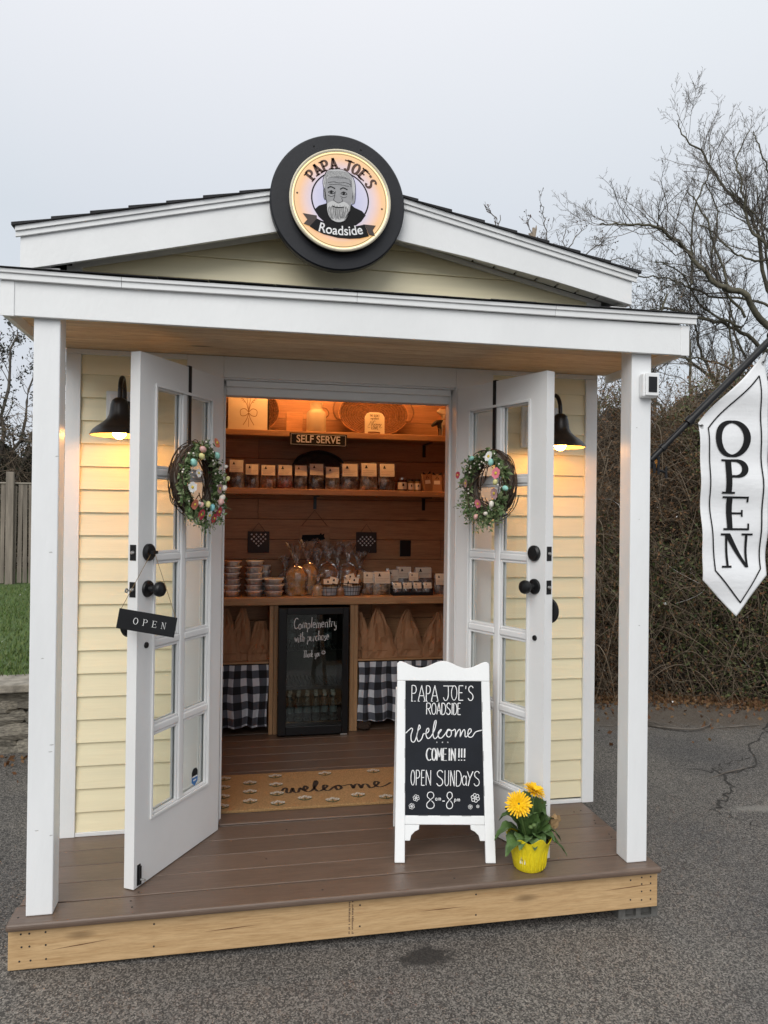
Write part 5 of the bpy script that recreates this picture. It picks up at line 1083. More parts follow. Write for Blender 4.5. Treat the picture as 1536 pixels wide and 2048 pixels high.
def kraft_bag(x, y, z, w_, h, rz, label, seed, ridge=.25):
    random.seed(seed); m = MB(); n = 7; N = 4*n; vs = []; lv = 7; d = w_*.42
    for j in range(lv+1):
        t = j/lv; w2_ = w_*1.28; wx = w2_/2*(1-(1-ridge)*t**1.22)*(.94 if t == 0 else 1); dy = d/2*(1-.97*t**1.3)
        for k in range(N):
            s, q = divmod(k, n); q = q/n; px, py = [(-1+2*q, -1), (1, -1+2*q), (1-2*q, 1), (-1, 1-2*q)][s]
            c = random.uniform(-.007, .007)*(.3 if j == 0 else 1); vs.append((px*wx+c+.05*w_*math.sin(t*5+seed)*t+.02*w_*math.sin(t*9+px*2), py*dy+c+(.010*math.sin(px*6+t*4) if 0 < t < 1 else 0), z*0+h*t+c*.5))
    m.add(vs, [(j*N+k, j*N+(k+1) % N, (j+1)*N+(k+1) % N, (j+1)*N+k) for j in range(lv) for k in range(N)]+[tuple(range(N-1, -1, -1))]); t = thing('paper_bag', label, 'paper bag', (x, y, z), (0, 0, rz), 'brown paper bags on the low shelves')
    o = obj('bag', m, KRAFT, t, bev=0)
    m = MB()
    for s in (-1, 1): m.add([(s*w_*.44, -d*.5-.0045, .01), (s*w_*.43, -d*.5-.0025, .01), (s*w_*.40, -d*.36, h*.42), (s*w_*.42, -d*.36, h*.42)], [(0, 1, 2, 3)])
    m.add([(-w_*.42, -d*.5-.003, .05), (w_*.42, -d*.5-.003, .045), (w_*.42, -d*.5-.003, .049), (-w_*.42, -d*.5-.003, .054)], [(0, 1, 2, 3)]); obj('crease', m, plain('kraft_dark', (.26, .13, .06), .8), t, fix=False); return t
zz = .4685
for i, (x, w_, h, rz, l) in enumerate(((.70, .15, .34, .1, 'left of two tall peaked brown paper bags left of the fridge'), (.80, .15, .34, -.1, 'right of two tall peaked brown paper bags left of the fridge'), (.915, .13, .25, .2, 'low brown paper bag nearest the left upright of the fridge'),
    (1.585, .13, .30, -.5, 'narrow brown paper bag beside the upright right of the fridge'), (1.71, .20, .33, .08, 'wide peaked brown paper bag, second to the right of the fridge'), (1.915, .19, .315, -.1, 'wide peaked brown paper bag right of the middle of the right shelf'), (2.125, .20, .30, .15, 'brown paper bag at the far right of the low shelf'))):
    kraft_bag(x, 2.17+.02*(i % 2), zz, w_, h, rz, l, 40+i, .12 if i != 2 else .4)
m = MB(); t = thing('bundled_rag', 'crumpled dark cloth bundle on the floor under the right curtain', 'cloth', (1.60, 2.08, .002)); q = MB().sphere((0, 0, .03), .045, 12, 8, (1.2, .7, .6)); obj('cloth', MB().add([(v[0]+random.uniform(-.008, .008), v[1]+random.uniform(-.008, .008), max(0, v[2]+random.uniform(-.006, .006))) for v in q.v], q.f), MI, t)

# ================================================================== GOODS
EMB = INK
CONT = {k: plain('snack_'+k, c, .35, .75, 55, .9, 80, rnd=.2) for k, c in {'dark': (.09, .045, .032), 'nut': (.30, .14, .06), 'mixed': (.24, .16, .12), 'pale': (.42, .28, .16), 'red': (.22, .05, .035)}.items()}
def pouch(name, w_, h, d, cont, label_h, label, grp, loc, rz=0, clear_top=.0, cat='snack bag', fill=.62, two=False):
    t = thing(name, label, cat, loc, (0, 0, rz), grp)
    def pil(w_, z0, z1, d, nx=8, nz=8):
        m = MB(); vs = []
        for sgn in (-1, 1):
            for i in range(nx+1):
                for j in range(nz+1):
                    u, v = i/nx, j/nz; bul = (math.sin(PI*min(.98, max(.02, u)))**.5)*(1-.94*v**2.2)*(.55+.45*min(1, v*5))
                    vs.append((-w_/2+w_*u, sgn*d/2*bul+random.uniform(-.0015, .0015)-d/2*.0, z0+(z1-z0)*v))
        n = (nx+1)*(nz+1); fs = []
        for s in (0, 1):
            for i in range(nx):
                for j in range(nz): a = s*n+i*(nz+1)+j; q = (a, a+nz+1, a+nz+2, a+1); fs.append(q if s == 0 else q[::-1])
        for i in range(nx): a, b = i*(nz+1), (i+1)*(nz+1); fs.append((a+n, b+n, b, a))
        m.add(vs, fs); return m
    obj('contents', pil(w_*.92, .002, h*fill, d*.86), cont, t, smooth=True)
    obj('wrapper', pil(w_, 0, h, d), PLASTIC, t, smooth=True)
    y = -d*.40 ; z1 = h*.97; z0 = h*(1-label_h)
    m = MB(); nn = 4; vs = []
    for j in range(nn+1):
        z = z0+(z1-z0)*j/nn; v = z/h; yy = -d/2*(1-.94*v**2.2)-.003
        vs += [(-w_*.43, yy+.002, z), (0, yy-.001, z), (w_*.43, yy+.002, z)]
    m.add(vs, [(3*j+k, 3*j+k+1, 3*j+k+4, 3*j+k+3) for j in range(nn) for k in (0, 1)]); obj('paper_label', m, PAPER, t, fix=False)
    def yf(z): return -d/2*(1-.94*(z/h)**2.2)-.0055
    m = MB(); TT = lambda u, v: (u, yf(v), v); zc = z1-(z1-z0)*.27; s = w_*.085
    for cx in ((-w_*.16,) if not two else (-w_*.2, w_*.15)):
        flat(m, [(cx-s, zc-s*.9), (cx+s, zc-s*.9), (cx+s*.7, zc-s*.2), (cx-s*.7, zc-s*.2)], TT); flat(m, A(cx, zc+s*.3, s*.45, s*.7, 0, 330, 8), TT)
    obj('emblem', m, EMB, t, fix=False); m = MB()
    for k in range(3): zq = z0+(z1-z0)*(.42-.13*k); ribbon(m, [(-w_*.36, zq), (w_*(.36-.1*k), zq)], .0016, TT)
    obj('print_lines', m, plain('faint_print', (.40, .30, .22), .8), t, fix=False); return t
random.seed(31); Z2 = 1.5935
ordn = ['leftmost', 'second from the left', 'third from the left', 'fourth from the left', 'fifth from the left', 'sixth from the left', 'fourth from the right', 'third from the right', 'second from the right', 'rightmost']
px2 = [(455, 486, 926), (487, 516, 934), (518, 550, 935), (552, 584, 934), (586, 614, 934), (616, 648, 930), (650, 681, 936), (683, 720, 928), (723, 760, 926), (762, 798, 926)]
cts = ['mixed', 'dark', 'nut', 'red', 'mixed', 'dark', 'pale', 'mixed', 'pale', 'nut']
for i, (a, b, tp) in enumerate(px2):
    xc = .7025+((a+b)/2-455)*.003235; w_ = (b-a)*.00324; h = (984-tp)*.00322
    pouch('snack_bag', w_, h, .052, CONT[cts[i]], .46 if i < 6 else .5, 'snack bag with %s contents and label, %s on the middle shelf' % ({'mixed': 'mixed', 'dark': 'dark', 'nut': 'brown', 'red': 'reddish', 'pale': 'pale'}[cts[i]], ordn[i]), 'snack bags on the middle shelf', (xc, 2.168+random.uniform(-.004, .01), Z2), random.uniform(-.06, .06))
# jars and kraft bags at the right of the middle shelf
JAMM = plain('jam', (.04, .010, .010), .2, rnd=0); JB = plain('jar_butter', (.20, .12, .05), .3, rnd=0)
def jar(x, y, z, r, h, mat, label, grp):
    t = thing('jar', label, 'jar', (x, y, z), group=grp); obj('glass', MB().lathe([(.0001, 0), (r, .001), (r, h*.78), (r*.85, h*.86), (r*.85, h*.87)], 20), mat, t, smooth=True); obj('lid', MB().lathe([(r*.9, h*.86), (r*.9, h), (.0001, h+.001)], 20), METAL if r > .025 else BLACK, t, smooth=True)
    m = MB(); m.lathe([(r+.0006, h*.12), (r+.0006, h*.66)], 20); obj('jar_label', m, PAPER, t, smooth=True); m = MB(); flat(m, [(-r*.25, h*.36), (r*.25, h*.36), (r*.15, h*.56), (-r*.15, h*.56)], lambda u, v: (u, -r-.0012, v)); obj('emblem', m, INK, t, fix=False)
jar(1.862, 2.17, Z2, .031, .088, JAMM, 'dark jam jar with white label and metal lid beside the snack bags', 'jars on the middle shelf'); jar(1.925, 2.18, Z2, .021, .080, JB, 'left of two small pale jars with black lids', 'jars on the middle shelf'); jar(1.972, 2.18, Z2, .022, .080, JB, 'right of two small pale jars with black lids', 'jars on the middle shelf')
for i, (x, h, rz) in enumerate(((2.045, .125, .3), (2.11, .12, -.25), (2.175, .12, .1))):
    t = thing('coffee_bag', 'kraft bag with black bow, %s right of the jars on the middle shelf' % ['first', 'second', 'third'][i], 'paper bag', (x, 2.18, Z2), (0, R(8*(i-1)), rz), 'kraft bags on the middle shelf'); m = MB(); m.add([(-.036, -.022, 0), (.036, -.022, 0), (.036, .022, 0), (-.036, .022, 0), (-.034, -.004, h), (.034, -.004, h), (.034, .004, h), (-.034, .004, h)], [(3, 2, 1, 0), (4, 5, 6, 7), (0, 1, 5, 4), (1, 2, 6, 5), (2, 3, 7, 6), (3, 0, 4, 7)]); obj('bag', m, KRAFT, t, bev=.002)
    m = MB(); 
    for s in (-1, 1): m.add([(0, -.008, h-.01), (s*.03, -.012, h+.014), (s*.034, -.012, h-.004)], [(0, 1, 2)]); m.add([(0, -.009, h-.01), (s*.012, -.014, h-.035), (s*.006, -.014, h-.037)], [(0, 1, 2)])
    obj('bow', m, INK, t, fix=False); m = MB(); m.add([(-.022, -.0185, .018), (.022, -.0185, .018), (.020, -.0115, h*.62), (-.020, -.0115, h*.62)], [(0, 1, 2, 3)]); obj('paper_label', m, PAPER, t, fix=False)
t = thing('round_tray', 'dark round woven tray leaning on the wall behind the snack bags', 'tray', (1.31, 2.36, Z2+.13), (R(-8), 0, 0)); obj('tray', MB().lathe([(.0001, 0), (.165, 0), (.178, -.02), (.182, -.02), (.172, .008), (.0001, .008)], 40, ax='y').xf(Matrix.Diagonal((1.05, 1, .78, 1))), plain('dark_wicker', (.035, .018, .010), .6, .5, 60, .8, 90), t, smooth=True)
m = MB(); m.tube(cr([(-.19, -.022, -.02), (-.15, -.024, .09), (0, -.024, .143), (.15, -.024, .09), (.19, -.022, -.02)], 6), .003, 5); obj('rim_wire', m, BRONZE, t, smooth=True)

# counter goods
ZC = .8895
def foil_mesh(w_=.098, d=.125, h=.032):
    m = MB(); n = 28; vs = []
    for j, (k, z) in enumerate(((.80, 0), (.98, h), (1.10, h+.001), (1.10, h+.003))):
        for i in range(n):
            a = 2*PI*i/n; c, s = math.cos(a), math.sin(a); q = (abs(c)**4+abs(s)**4)**-.25; rip = 1+(.018 if i % 2 else 0)*(1 if j < 2 else 0); vs.append((c*q*w_/2*k*rip, s*q*d/2*k*rip, z))
    m.add(vs, [(j*n+i, j*n+(i+1) % n, (j+1)*n+(i+1) % n, (j+1)*n+i) for j in range(3) for i in range(n)]+[tuple(range(n-1, -1, -1))]); return m, vs[-n:]
fm, rim = foil_mesh(); FTM = fm.mesh('foil_tray', FOIL, False); lm = MB(); nn = len(rim); lm.add(rim+[(x*.96, y*.96, z+.003) for x, y, z in rim], [(i, (i+1) % nn, nn+(i+1) % nn, nn+i) for i in range(nn)]+[tuple(range(nn, 2*nn))]); LDM = lm.mesh('lid', LIDP, False)
LDP = bpy.data.meshes.new_from_object(bpy.data.objects.new('x', LDM)); LDP.materials.clear(); LDP.materials.append(plain('pinkish_lid', (.50, .32, .25), .5, .1))
def stack(x, y, n, k, where, seed, inv=()):
    random.seed(seed); step = .0385; pos = ['bottom', 'second from the bottom', 'third from the bottom', 'fourth from the bottom', 'fifth from the bottom', 'sixth from the bottom']
    for i in range(n):
        p = 'top' if i == n-1 else pos[i]; t = thing('foil_tray', 'foil tray, %s of the %s' % (p, where), 'foil tray', (x+random.uniform(-.004, .004), y+random.uniform(-.004, .004), ZC+step*i), (0, 0, random.uniform(-.08, .08)+(0 if i % 2 else PI)), 'foil trays on the counter'); t.scale = (k, k, 1)
        link(bpy.data.objects.new('tray', FTM), t); link(bpy.data.objects.new('lid', LDP if (i+seed) % 3 == 0 else LDM), t)
stack(.735, 2.165, 6, 1.05, 'foil tray stack next to the left doorpost', 1); stack(.875, 2.170, 6, 1.12, 'tall middle foil tray stack', 2); stack(1.005, 2.150, 3, 1.22, 'low foil tray stack beside the bread', 3)
stack(.955, 2.30, 5, .7, 'small foil tray stack behind the low stack', 4)
BREAD = {k: plain('bread_'+k, sc(c, 1.35), .55, .3, 22, .6, 40, rnd=.1) for k, c in {'golden': (.46, .25, .08), 'brown': (.30, .14, .05), 'light': (.52, .33, .16)}.items()}
def bread(x, y, w_, h, mat, label, zb=0, twist=.13, lean=0):
    t = thing('bagged_bread', label, 'bread', (x, y, ZC+zb), (0, lean, random.uniform(-.2, .2)), 'bagged bread on the counter'); m = MB(); n = 22
    prof = [(.0001, 0), (.40, .01), (.47, .10), (.46, .35), (.50, .60), (.49, .78), (.38, .93), (.16, .995), (.0001, 1)]
    m.lathe([(r*w_, z*h) for r, z in prof], n); m.v = [(v[0], v[1]*.72, v[2]+.004*math.sin(v[0]*90)+.003*math.cos(v[1]*120)) for v in m.v]; obj('loaf', m, mat, t, smooth=True)
    pr = [(.46*w_, 0), (.54*w_, .12*h), (.53*w_, .5*h), (.56*w_, .75*h), (.38*w_, 1.0*h), (.10*w_, h+.022), (.09*w_, h+.030), (.24*w_, h+.030+twist*.5), (.50*w_, h+.03+twist)]
    m = MB(); N = 30
    for j, (r, z) in enumerate(pr):
        for k in range(N): a = 2*PI*k/N; rr = r*(1+(.10 if j > 4 else .02)*math.sin(k*2.6+j)+random.uniform(-.02, .02)*(j > 2)); m.v.append((rr*math.cos(a), rr*.7*math.sin(a), z+(random.uniform(-.015, .015) if j == len(pr)-1 else 0)))
    m.f = [(j*N+k, j*N+(k+1) % N, (j+1)*N+(k+1) % N, (j+1)*N+k) for j in range(len(pr)-1) for k in range(N)]; obj('wrapper', m, PLASTIC, t, smooth=True)
    obj('tie', MB().lathe([(.095*w_, h+.021), (.11*w_, h+.026), (.095*w_, h+.031)], 14), METAL, t, smooth=True); return t
random.seed(14)
bread(1.150, 2.175, .145, .185, BREAD['golden'], 'tall golden loaf in clear wrap, leftmost of the bread'); bread(1.230, 2.215, .14, .205, BREAD['golden'], 'tallest golden loaf in clear wrap, second of the bread')
bread(1.375, 2.30, .14, .195, BREAD['brown'], 'brown loaf in clear wrap behind the square wire basket'); bread(1.515, 2.30, .13, .19, BREAD['brown'], 'brown loaf in clear wrap behind the round wire basket'); bread(1.60, 2.31, .12, .15, BREAD['light'], 'small pale loaf in clear wrap right of the round basket', twist=.10)
CLOTHW = plain('blue_cloth', (.42, .46, .50), .8, .08)
def wire_basket(x, y, w_, d, h, label, round_):
    t = thing('wire_basket', label, 'basket', (x, y, ZC), group='wire baskets on the counter'); m = MB(); N = 26
    def ring(k, z): 
        out = []
        for i in range(N+1):
            a = 2*PI*i/N; c, s = math.cos(a), math.sin(a); q = 1 if round_ else (abs(c)**6+abs(s)**6)**(-1/6); out.append((c*q*w_/2*k, s*q*d/2*k, z))
        return out
    for j in range(4): m.tube(ring(.80+.20*(j/3)**(.5 if round_ else 1), .003+h*j/3), .0022 if j == 3 else .0013, 4, False)
    for i in range(0, N, 1 if round_ else 2): m.tube([ring(.80+.2*(j/3)**(.5 if round_ else 1), .003+h*j/3)[i] for j in range(4)], .0012, 4)
    obj('wires', m, BLACK, t); 
    m = MB(); m.lathe([(.0001, .004), (.36, .004), (.44, h*.75), (.38, h*.8), (.0001, h*.55)], 24); m.v = [(v[0]*w_, v[1]*d, v[2]) for v in m.v]; obj('lining', m, CLOTHW, t, smooth=True)
    return t
wire_basket(1.365, 2.135, .145, .12, .075, 'square wire basket lined with pale cloth on the counter', False); wire_basket(1.510, 2.14, .165, .13, .080, 'round wire basket lined with pale cloth on the counter', True)
random.seed(17)
def cookie_pack(x, y, z, lab, rx, k=1):
    t = thing('cookie_packet', lab, 'packet', (x, y, z), (rx, random.uniform(-.3, .3), random.uniform(-.4, .4)), 'cookie packets in the baskets'); m = MB().sphere((0, 0, 0), .034*k, 14, 8, (1.3, .8, .8)); obj('cookies', m, BREAD['brown'], t, smooth=True)
    m = MB(); m.add([(-.03*k, -.030*k, -.018), (.03*k, -.030*k, -.018), (.028*k, -.024*k, .022), (-.028*k, -.024*k, .022)], [(0, 1, 2, 3)]); obj('paper_label', m, PAPER, t, fix=False); m = MB(); flat(m, [(-.006, -.004), (.006, -.004), (.004, .010), (-.004, .010)], lambda u, v: (u, -.0305*k, v)); obj('emblem', m, INK, t, fix=False)
for (x, y, z, l) in ((1.345, 2.12, .975, 'left cookie packet with label in the square wire basket'), (1.395, 2.13, .985, 'right cookie packet with label in the square wire basket'), (1.480, 2.12, .970, 'left cookie packet with label in the round wire basket'), (1.535, 2.12, .985, 'right cookie packet with label in the round wire basket'), (1.51, 2.15, 1.005, 'uppermost cookie packet in the round wire basket')): cookie_pack(x, y, z, l, R(-12))
random.seed(23)
bread(1.300, 2.31, .11, .15, BREAD['light'], 'small pale loaf in clear wrap between the golden and brown loaves', twist=.12)
bread(1.445, 2.33, .11, .165, BREAD['golden'], 'small golden loaf in clear wrap between the two wire baskets', twist=.12)
bread(1.085, 2.33, .10, .13, BREAD['brown'], 'small brown loaf in clear wrap behind the low foil tray stack', twist=.09)
bread(1.288, 2.11, .075, .075, BREAD['light'], 'small pale roll in clear wrap standing left of the square wire basket', twist=.04)
bread(1.440, 2.115, .065, .06, BREAD['brown'], 'tiny brown roll in clear wrap between the wire baskets', twist=.035)
# labelled bags right of the baskets
for (x, y, w_, h, c, lh, l) in ((1.640, 2.18, .085, .155, 'nut', .50, 'narrow labelled bag just right of the round wire basket'), (1.725, 2.155, .125, .160, 'pale', .52, 'wide labelled cookie bag in the middle of the counter'), (1.82, 2.26, .09, .165, 'nut', .5, 'tall labelled bag behind the black crate, left end'), (1.905, 2.27, .11, .185, 'mixed', .45, 'tall labelled bag behind the middle of the black crate'), (2.04, 2.27, .13, .180, 'dark', .42, 'wide labelled bag behind the right end of the black crate'), (2.135, 2.16, .085, .145, 'mixed', .55, 'labelled bag against the right doorpost on the counter'), (1.955, 2.20, .075, .150, 'pale', .4, 'small clear bag with pink ribbon standing in the black crate')):
    pouch('labelled_bag', w_, h, .055, CONT[c], lh, l, 'labelled bags on the counter', (x, y, ZC), random.uniform(-.08, .08), fill=.5)
t = thing('black_crate', 'low black crate holding a row of labelled chocolate packets', 'crate', (1.925, 2.125, ZC)); m = MB(); m.box(-.14, .14, -.045, -.041, 0, .022); m.box(-.14, .14, .041, .045, 0, .06); m.box(-.14, -.136, -.041, .041, 0, .05); m.box(.136, .14, -.041, .041, 0, .05); m.box(-.136, .136, -.041, .041, 0, .004); obj('crate', m, BLACKM, t, bev=.001)
for i in range(4): pouch('chocolate_packet', .064, .082, .05, CONT['dark'], .5, 'dark packet with label, %s in the black crate' % ['leftmost', 'second from the left', 'second from the right', 'rightmost'][i], 'packets in the black crate', (1.822+.070*i, 2.120, ZC+.0045), random.uniform(-.05, .05), fill=.95)

# top shelf
Z1 = 1.9755
t = thing('bow_picture', 'cream canvas with a line drawing of a bow and wheat on the top shelf', 'picture', (.822, 2.20, Z1), (R(-5), 0, 0)); obj('canvas', MB().box(-.128, .128, 0, .018, 0, .255), plain('canvas_cream', (.62, .55, .42), .7, .05), t, bev=.002); obj('canvas_edge', MB().box(.1285, .138, -.001, .019, 0, .255), BLACK, t)
m = MB(); TT = lambda x, y: (-.128+(x-55)/(305-55)*.256, -.0012, .247-(y-155)/215*.247)
for s in (-1, 1):
    ribbon(m, cr([(185, 265), (185+s*25, 245), (185+s*52, 255), (185+s*48, 285), (185+s*20, 285), (185, 268)], 5), 4, TT); ribbon(m, cr([(185, 270), (185+s*12, 305), (185+s*35, 340)], 5), 4, TT); ribbon(m, cr([(185, 265), (185+s*15, 215), (185+s*50, 175)], 5), 3.5, TT); ribbon(m, cr([(185, 265), (185+s*6, 215), (185+s*15, 165)], 5), 3.5, TT)
    for k in range(4): ribbon(m, [(185+s*(22+8*k), 205-10*k), (185+s*(34+8*k), 206-10*k)], 4, TT)
ribbon(m, [(185, 300), (185, 350)], 3, TT); obj('drawing', m, plain('line_brown', (.22, .11, .04), .8), t, fix=False)
WK = plain('wicker', (.16, .065, .022), .7, .5, 70, .9, 110)
def oval_basket(x, label, rx, rz_, y=2.30, handles=True, tl=-10):
    t = thing('oval_basket', label, 'basket', (x, y, Z1), (R(tl), 0, 0), 'woven baskets on the top shelf'); n = 56; m = MB(); lines = []
    for j in range(12):
        k = j/11; P_ = [(rx*(.15+.85*k)*math.cos(a), .02-.05*k**3, rz_+rz_*(.15+.85*k)*math.sin(a)) for a in np.linspace(0, 2*PI, n+1)]; m.tube(P_, .0075 if j < 11 else .010, 5, False)
    obj('woven_coils', m, WK, t, smooth=True); obj('base_panel', MB().lathe([(.0001, .024), (.9, .012), (.98, -.02)], 40, ax='y').xf(Matrix.Translation(Vector((0, 0, rz_))) @ Matrix.Diagonal((rx, 1, rz_, 1))), WK, t, smooth=True)
    m = MB(); P_ = [(rx*1.04*math.cos(a), -.034, rz_+rz_*1.03*math.sin(a)) for a in np.linspace(0, 2*PI, 41)]; m.tube(P_, .004, 5, False); obj('rim', m, plain('wicker_rim', (.42, .20, .08), .6), t, smooth=True)
    if handles:
        for s in (-1, 1): m = MB(); m.tube(cr([(s*rx*.93, -.035, rz_*1.55), (s*rx*1.12, -.045, rz_*1.50), (s*rx*1.20, -.05, rz_*1.1), (s*rx*1.12, -.045, rz_*.72), (s*rx*.93, -.035, rz_*.66)], 6), .006, 6); obj('handle', m, WK, t, smooth=True)
oval_basket(1.68, 'large oval woven basket standing behind the small arched plaque', .235, .15); oval_basket(.86, 'round woven basket behind the bow picture', .165, .15, 2.32, False)
t = thing('milk_bottle', 'cream ceramic milk can on the top shelf between basket and picture', 'jug', (1.275, 2.22, Z1)); obj('can', MB().lathe([(.0001, 0), (.062, .001), (.065, .008), (.065, .125), (.060, .138), (.042, .155), (.040, .185), (.047, .20), (.043, .20), (.0001, .19)], 28), plain('ceramic', (.55, .45, .30), .3, .04), t, smooth=True); m = MB(); m.tube(cr([(.062, 0, .10), (.085, 0, .13), (.07, 0, .165), (.04, 0, .17)], 5), .004, 6); obj('handle', m, WK, t, smooth=True)
t = thing('wooden_block', 'plain wooden box left of the milk can on the top shelf', 'box', (1.13, 2.27, Z1)); obj('box', MB().box(-.055, .055, -.035, .035, 0, .135), PLANK, t, bev=.003)
t = thing('arched_plaque', 'small cream arched plaque about the secret ingredient being love', 'plaque', (1.665, 2.155, Z1), (R(-4), 0, 0)); m = MB(); m.prism([(-.067, 0), (-.048, 0), (-.048, .014), (.038, .014), (.038, 0), (.067, 0), (.067, .115), (.052, .138), (.03, .146), (-.03, .146), (-.052, .138), (-.067, .115)], 0, .012); obj('plaque', m, plain('plaque_cream', (.66, .58, .42), .6, .04), t)
m = MB(); TT = lambda u, v: (u, -.0012, v)
def ctext(s, z, h, sx, wd): W_ = textw(s, h*sx); write(m, s, -W_/2, z, h, sx, wd, TT, .12)
ctext('THE SECRET', .116, .014, .75, .0021); ctext('ingredient', .097, .016, .8, .002); ctext('is', .083, .012, .8, .0018); ctext('LOVE', .030, .019, .95, .0030)
# "Always" in a flowing hand
ribbon(m, cr([(-.045, .055), (-.038, .060), (-.026, .084), (-.024, .056), (-.018, .060), (-.010, .086), (-.012, .057), (-.004, .060), (.003, .068), (-.002, .058), (.006, .058), (.010, .068), (.014, .057), (.019, .067), (.023, .057), (.029, .068), (.031, .057), (.036, .067), (.038, .050), (.030, .045), (.040, .058), (.048, .068)], 4), .0024, TT)
ribbon(m, cr([(-.05, .046), (-.04, .040), (-.034, .042)], 3), .002, TT); ribbon(m, cr([(.05, .046), (.04, .040), (.034, .042)], 3), .002, TT); obj('lettering', m, plain('plaque_ink', (.10, .05, .02), .8), t, fix=False)
def skin(name, verts, edges, radii, mat, parent, sub=2):
    me = bpy.data.meshes.new(name); me.from_pydata(verts, edges, []); me.materials.append(mat); o = link(bpy.data.objects.new(name, me), parent); md = o.modifiers.new('skin', 'SKIN')
    for i, r in enumerate(radii): me.skin_vertices[0].data[i].radius = (r, r)
    me.skin_vertices[0].data[0].use_root = True; s = o.modifiers.new('sub', 'SUBSURF'); s.levels = sub; s.render_levels = sub; md.use_smooth_shade = True; return o
def cowm():
    m, t, b = newmat('cow_hide'); v = vec(t, (1, 1, 1), False); n = noise(t, v, 13, 1, .4); r = t.nodes.new('ShaderNodeValToRGB'); r.color_ramp.interpolation = 'CONSTANT'; r.color_ramp.elements[0].color = (.60, .55, .45, 1); r.color_ramp.elements[1].position = .53; r.color_ramp.elements[1].color = (.012, .011, .012, 1); t.links.new(n, r.inputs[0])
    sp_ = nd(t, 'ShaderNodeSeparateXYZ'); tc = t.nodes.new('ShaderNodeTexCoord'); t.links.new(tc.outputs['Object'], sp_.inputs[0]); lt = nd(t, 'ShaderNodeMath', operation='LESS_THAN'); lt.inputs[1].default_value = -.052; t.links.new(sp_.outputs[0], lt.inputs[0]); t.links.new(mixc(t, lt.outputs[0], r.outputs[0], (.012, .011, .012)), b.inputs['Base Color']); b.inputs['Roughness'].default_value = .35; return m
def beast(name, label, cat, loc, k, mat, rz, pig=False):
    t = thing(name, label, cat, loc, (0, 0, rz)); 
    if pig: V = [(.05, 0, .05), (0, 0, .05), (-.045, 0, .052), (-.070, 0, .058), (-.088, 0, .054), (.045, -.017, .03), (.045, -.018, .0), (.045, .017, .03), (.045, .018, 0), (-.035, -.017, .03), (-.036, -.018, 0), (-.035, .017, .03), (-.036, .018, 0)]; Rr = [.024, .030, .026, .017, .010, .010, .007, .010, .007, .010, .007, .010, .007]; E_ = [(0, 1), (1, 2), (2, 3), (3, 4), (0, 5), (5, 6), (0, 7), (7, 8), (2, 9), (9, 10), (2, 11), (11, 12)]
    else: V = [(.06, 0, .088), (0, 0, .086), (-.05, 0, .088), (-.078, 0, .092), (-.098, 0, .078), (-.115, 0, .062), (.056, -.018, .05), (.062, -.019, .026), (.058, -.019, .0), (.056, .018, .05), (.062, .019, .026), (.058, .019, 0), (-.046, -.018, .05), (-.047, -.019, .026), (-.047, -.019, 0), (-.046, .018, .05), (-.047, .019, .026), (-.047, .019, 0)]; Rr = [.027, .030, .028, .018, .015, .010, .013, .009, .007, .013, .009, .007, .012, .008, .007, .012, .008, .007]; E_ = [(0, 1), (1, 2), (2, 3), (3, 4), (4, 5), (0, 6), (6, 7), (7, 8), (0, 9), (9, 10), (10, 11), (2, 12), (12, 13), (13, 14), (2, 15), (15, 16), (16, 17)]
    skin('body', [tuple(c*k for c in p) for p in V], E_, [r*k for r in Rr], mat, t); m = MB(); hx = -.074 if pig else -.094; hz_ = .076 if pig else .094
    for s in (-1, 1): m.add([(hx*k, s*.008*k, hz_*k), ((hx+.008)*k, s*.024*k, (hz_+.004)*k), ((hx-.004)*k, s*.02*k, (hz_-.010)*k)], [(0, 1, 2)])
    obj('ear', m, mat, t, fix=False); m = MB(); m.tube(cr([(.078*k, 0, (.06 if pig else .098)*k), (.088*k, 0, .09*k*(.8 if pig else 1)), (.09*k, .004, .04*k*(1.3 if pig else 1))], 5), .0025*k, 5); obj('tail', m, mat, t, smooth=True); return t
beast('cow_figurine', 'black and white cow figurine at the right end of the top shelf', 'figurine', (2.18, 2.19, Z1), 1.02, cowm(), .15)
beast('pig_figurine', 'pale pig figurine standing on the back of the cow figurine', 'figurine', (2.185, 2.19, Z1+.116), .95, plain('pig_cream', (.60, .50, .36), .4, .05), .15, True)

# back wall hangings
def checks(t, pts, s, T):
    m = MB()
    for (x, z) in pts: flat(m, [(x-s, z), (x, z-s), (x+s, z), (x, z+s)], T)
    tag(obj('white_checks', m, CHALK, t, fix=False), kind='stuff')
T = lambda u, v: (u, -.0095, v); DKW = plain('dark_plaque', (.030, .015, .010), .6, .2)
t = thing('heart_plaque', 'dark square plaque with white checked heart hanging on the back wall', 'plaque', (.9065, 2.396, 1.232)); obj('board', MB().box(-.073, .073, -.008, .004, -.073, .073), DKW, t, bev=.002); obj('twine', MB().tube([(-.045, 0, .073), (0, .002, .132), (.045, 0, .073)], .002, 4), WK, t)
pts = []
for i in range(-3, 4):
    for j in range(-4, 4):
        x, z = i*.0155, j*.0155+.006; hx, hz2 = x/.052, (z-.004)/.05
        if (i+j) % 2 == 0 and (hx*hx+hz2*hz2-1)**3-hx*hx*hz2**3 < 0: pts.append((x, z))
checks(t, pts, .0078, T)
t = thing('pig_plaque', 'dark square plaque with white checked pig shape on the back wall', 'plaque', (1.657, 2.396, 1.232)); obj('board', MB().box(-.073, .073, -.008, .004, -.073, .073), DKW, t, bev=.002); obj('twine', MB().tube([(-.04, 0, .073), (0, .002, .130), (.04, 0, .073)], .002, 4), WK, t)
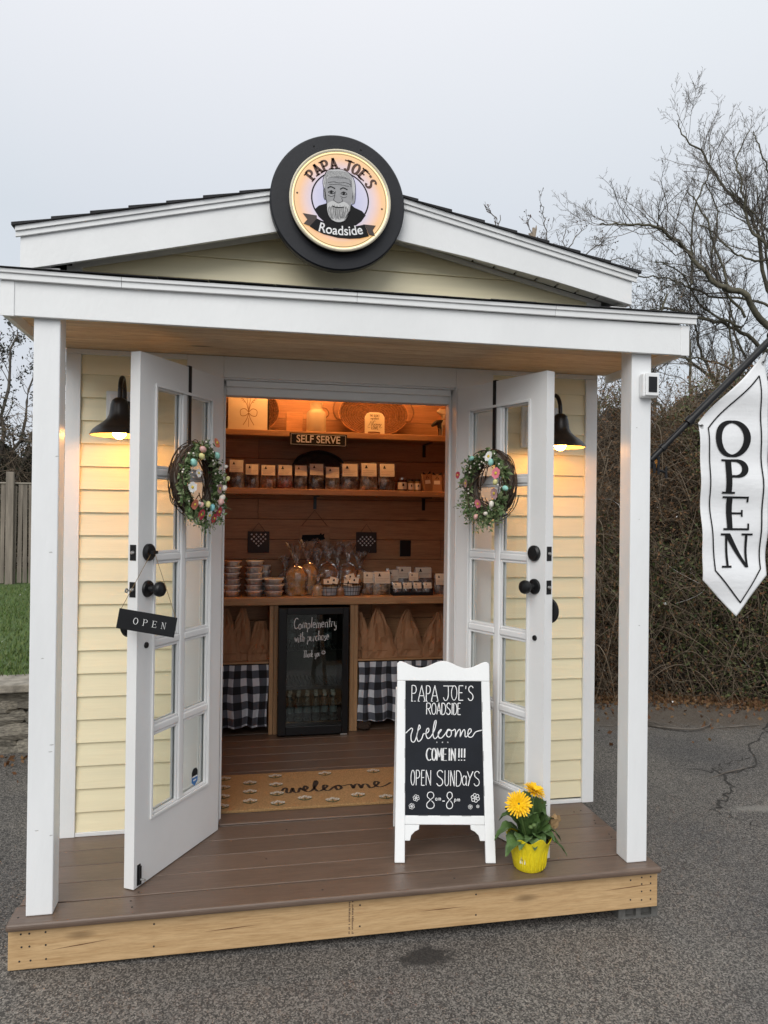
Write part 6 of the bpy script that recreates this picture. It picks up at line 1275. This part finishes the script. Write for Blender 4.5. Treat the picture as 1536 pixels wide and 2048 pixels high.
checks(t, [(i*.0145, j*.0145+.010) for i in range(-4, 5) for j in range(-2, 3) if (i+j) % 2 == 0 and (i/4.2)**2+(j/2.4)**2 < 1], .0073, T)
t = thing('animal_sign', 'wooden hanging sign with black animal silhouette in the middle of the back wall', 'sign', (1.29, 2.396, 1.27)); obj('board', MB().box(-.105, .105, -.006, .004, -.10, .075), PLANK, t, bev=.002); obj('twine', MB().tube([(-.09, 0, .075), (0, .002, .185), (.09, 0, .075)], .0022, 4), WK, t)
m = MB(); flat(m, [(-.094, -.042), (-.085, .012), (.035, .016), (.045, .030), (.052, .016), (.070, .024), (.066, .004), (.075, -.012), (.050, -.026), (.03, -.028), (.028, -.052), (.014, -.052), (.012, -.030), (-.06, -.034), (-.062, -.055), (-.078, -.055)], lambda u, v: (u, -.0075, v)); obj('silhouette', m, INK, t, fix=False)

# ================================================================== FENCE, STONE WALL, BRAMBLES AND TREES
fc = thing('wooden_fence', 'weathered grey board fence at the far end of the lawn', 'fence', (-3.2, 9.35, .30))
random.seed(6); pk = []
for k in range(4):
    m = MB(); h = 1.50+random.uniform(-.02, .02); n = 6; w_ = .062; vs = []
    m.prism([(-w_/2, 0), (w_/2+random.uniform(-.004, .004), 0), (w_/2-.003, h*.5), (w_/2, h), (-w_/2+random.uniform(-.004, .004), h+.01), (-w_/2+.003, h*.5)], -.009, .009); pk.append(m.mesh('picket', MESHF))
x = -7.0; i = 0
while x < 5.2:
    if i % 24 == 12 or abs(x-.62) < .045:
        pass
    o = link(bpy.data.objects.new('picket', pk[i % 4]), fc); o.location = (x, -.02+random.uniform(-.004, .004), .03+random.uniform(-.012, .012)); o.rotation_euler = (0, random.uniform(-.008, .008), 0); x += .082; i += 1
for px in (-6.4, -4.08, -1.75, .58, 2.9, 5.2): obj('fence_post', MB().box(px-.055, px+.055, -.10, -.032, 0, 1.72), MESHF, fc, bev=.008)
for a, b in ((-7.0, .525), (.636, 5.2)):
    for z in (.35, 1.30): obj('rail', MB().box(a, b, .0, .03, z, z+.08), MESHF, fc)
    obj('cap_rail', MB().box(a, b, -.045, .02, 1.545, 1.565), plain('cap_rail', (.34, .30, .25), .8, .2, 6), fc)

sw_ = thing('stone_wall', 'low dry fieldstone wall with pale capstones beside the lawn', 'stone wall', (0, 2.5, 0))
def rock(seed, sx, sy, sz):
    random.seed(seed); bm = bmesh.new(); bmesh.ops.create_cube(bm, size=1); bmesh.ops.subdivide_edges(bm, edges=bm.edges, cuts=2, use_grid_fill=True)
    for v in bm.verts:
        p = v.co; k = .5/max(.5, p.length*.72); v.co = Vector((p.x*k*(1+random.uniform(-.1, .1)), p.y*k*(1+random.uniform(-.1, .1)), p.z*k*(1+random.uniform(-.12, .12))))
        v.co.x *= sx; v.co.y *= sy; v.co.z *= sz
    me = bpy.data.meshes.new('stone'); bm.to_mesh(me); bm.free(); return me
rocks = [(rock(k, 1.16, 1.1, 1.2)) for k in range(7)]
for r_ in rocks: r_.materials.append(STONE)
random.seed(77); z = -.20
for row, hh in enumerate((.125, .085, .10, .07, .075)):
    x = -4.2+random.uniform(0, .2)
    while x < 3.0:
        w_ = random.uniform(.13, .38); o = link(bpy.data.objects.new('stone', random.choice(rocks)), sw_); o.location = (x+w_/2, .13+random.uniform(-.02, .03)+row*.012, z+hh/2); o.scale = (w_*.96, .30, hh*random.uniform(.88, 1.02)); o.rotation_euler = (random.uniform(-.05, .05), random.uniform(-.04, .04), random.uniform(-.06, .06)+(PI if random.random() < .5 else 0)); x += w_+.006
    z += hh*.97
x = -4.3
while x < 3.0:
    w_ = random.uniform(.55, 1.0); m = MB(); n = 9; pts = [(x+w_*k/n, -.035+random.uniform(-.012, .012)) for k in range(n+1)]+[(x+w_*(n-k)/n, .30+random.uniform(-.015, .015)) for k in range(n+1)]; m.prism(pts, .235, .285+random.uniform(-.006, .006), 'z'); obj('capstone', m, CAPST, sw_, bev=.008); x += w_+.01
obj('wall_core', MB().box(-4.2, 3.0, .10, .30, -.21, .234), CORE, sw_)

# bramble thicket on the right
BL = [(2.9, 4.9, 1.0), (3.35, 4.15, 1.7), (3.95, 3.62, 2.3), (4.5, 3.62, 2.75), (5.3, 3.35, 3.05), (6.2, 3.05, 3.15), (7.4, 2.5, 3.3), (9.4, 1.6, 3.4), (12, .2, 3.5)]
bl = [tuple(p) for p in cr(BL, 10)]; NB = len(bl)-1
def bank(s, t):
    """s along the line 0..1, t up the bank 0..1 -> position, outward normal"""
    f = s*NB; i = min(NB-1, int(f)); q = f-i; a, b = bl[i], bl[i+1]; x, y, H = (a[k]+(b[k]-a[k])*q for k in range(3)); d = Vector((b[0]-a[0], b[1]-a[1], 0)).normalized(); n = Vector((d.y, -d.x, 0))
    H *= 1+.06*math.sin(s*37)+.05*math.sin(s*83+1); back = .1+1.25*t**2.2+.22*math.sin(s*29+t*5)*t; zz = GZ(x)-.02+H*math.sin(min(1, t)*PI/2)
    if t > .86: zz = GZ(x)-.02+H*(math.sin(.86*PI/2)+(t-.86)*.12); back += (t-.86)*9
    return Vector((x, y, zz))-n*back, (n*(1-.6*t)+Vector((0, 0, .2+.8*t))).normalized()
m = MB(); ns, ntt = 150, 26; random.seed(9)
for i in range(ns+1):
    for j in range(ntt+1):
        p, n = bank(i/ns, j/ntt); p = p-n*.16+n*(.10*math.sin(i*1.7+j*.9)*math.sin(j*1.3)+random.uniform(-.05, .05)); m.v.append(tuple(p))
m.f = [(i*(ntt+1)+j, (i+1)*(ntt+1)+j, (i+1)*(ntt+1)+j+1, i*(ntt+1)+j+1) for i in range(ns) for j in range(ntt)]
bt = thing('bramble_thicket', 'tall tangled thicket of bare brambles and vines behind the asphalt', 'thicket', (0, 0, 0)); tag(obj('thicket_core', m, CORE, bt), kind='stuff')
lines = []; Cl = []; lo, hi = .02, .93
for k in range(21000):
    s = rng.beta(1.1, 1.5)*(hi-lo)+lo if k % 4 else rng.uniform(lo, hi); t = rng.uniform(0, 1)**.9*.97; p, n = bank(s, t); p = np.array(p)+np.array(n)*rng.uniform(-.14, .12)
    L = rng.gamma(3, .09)+.07; d = rng.normal(size=3); d[2] += rng.choice([-.7, .9, .1]); d += np.array(n)*.35; d /= np.linalg.norm(d); q = np.linspace(0, 1, 5)[:, None]; c = rng.normal(0, .25, 3)*L
    P_ = p+d*L*q+c*q*(1-q)*2+np.array([0, 0, -.25*L])*q**2; r0 = rng.uniform(.0014, .0036); lines.append((P_, r0*(1-.55*q[:, 0])))
    if k % 2 == 0:
        for u in range(3): Cl.append(P_[rng.integers(1, 5)]+rng.normal(0, .02, 3))
for k in range(360):   # long arching canes
    s = rng.uniform(lo, hi); t = rng.uniform(0, .95); p, n = bank(s, t); p = np.array(p)+np.array(n)*.06; a = rng.uniform(-1, 1); L = rng.uniform(.5, 1.5)
    tang = np.array(bank(min(1, s+.01), t)[0])-np.array(bank(max(0, s-.01), t)[0]); tang /= np.linalg.norm(tang); up = np.array([0, 0, 1.]); q = np.linspace(0, 1, 12)[:, None]
    P_ = p+(tang*a*.8+up*rng.uniform(-.5, .9)+np.array(n)*rng.uniform(0, .35))*L*q-up*L*rng.uniform(.3, 1.1)*q**2*.9+np.array(n)*.15*np.sin(q*3); P_[:, 2] = np.maximum(P_[:, 2], -.27); lines.append((P_, rng.uniform(.0035, .0075)*(1-.6*q[:, 0])))
tag(link(bpy.data.objects.new('canes', fasttubes('canes', lines, TWIGM, 3)), bt), kind='stuff')
ex = []
for k in range(76000):
    s = rng.beta(1.1, 1.5)*(hi-lo)+lo if k % 4 else rng.uniform(lo, hi); t = rng.uniform(0, 1)*.98; p, n = bank(s, t); ex.append(np.array(p)+np.array(n)*rng.normal(-.02, .07)+rng.normal(0, .02, 3))
ex = np.array(ex); clump = np.sin(ex[:, 0]*2.3+1)+np.sin(ex[:, 2]*3.1+ex[:, 0]*1.1)+np.sin(ex[:, 1]*4)+rng.normal(0, .6, len(ex)); GREENB = island('vine_leaves', [(.035, .060, .018), (.070, .11, .030), (.10, .14, .040), (.14, .15, .06)], .6)
tag(link(bpy.data.objects.new('green_leaves', leaves('green_leaves', ex[clump > .25], .018, GREENB, .6)), bt), kind='stuff')
tag(link(bpy.data.objects.new('brown_leaves', leaves('brown_leaves', np.concatenate([ex[clump <= .25][::2], np.array(Cl)]), .015, LEAFB, .55)), bt), kind='stuff')
drift = np.array([np.array(bank(rng.uniform(lo, hi), 0)[0])+np.array([rng.normal(0, .12), rng.normal(-.08, .12), rng.uniform(0, .06)]) for _ in range(7000)])
tag(link(bpy.data.objects.new('dead_leaves', leaves('dead_leaves', drift, .02, LEAFB, .6)), bt), kind='stuff')

# bare trees
def twigs(P_, r0, r1, depth, lines, g, dens=1.0, thick=1.0):
    P_ = np.asarray(P_, float); Ltot = np.sum(np.linalg.norm(np.diff(P_, axis=0), axis=1)); m = len(P_)
    if depth == 0: return
    n = max(2, int(Ltot*dens*(5.8 if depth == 3 else 9 if depth == 2 else 13)))
    for k in range(n):
        f = g.uniform(.12, 1)**.85*(m-1); i = min(m-2, int(f)); q = f-i; p = P_[i]*(1-q)+P_[i+1]*q; d = P_[i+1]-P_[i]; d /= np.linalg.norm(d)+1e-9
        a = np.cross(d, g.normal(size=3)); a /= np.linalg.norm(a)+1e-9; th = g.uniform(.5, 1.15); dd = d*math.cos(th)+a*math.sin(th); dd[2] += .28; dd /= np.linalg.norm(dd)
        L = Ltot*g.uniform(.16, .42)*(1.15-.6*f/(m-1)); L = min(L, {3: .95, 2: .50, 1: .27}[depth])*1.0; n2 = 6; Q = [p]; c = dd.copy()
        for s in range(n2-1): c = c+g.normal(0, .23, 3)+np.array([0, 0, .08]); c /= np.linalg.norm(c); Q.append(Q[-1]+c*L/(n2-1))
        ra = max(.0022*thick, (r0+(r1-r0)*f/(m-1))*.42); lines.append((np.array(Q), np.linspace(ra, max(.0018*thick, ra*.35), n2))); twigs(Q, ra, ra*.35, depth-1, lines, g, dens, thick)
def wiggle(pts, g, k=5, s=.03):
    Q = np.array([tuple(p) for p in cr(pts, k)]); Q[1:-1] += g.normal(0, s, (len(Q)-2, 3)); return Q
LIMB = {'A': ([(9.09, 7.00, 4.01), (8.40, 7.00, 4.42), (8.06, 6.9, 4.77), (7.72, 7.00, 4.88), (7.49, 7.00, 5.07), (7.27, 7.1, 5.34), (6.90, 7.00, 5.57), (6.50, 6.9, 5.64), (6.10, 7.00, 5.65), (5.79, 7.00, 5.63)], .085),
 'B': ([(7.40, 7.20, 4.95), (7.40, 7.20, 5.39), (7.41, 7.20, 6.06), (7.60, 7.1, 6.61), (7.67, 7.20, 7.07)], .028), 'C': ([(9.07, 7.40, 4.57), (8.81, 7.40, 5.18), (8.52, 7.3, 6.01), (8.26, 7.40, 6.38), (7.99, 7.5, 6.78), (7.69, 7.40, 7.05), (7.39, 7.40, 7.25), (7.26, 7.40, 7.50)], .055),
 'D': ([(8.57, 6.80, 4.68), (8.36, 6.80, 5.40), (8.10, 6.9, 5.82), (7.93, 6.80, 6.32), (7.84, 6.80, 6.67), (8.05, 6.80, 7.13)], .045), 'E': ([(8.73, 6.60, 5.87), (8.27, 6.60, 6.41), (8.05, 6.60, 6.75), (7.95, 6.60, 7.0)], .026),
 'F': ([(8.98, 7.30, 4.69), (8.46, 7.30, 4.81), (7.94, 7.4, 4.85), (7.43, 7.30, 4.93), (7.01, 7.2, 5.01), (6.68, 7.30, 5.05), (6.45, 7.30, 5.06)], .035), 'G': ([(9.61, 7.60, 3.69), (8.87, 7.60, 4.21), (8.34, 7.60, 4.49), (7.81, 7.5, 4.54), (7.33, 7.60, 4.68), (7.03, 7.60, 4.64), (6.61, 7.60, 4.50)], .06),
 'H': ([(8.83, 8.00, 2.57), (8.46, 8.00, 3.54), (8.09, 8.00, 4.17), (8.01, 8.00, 4.49), (7.90, 8.00, 4.97), (7.93, 8.00, 5.46)], .05), 'J': ([(9.17, 6.90, 5.05), (8.65, 6.90, 5.31), (8.14, 6.90, 5.27), (7.81, 6.90, 5.39), (7.56, 6.90, 5.62), (7.32, 6.90, 5.71)], .035),
 'L': ([(10.0, 7.0, 4.2), (9.7, 7.0, 5.0), (9.5, 6.9, 5.8), (9.3, 7.0, 6.4), (9.3, 7.0, 6.9)], .07), 'M': ([(10.1, 7.0, 3.8), (10.6, 7.1, 5.0), (11.0, 7.0, 6.0), (11.3, 7.0, 6.8)], .06), 'N2': ([(8.9, 7.9, 3.0), (8.3, 8.0, 3.7), (7.7, 8.0, 4.1), (7.1, 8.1, 4.3), (6.6, 8.0, 4.35)], .05), 'O2': ([(9.5, 7.6, 3.4), (8.9, 7.8, 3.9), (8.6, 7.9, 4.6), (8.5, 7.8, 5.2)], .05), 'P2': ([(8.3, 7.2, 4.5), (7.8, 7.3, 5.3), (7.9, 7.3, 6.0), (7.6, 7.2, 6.5)], .035), 'R2': ([(8.4, 7.4, 4.4), (7.8, 7.5, 4.7), (7.3, 7.4, 5.2), (6.9, 7.4, 5.3)], .032), 'S2': ([(9.2, 7.0, 4.9), (8.7, 7.1, 5.7), (8.2, 7.1, 6.2), (7.9, 7.1, 6.4)], .036), 'T2': ([(8.9, 7.7, 3.6), (8.2, 7.7, 3.9), (7.5, 7.6, 3.95), (6.9, 7.7, 3.9)], .036), 'Q2': ([(7.9, 7.0, 4.8), (7.4, 6.9, 5.8), (7.1, 6.9, 6.2)], .03), 'K2': ([(9.0, 7.5, 4.6), (8.9, 7.5, 5.6), (8.7, 7.4, 6.2), (8.7, 7.5, 6.7)], .04)}
tr = thing('bare_tree', 'large leafless tree with mossy crooked limbs above the brambles', 'tree', (10.1, 7.2, -.3)); g = np.random.default_rng(3); lt, ll = [], []; off = np.array([10.1, 7.2, -.3])
tr_p = wiggle([(10.1, 7.2, -.3), (10.15, 7.2, 1.5), (9.95, 7.15, 3.0), (10.0, 7.0, 4.2)], g, 6, .03)-off; lt.append((tr_p, np.linspace(.24, .16, len(tr_p))))
for st in ([(10.0, 7.15, 2.9), (9.6, 7.1, 3.5), (9.09, 7.0, 4.01)], [(10.0, 7.15, 2.7), (9.9, 7.4, 3.3), (9.61, 7.6, 3.69)], [(10.05, 7.15, 1.6), (9.4, 7.6, 2.1), (8.83, 8.0, 2.57)], [(9.97, 7.05, 3.7), (9.5, 7.1, 4.2), (9.07, 7.4, 4.57)], [(9.97, 7.0, 3.9), (9.4, 6.9, 4.5), (9.17, 6.9, 5.05), (8.73, 6.6, 5.87)], [(9.09, 7.0, 4.01), (8.8, 6.9, 4.3), (8.57, 6.8, 4.68)], [(9.97, 7.0, 3.9), (9.4, 7.2, 4.4), (8.98, 7.3, 4.69)]):
    q = wiggle(st, g, 5, .02)-off; lt.append((q, np.linspace(.11, .075, len(q))))
for k, (p, r) in LIMB.items():
    r *= .62; q = wiggle(p, g, 5, .012); rr = np.linspace(r, max(.007, r*.16), len(q)); lt.append((q-off, rr)); sub = []; twigs(q, r, r*.16, 3, sub, g, 1.8, .95)
    ll += [(a-off, b) for a, b in sub]
link(bpy.data.objects.new('trunk', fasttubes('trunk', lt, MOSSY, 8)), tr); tag(link(bpy.data.objects.new('twigs', fasttubes('twigs', ll, BARK, 3)), tr), kind='stuff')
NT = len(ll)
# scrubby trees rising out of the thicket
for si, (base, lab, tops) in enumerate(((Vector((6.2, 6.2, -.3)), 'scrubby bare tree with thin leaves between shed corner and post', [(5.2, 6.0, 3.6), (5.7, 6.3, 4.2), (6.3, 6.1, 4.4), (4.9, 6.2, 3.0), (5.3, 5.9, 2.7)]), (Vector((8.2, 7.6, -.3)), 'bare crooked tree directly behind the flag', [(7.0, 7.8, 4.3), (7.6, 7.7, 4.6), (8.3, 7.5, 4.7), (8.9, 7.4, 4.4), (6.6, 7.6, 3.9), (9.6, 7.2, 4.3)]))):
    tr = thing('scrub_tree', lab, 'tree', base, group=None); lt, ll = [], []; o_ = np.array(base)
    for tp in tops:
        mid = (base*.55+Vector(tp)*.45)+Vector((g.normal(0, .15), g.normal(0, .15), .35)); q = wiggle([base+Vector((g.normal(0, .06), g.normal(0, .06), 0)), mid, Vector(tp)], g, 8, .03); lt.append((q-o_, np.linspace(.055, .012, len(q)))); sub = []; twigs(q, .05, .012, 3, sub, g, .85, 1.2); ll += [(a-o_, b) for a, b in sub]
    link(bpy.data.objects.new('trunk', fasttubes('trunk', lt, MOSSY, 7)), tr); tag(link(bpy.data.objects.new('twigs', fasttubes('twigs', ll, BARK, 3)), tr), kind='stuff')
    pts = np.concatenate([a[2:] for a, b in ll if len(a)]); sel = pts[rng.integers(0, len(pts), 5200 if si == 0 else 2600)]+rng.normal(0, .03, (5200 if si == 0 else 2600, 3)); tag(link(bpy.data.objects.new('foliage', leaves('foliage', sel, .016, EVERG, .5)), tr), kind='stuff')
# thin budding tree beyond the roof and its broken neighbour
tr = thing('budding_tree', 'distant thin tree with buds showing above the right roof slope', 'tree', (8.0, 14.0, -.2)); o_ = np.array([8.0, 14.0, -.2]); lt, ll, bd_ = [], [], []
for p in ([(8.24, 14.00, 7.19), (8.03, 14.00, 8.03), (7.94, 14.00, 8.63), (7.86, 14.00, 9.01)], [(8.11, 14.00, 7.18), (7.71, 14.1, 8.12), (7.51, 14.00, 8.59)], [(8.23, 14.00, 7.44), (8.62, 13.9, 8.08), (8.94, 14.00, 8.53)], [(6.83, 14.00, 7.57), (6.69, 14.00, 8.52), (6.50, 14.00, 8.74)], [(6.64, 14.00, 7.79), (6.82, 14.00, 8.65)], [(8.37, 14.00, 6.96), (9.15, 14.00, 8.00), (9.61, 14.00, 8.16)], [(8.2, 14, 7.0), (8.4, 14, 7.9), (8.5, 14, 8.6)], [(8.3, 14, 6.8), (9.3, 14, 7.6), (10.1, 14, 7.9)]):
    st = wiggle([(8.0, 14, 3.0), ((8.0+p[0][0])/2+.05, 14, 5.4), p[0]], g, 5, .02); lt.append((st-o_, np.linspace(.045, .020, len(st)))); q = wiggle(p, g, 6, .02); lt.append((q-o_, np.linspace(.018, .008, len(q)))); sub = []; twigs(q, .014, .006, 2, sub, g, .62, 2.1); ll += [(a-o_, b) for a, b in sub]
lt.append((np.array([(0, 0, 0), (.05, 0, 1.7), (0, 0, 3.3)]), np.array([.12, .10, .07]))); link(bpy.data.objects.new('trunk', fasttubes('trunk', lt, BARK, 6)), tr); tag(link(bpy.data.objects.new('twigs', fasttubes('twigs', ll, BARK, 3)), tr), kind='stuff')
bud = np.array([a[-1] for a, b in ll]+[a[-3] for a, b in ll[::2]]); tag(link(bpy.data.objects.new('buds', leaves('buds', bud, .020, plain('bud', (.09, .045, .035), .8), .7)), tr), kind='stuff')
sn = thing('broken_trunk', 'pale broken tree trunk sticking up behind the right roof slope', 'tree', (7.35, 13.2, -.2)); m = MB(); m.tube([(0, 0, 0), (.03, 0, 4), (-.02, 0, 7.6), (.0, 0, 8.05), (-.01, 0, 8.28)], [.14, .10, .055, .05, .028], 9); m.tube([(-.0, 0, 8.0), (-.09, 0, 8.14), (-.12, .02, 8.13)], [.04, .03, .02], 6); m.tube([(.0, 0, 8.05), (.05, 0, 8.26), (.06, 0, 8.34)], [.04, .025, .008], 6); obj('trunk', m, plain('pale_bark', (.27, .22, .17), .9, .3, 14, .4, 40), sn)

# dark shrubs and trees beyond the fence
for ti, (bx_, by_, W_, H_, lab) in enumerate(((-9.0, 11.8, 2.8, 4.2, 'dark bushy tree far beyond the outer left end of the fence'), (-3.6, 11.6, 2.4, 5.0, 'dark bushy tree beyond the left end of the fence'), (.4, 12.4, 2.6, 3.4, 'dark bushy tree beyond the middle of the fence'), (3.2, 12.8, 2.4, 3.2, 'dark bushy tree beyond the right end of the fence'))):
    tr = thing('bushy_tree', lab, 'tree', (bx_, by_, .3)); lt, ll = [], []; gg = np.random.default_rng(49+ti)
    for k in range(11):
        tp = (gg.uniform(-W_, W_)*.8, gg.uniform(-.9, .9), H_*gg.uniform(.6, .95)); q = wiggle([(gg.normal(0, .1), gg.normal(0, .1), 0), (tp[0]*.45, tp[1]*.5, tp[2]*.55), tp], gg, 6, .04); lt.append((q, np.linspace(.06, .012, len(q)))); twigs(q, .05, .012, 3 if ti == 1 else 2, ll, gg, .50, 2.0)
    link(bpy.data.objects.new('trunk', fasttubes('trunk', lt, BARK, 6)), tr); tag(link(bpy.data.objects.new('twigs', fasttubes('twigs', ll, BARK, 3)), tr), kind='stuff')
    pts = np.concatenate([a[2:] for a, b in ll]); sel = pts[gg.integers(0, len(pts), 9000)]+gg.normal(0, .05, (9000, 3)); low = np.column_stack([gg.uniform(-W_*1.2, W_*1.2, 9000), gg.normal(-.3, .5, 9000), gg.uniform(0, 1, 9000)**.8*(2.6 if ti == 1 else 2.3)]); tag(link(bpy.data.objects.new('foliage', leaves('foliage', np.concatenate([sel, low]), .028, EVERG, .5)), tr), kind='stuff')
    tw = []
    for k in range(3200):
        p = np.array([gg.uniform(-W_*1.2, W_*1.2), gg.normal(-.45, .4), gg.uniform(.1, 2.9)]); d = gg.normal(size=3); d /= np.linalg.norm(d); q = np.linspace(0, 1, 5)[:, None]; L = gg.uniform(.2, .8); tw.append((p+d*L*q+gg.normal(0, .3, 3)*L*q*(1-q), np.full(5, .006)*(1-.5*q[:, 0])))
    tag(link(bpy.data.objects.new('tangle', fasttubes('tangle', tw, TWIGM, 3)), tr), kind='stuff')
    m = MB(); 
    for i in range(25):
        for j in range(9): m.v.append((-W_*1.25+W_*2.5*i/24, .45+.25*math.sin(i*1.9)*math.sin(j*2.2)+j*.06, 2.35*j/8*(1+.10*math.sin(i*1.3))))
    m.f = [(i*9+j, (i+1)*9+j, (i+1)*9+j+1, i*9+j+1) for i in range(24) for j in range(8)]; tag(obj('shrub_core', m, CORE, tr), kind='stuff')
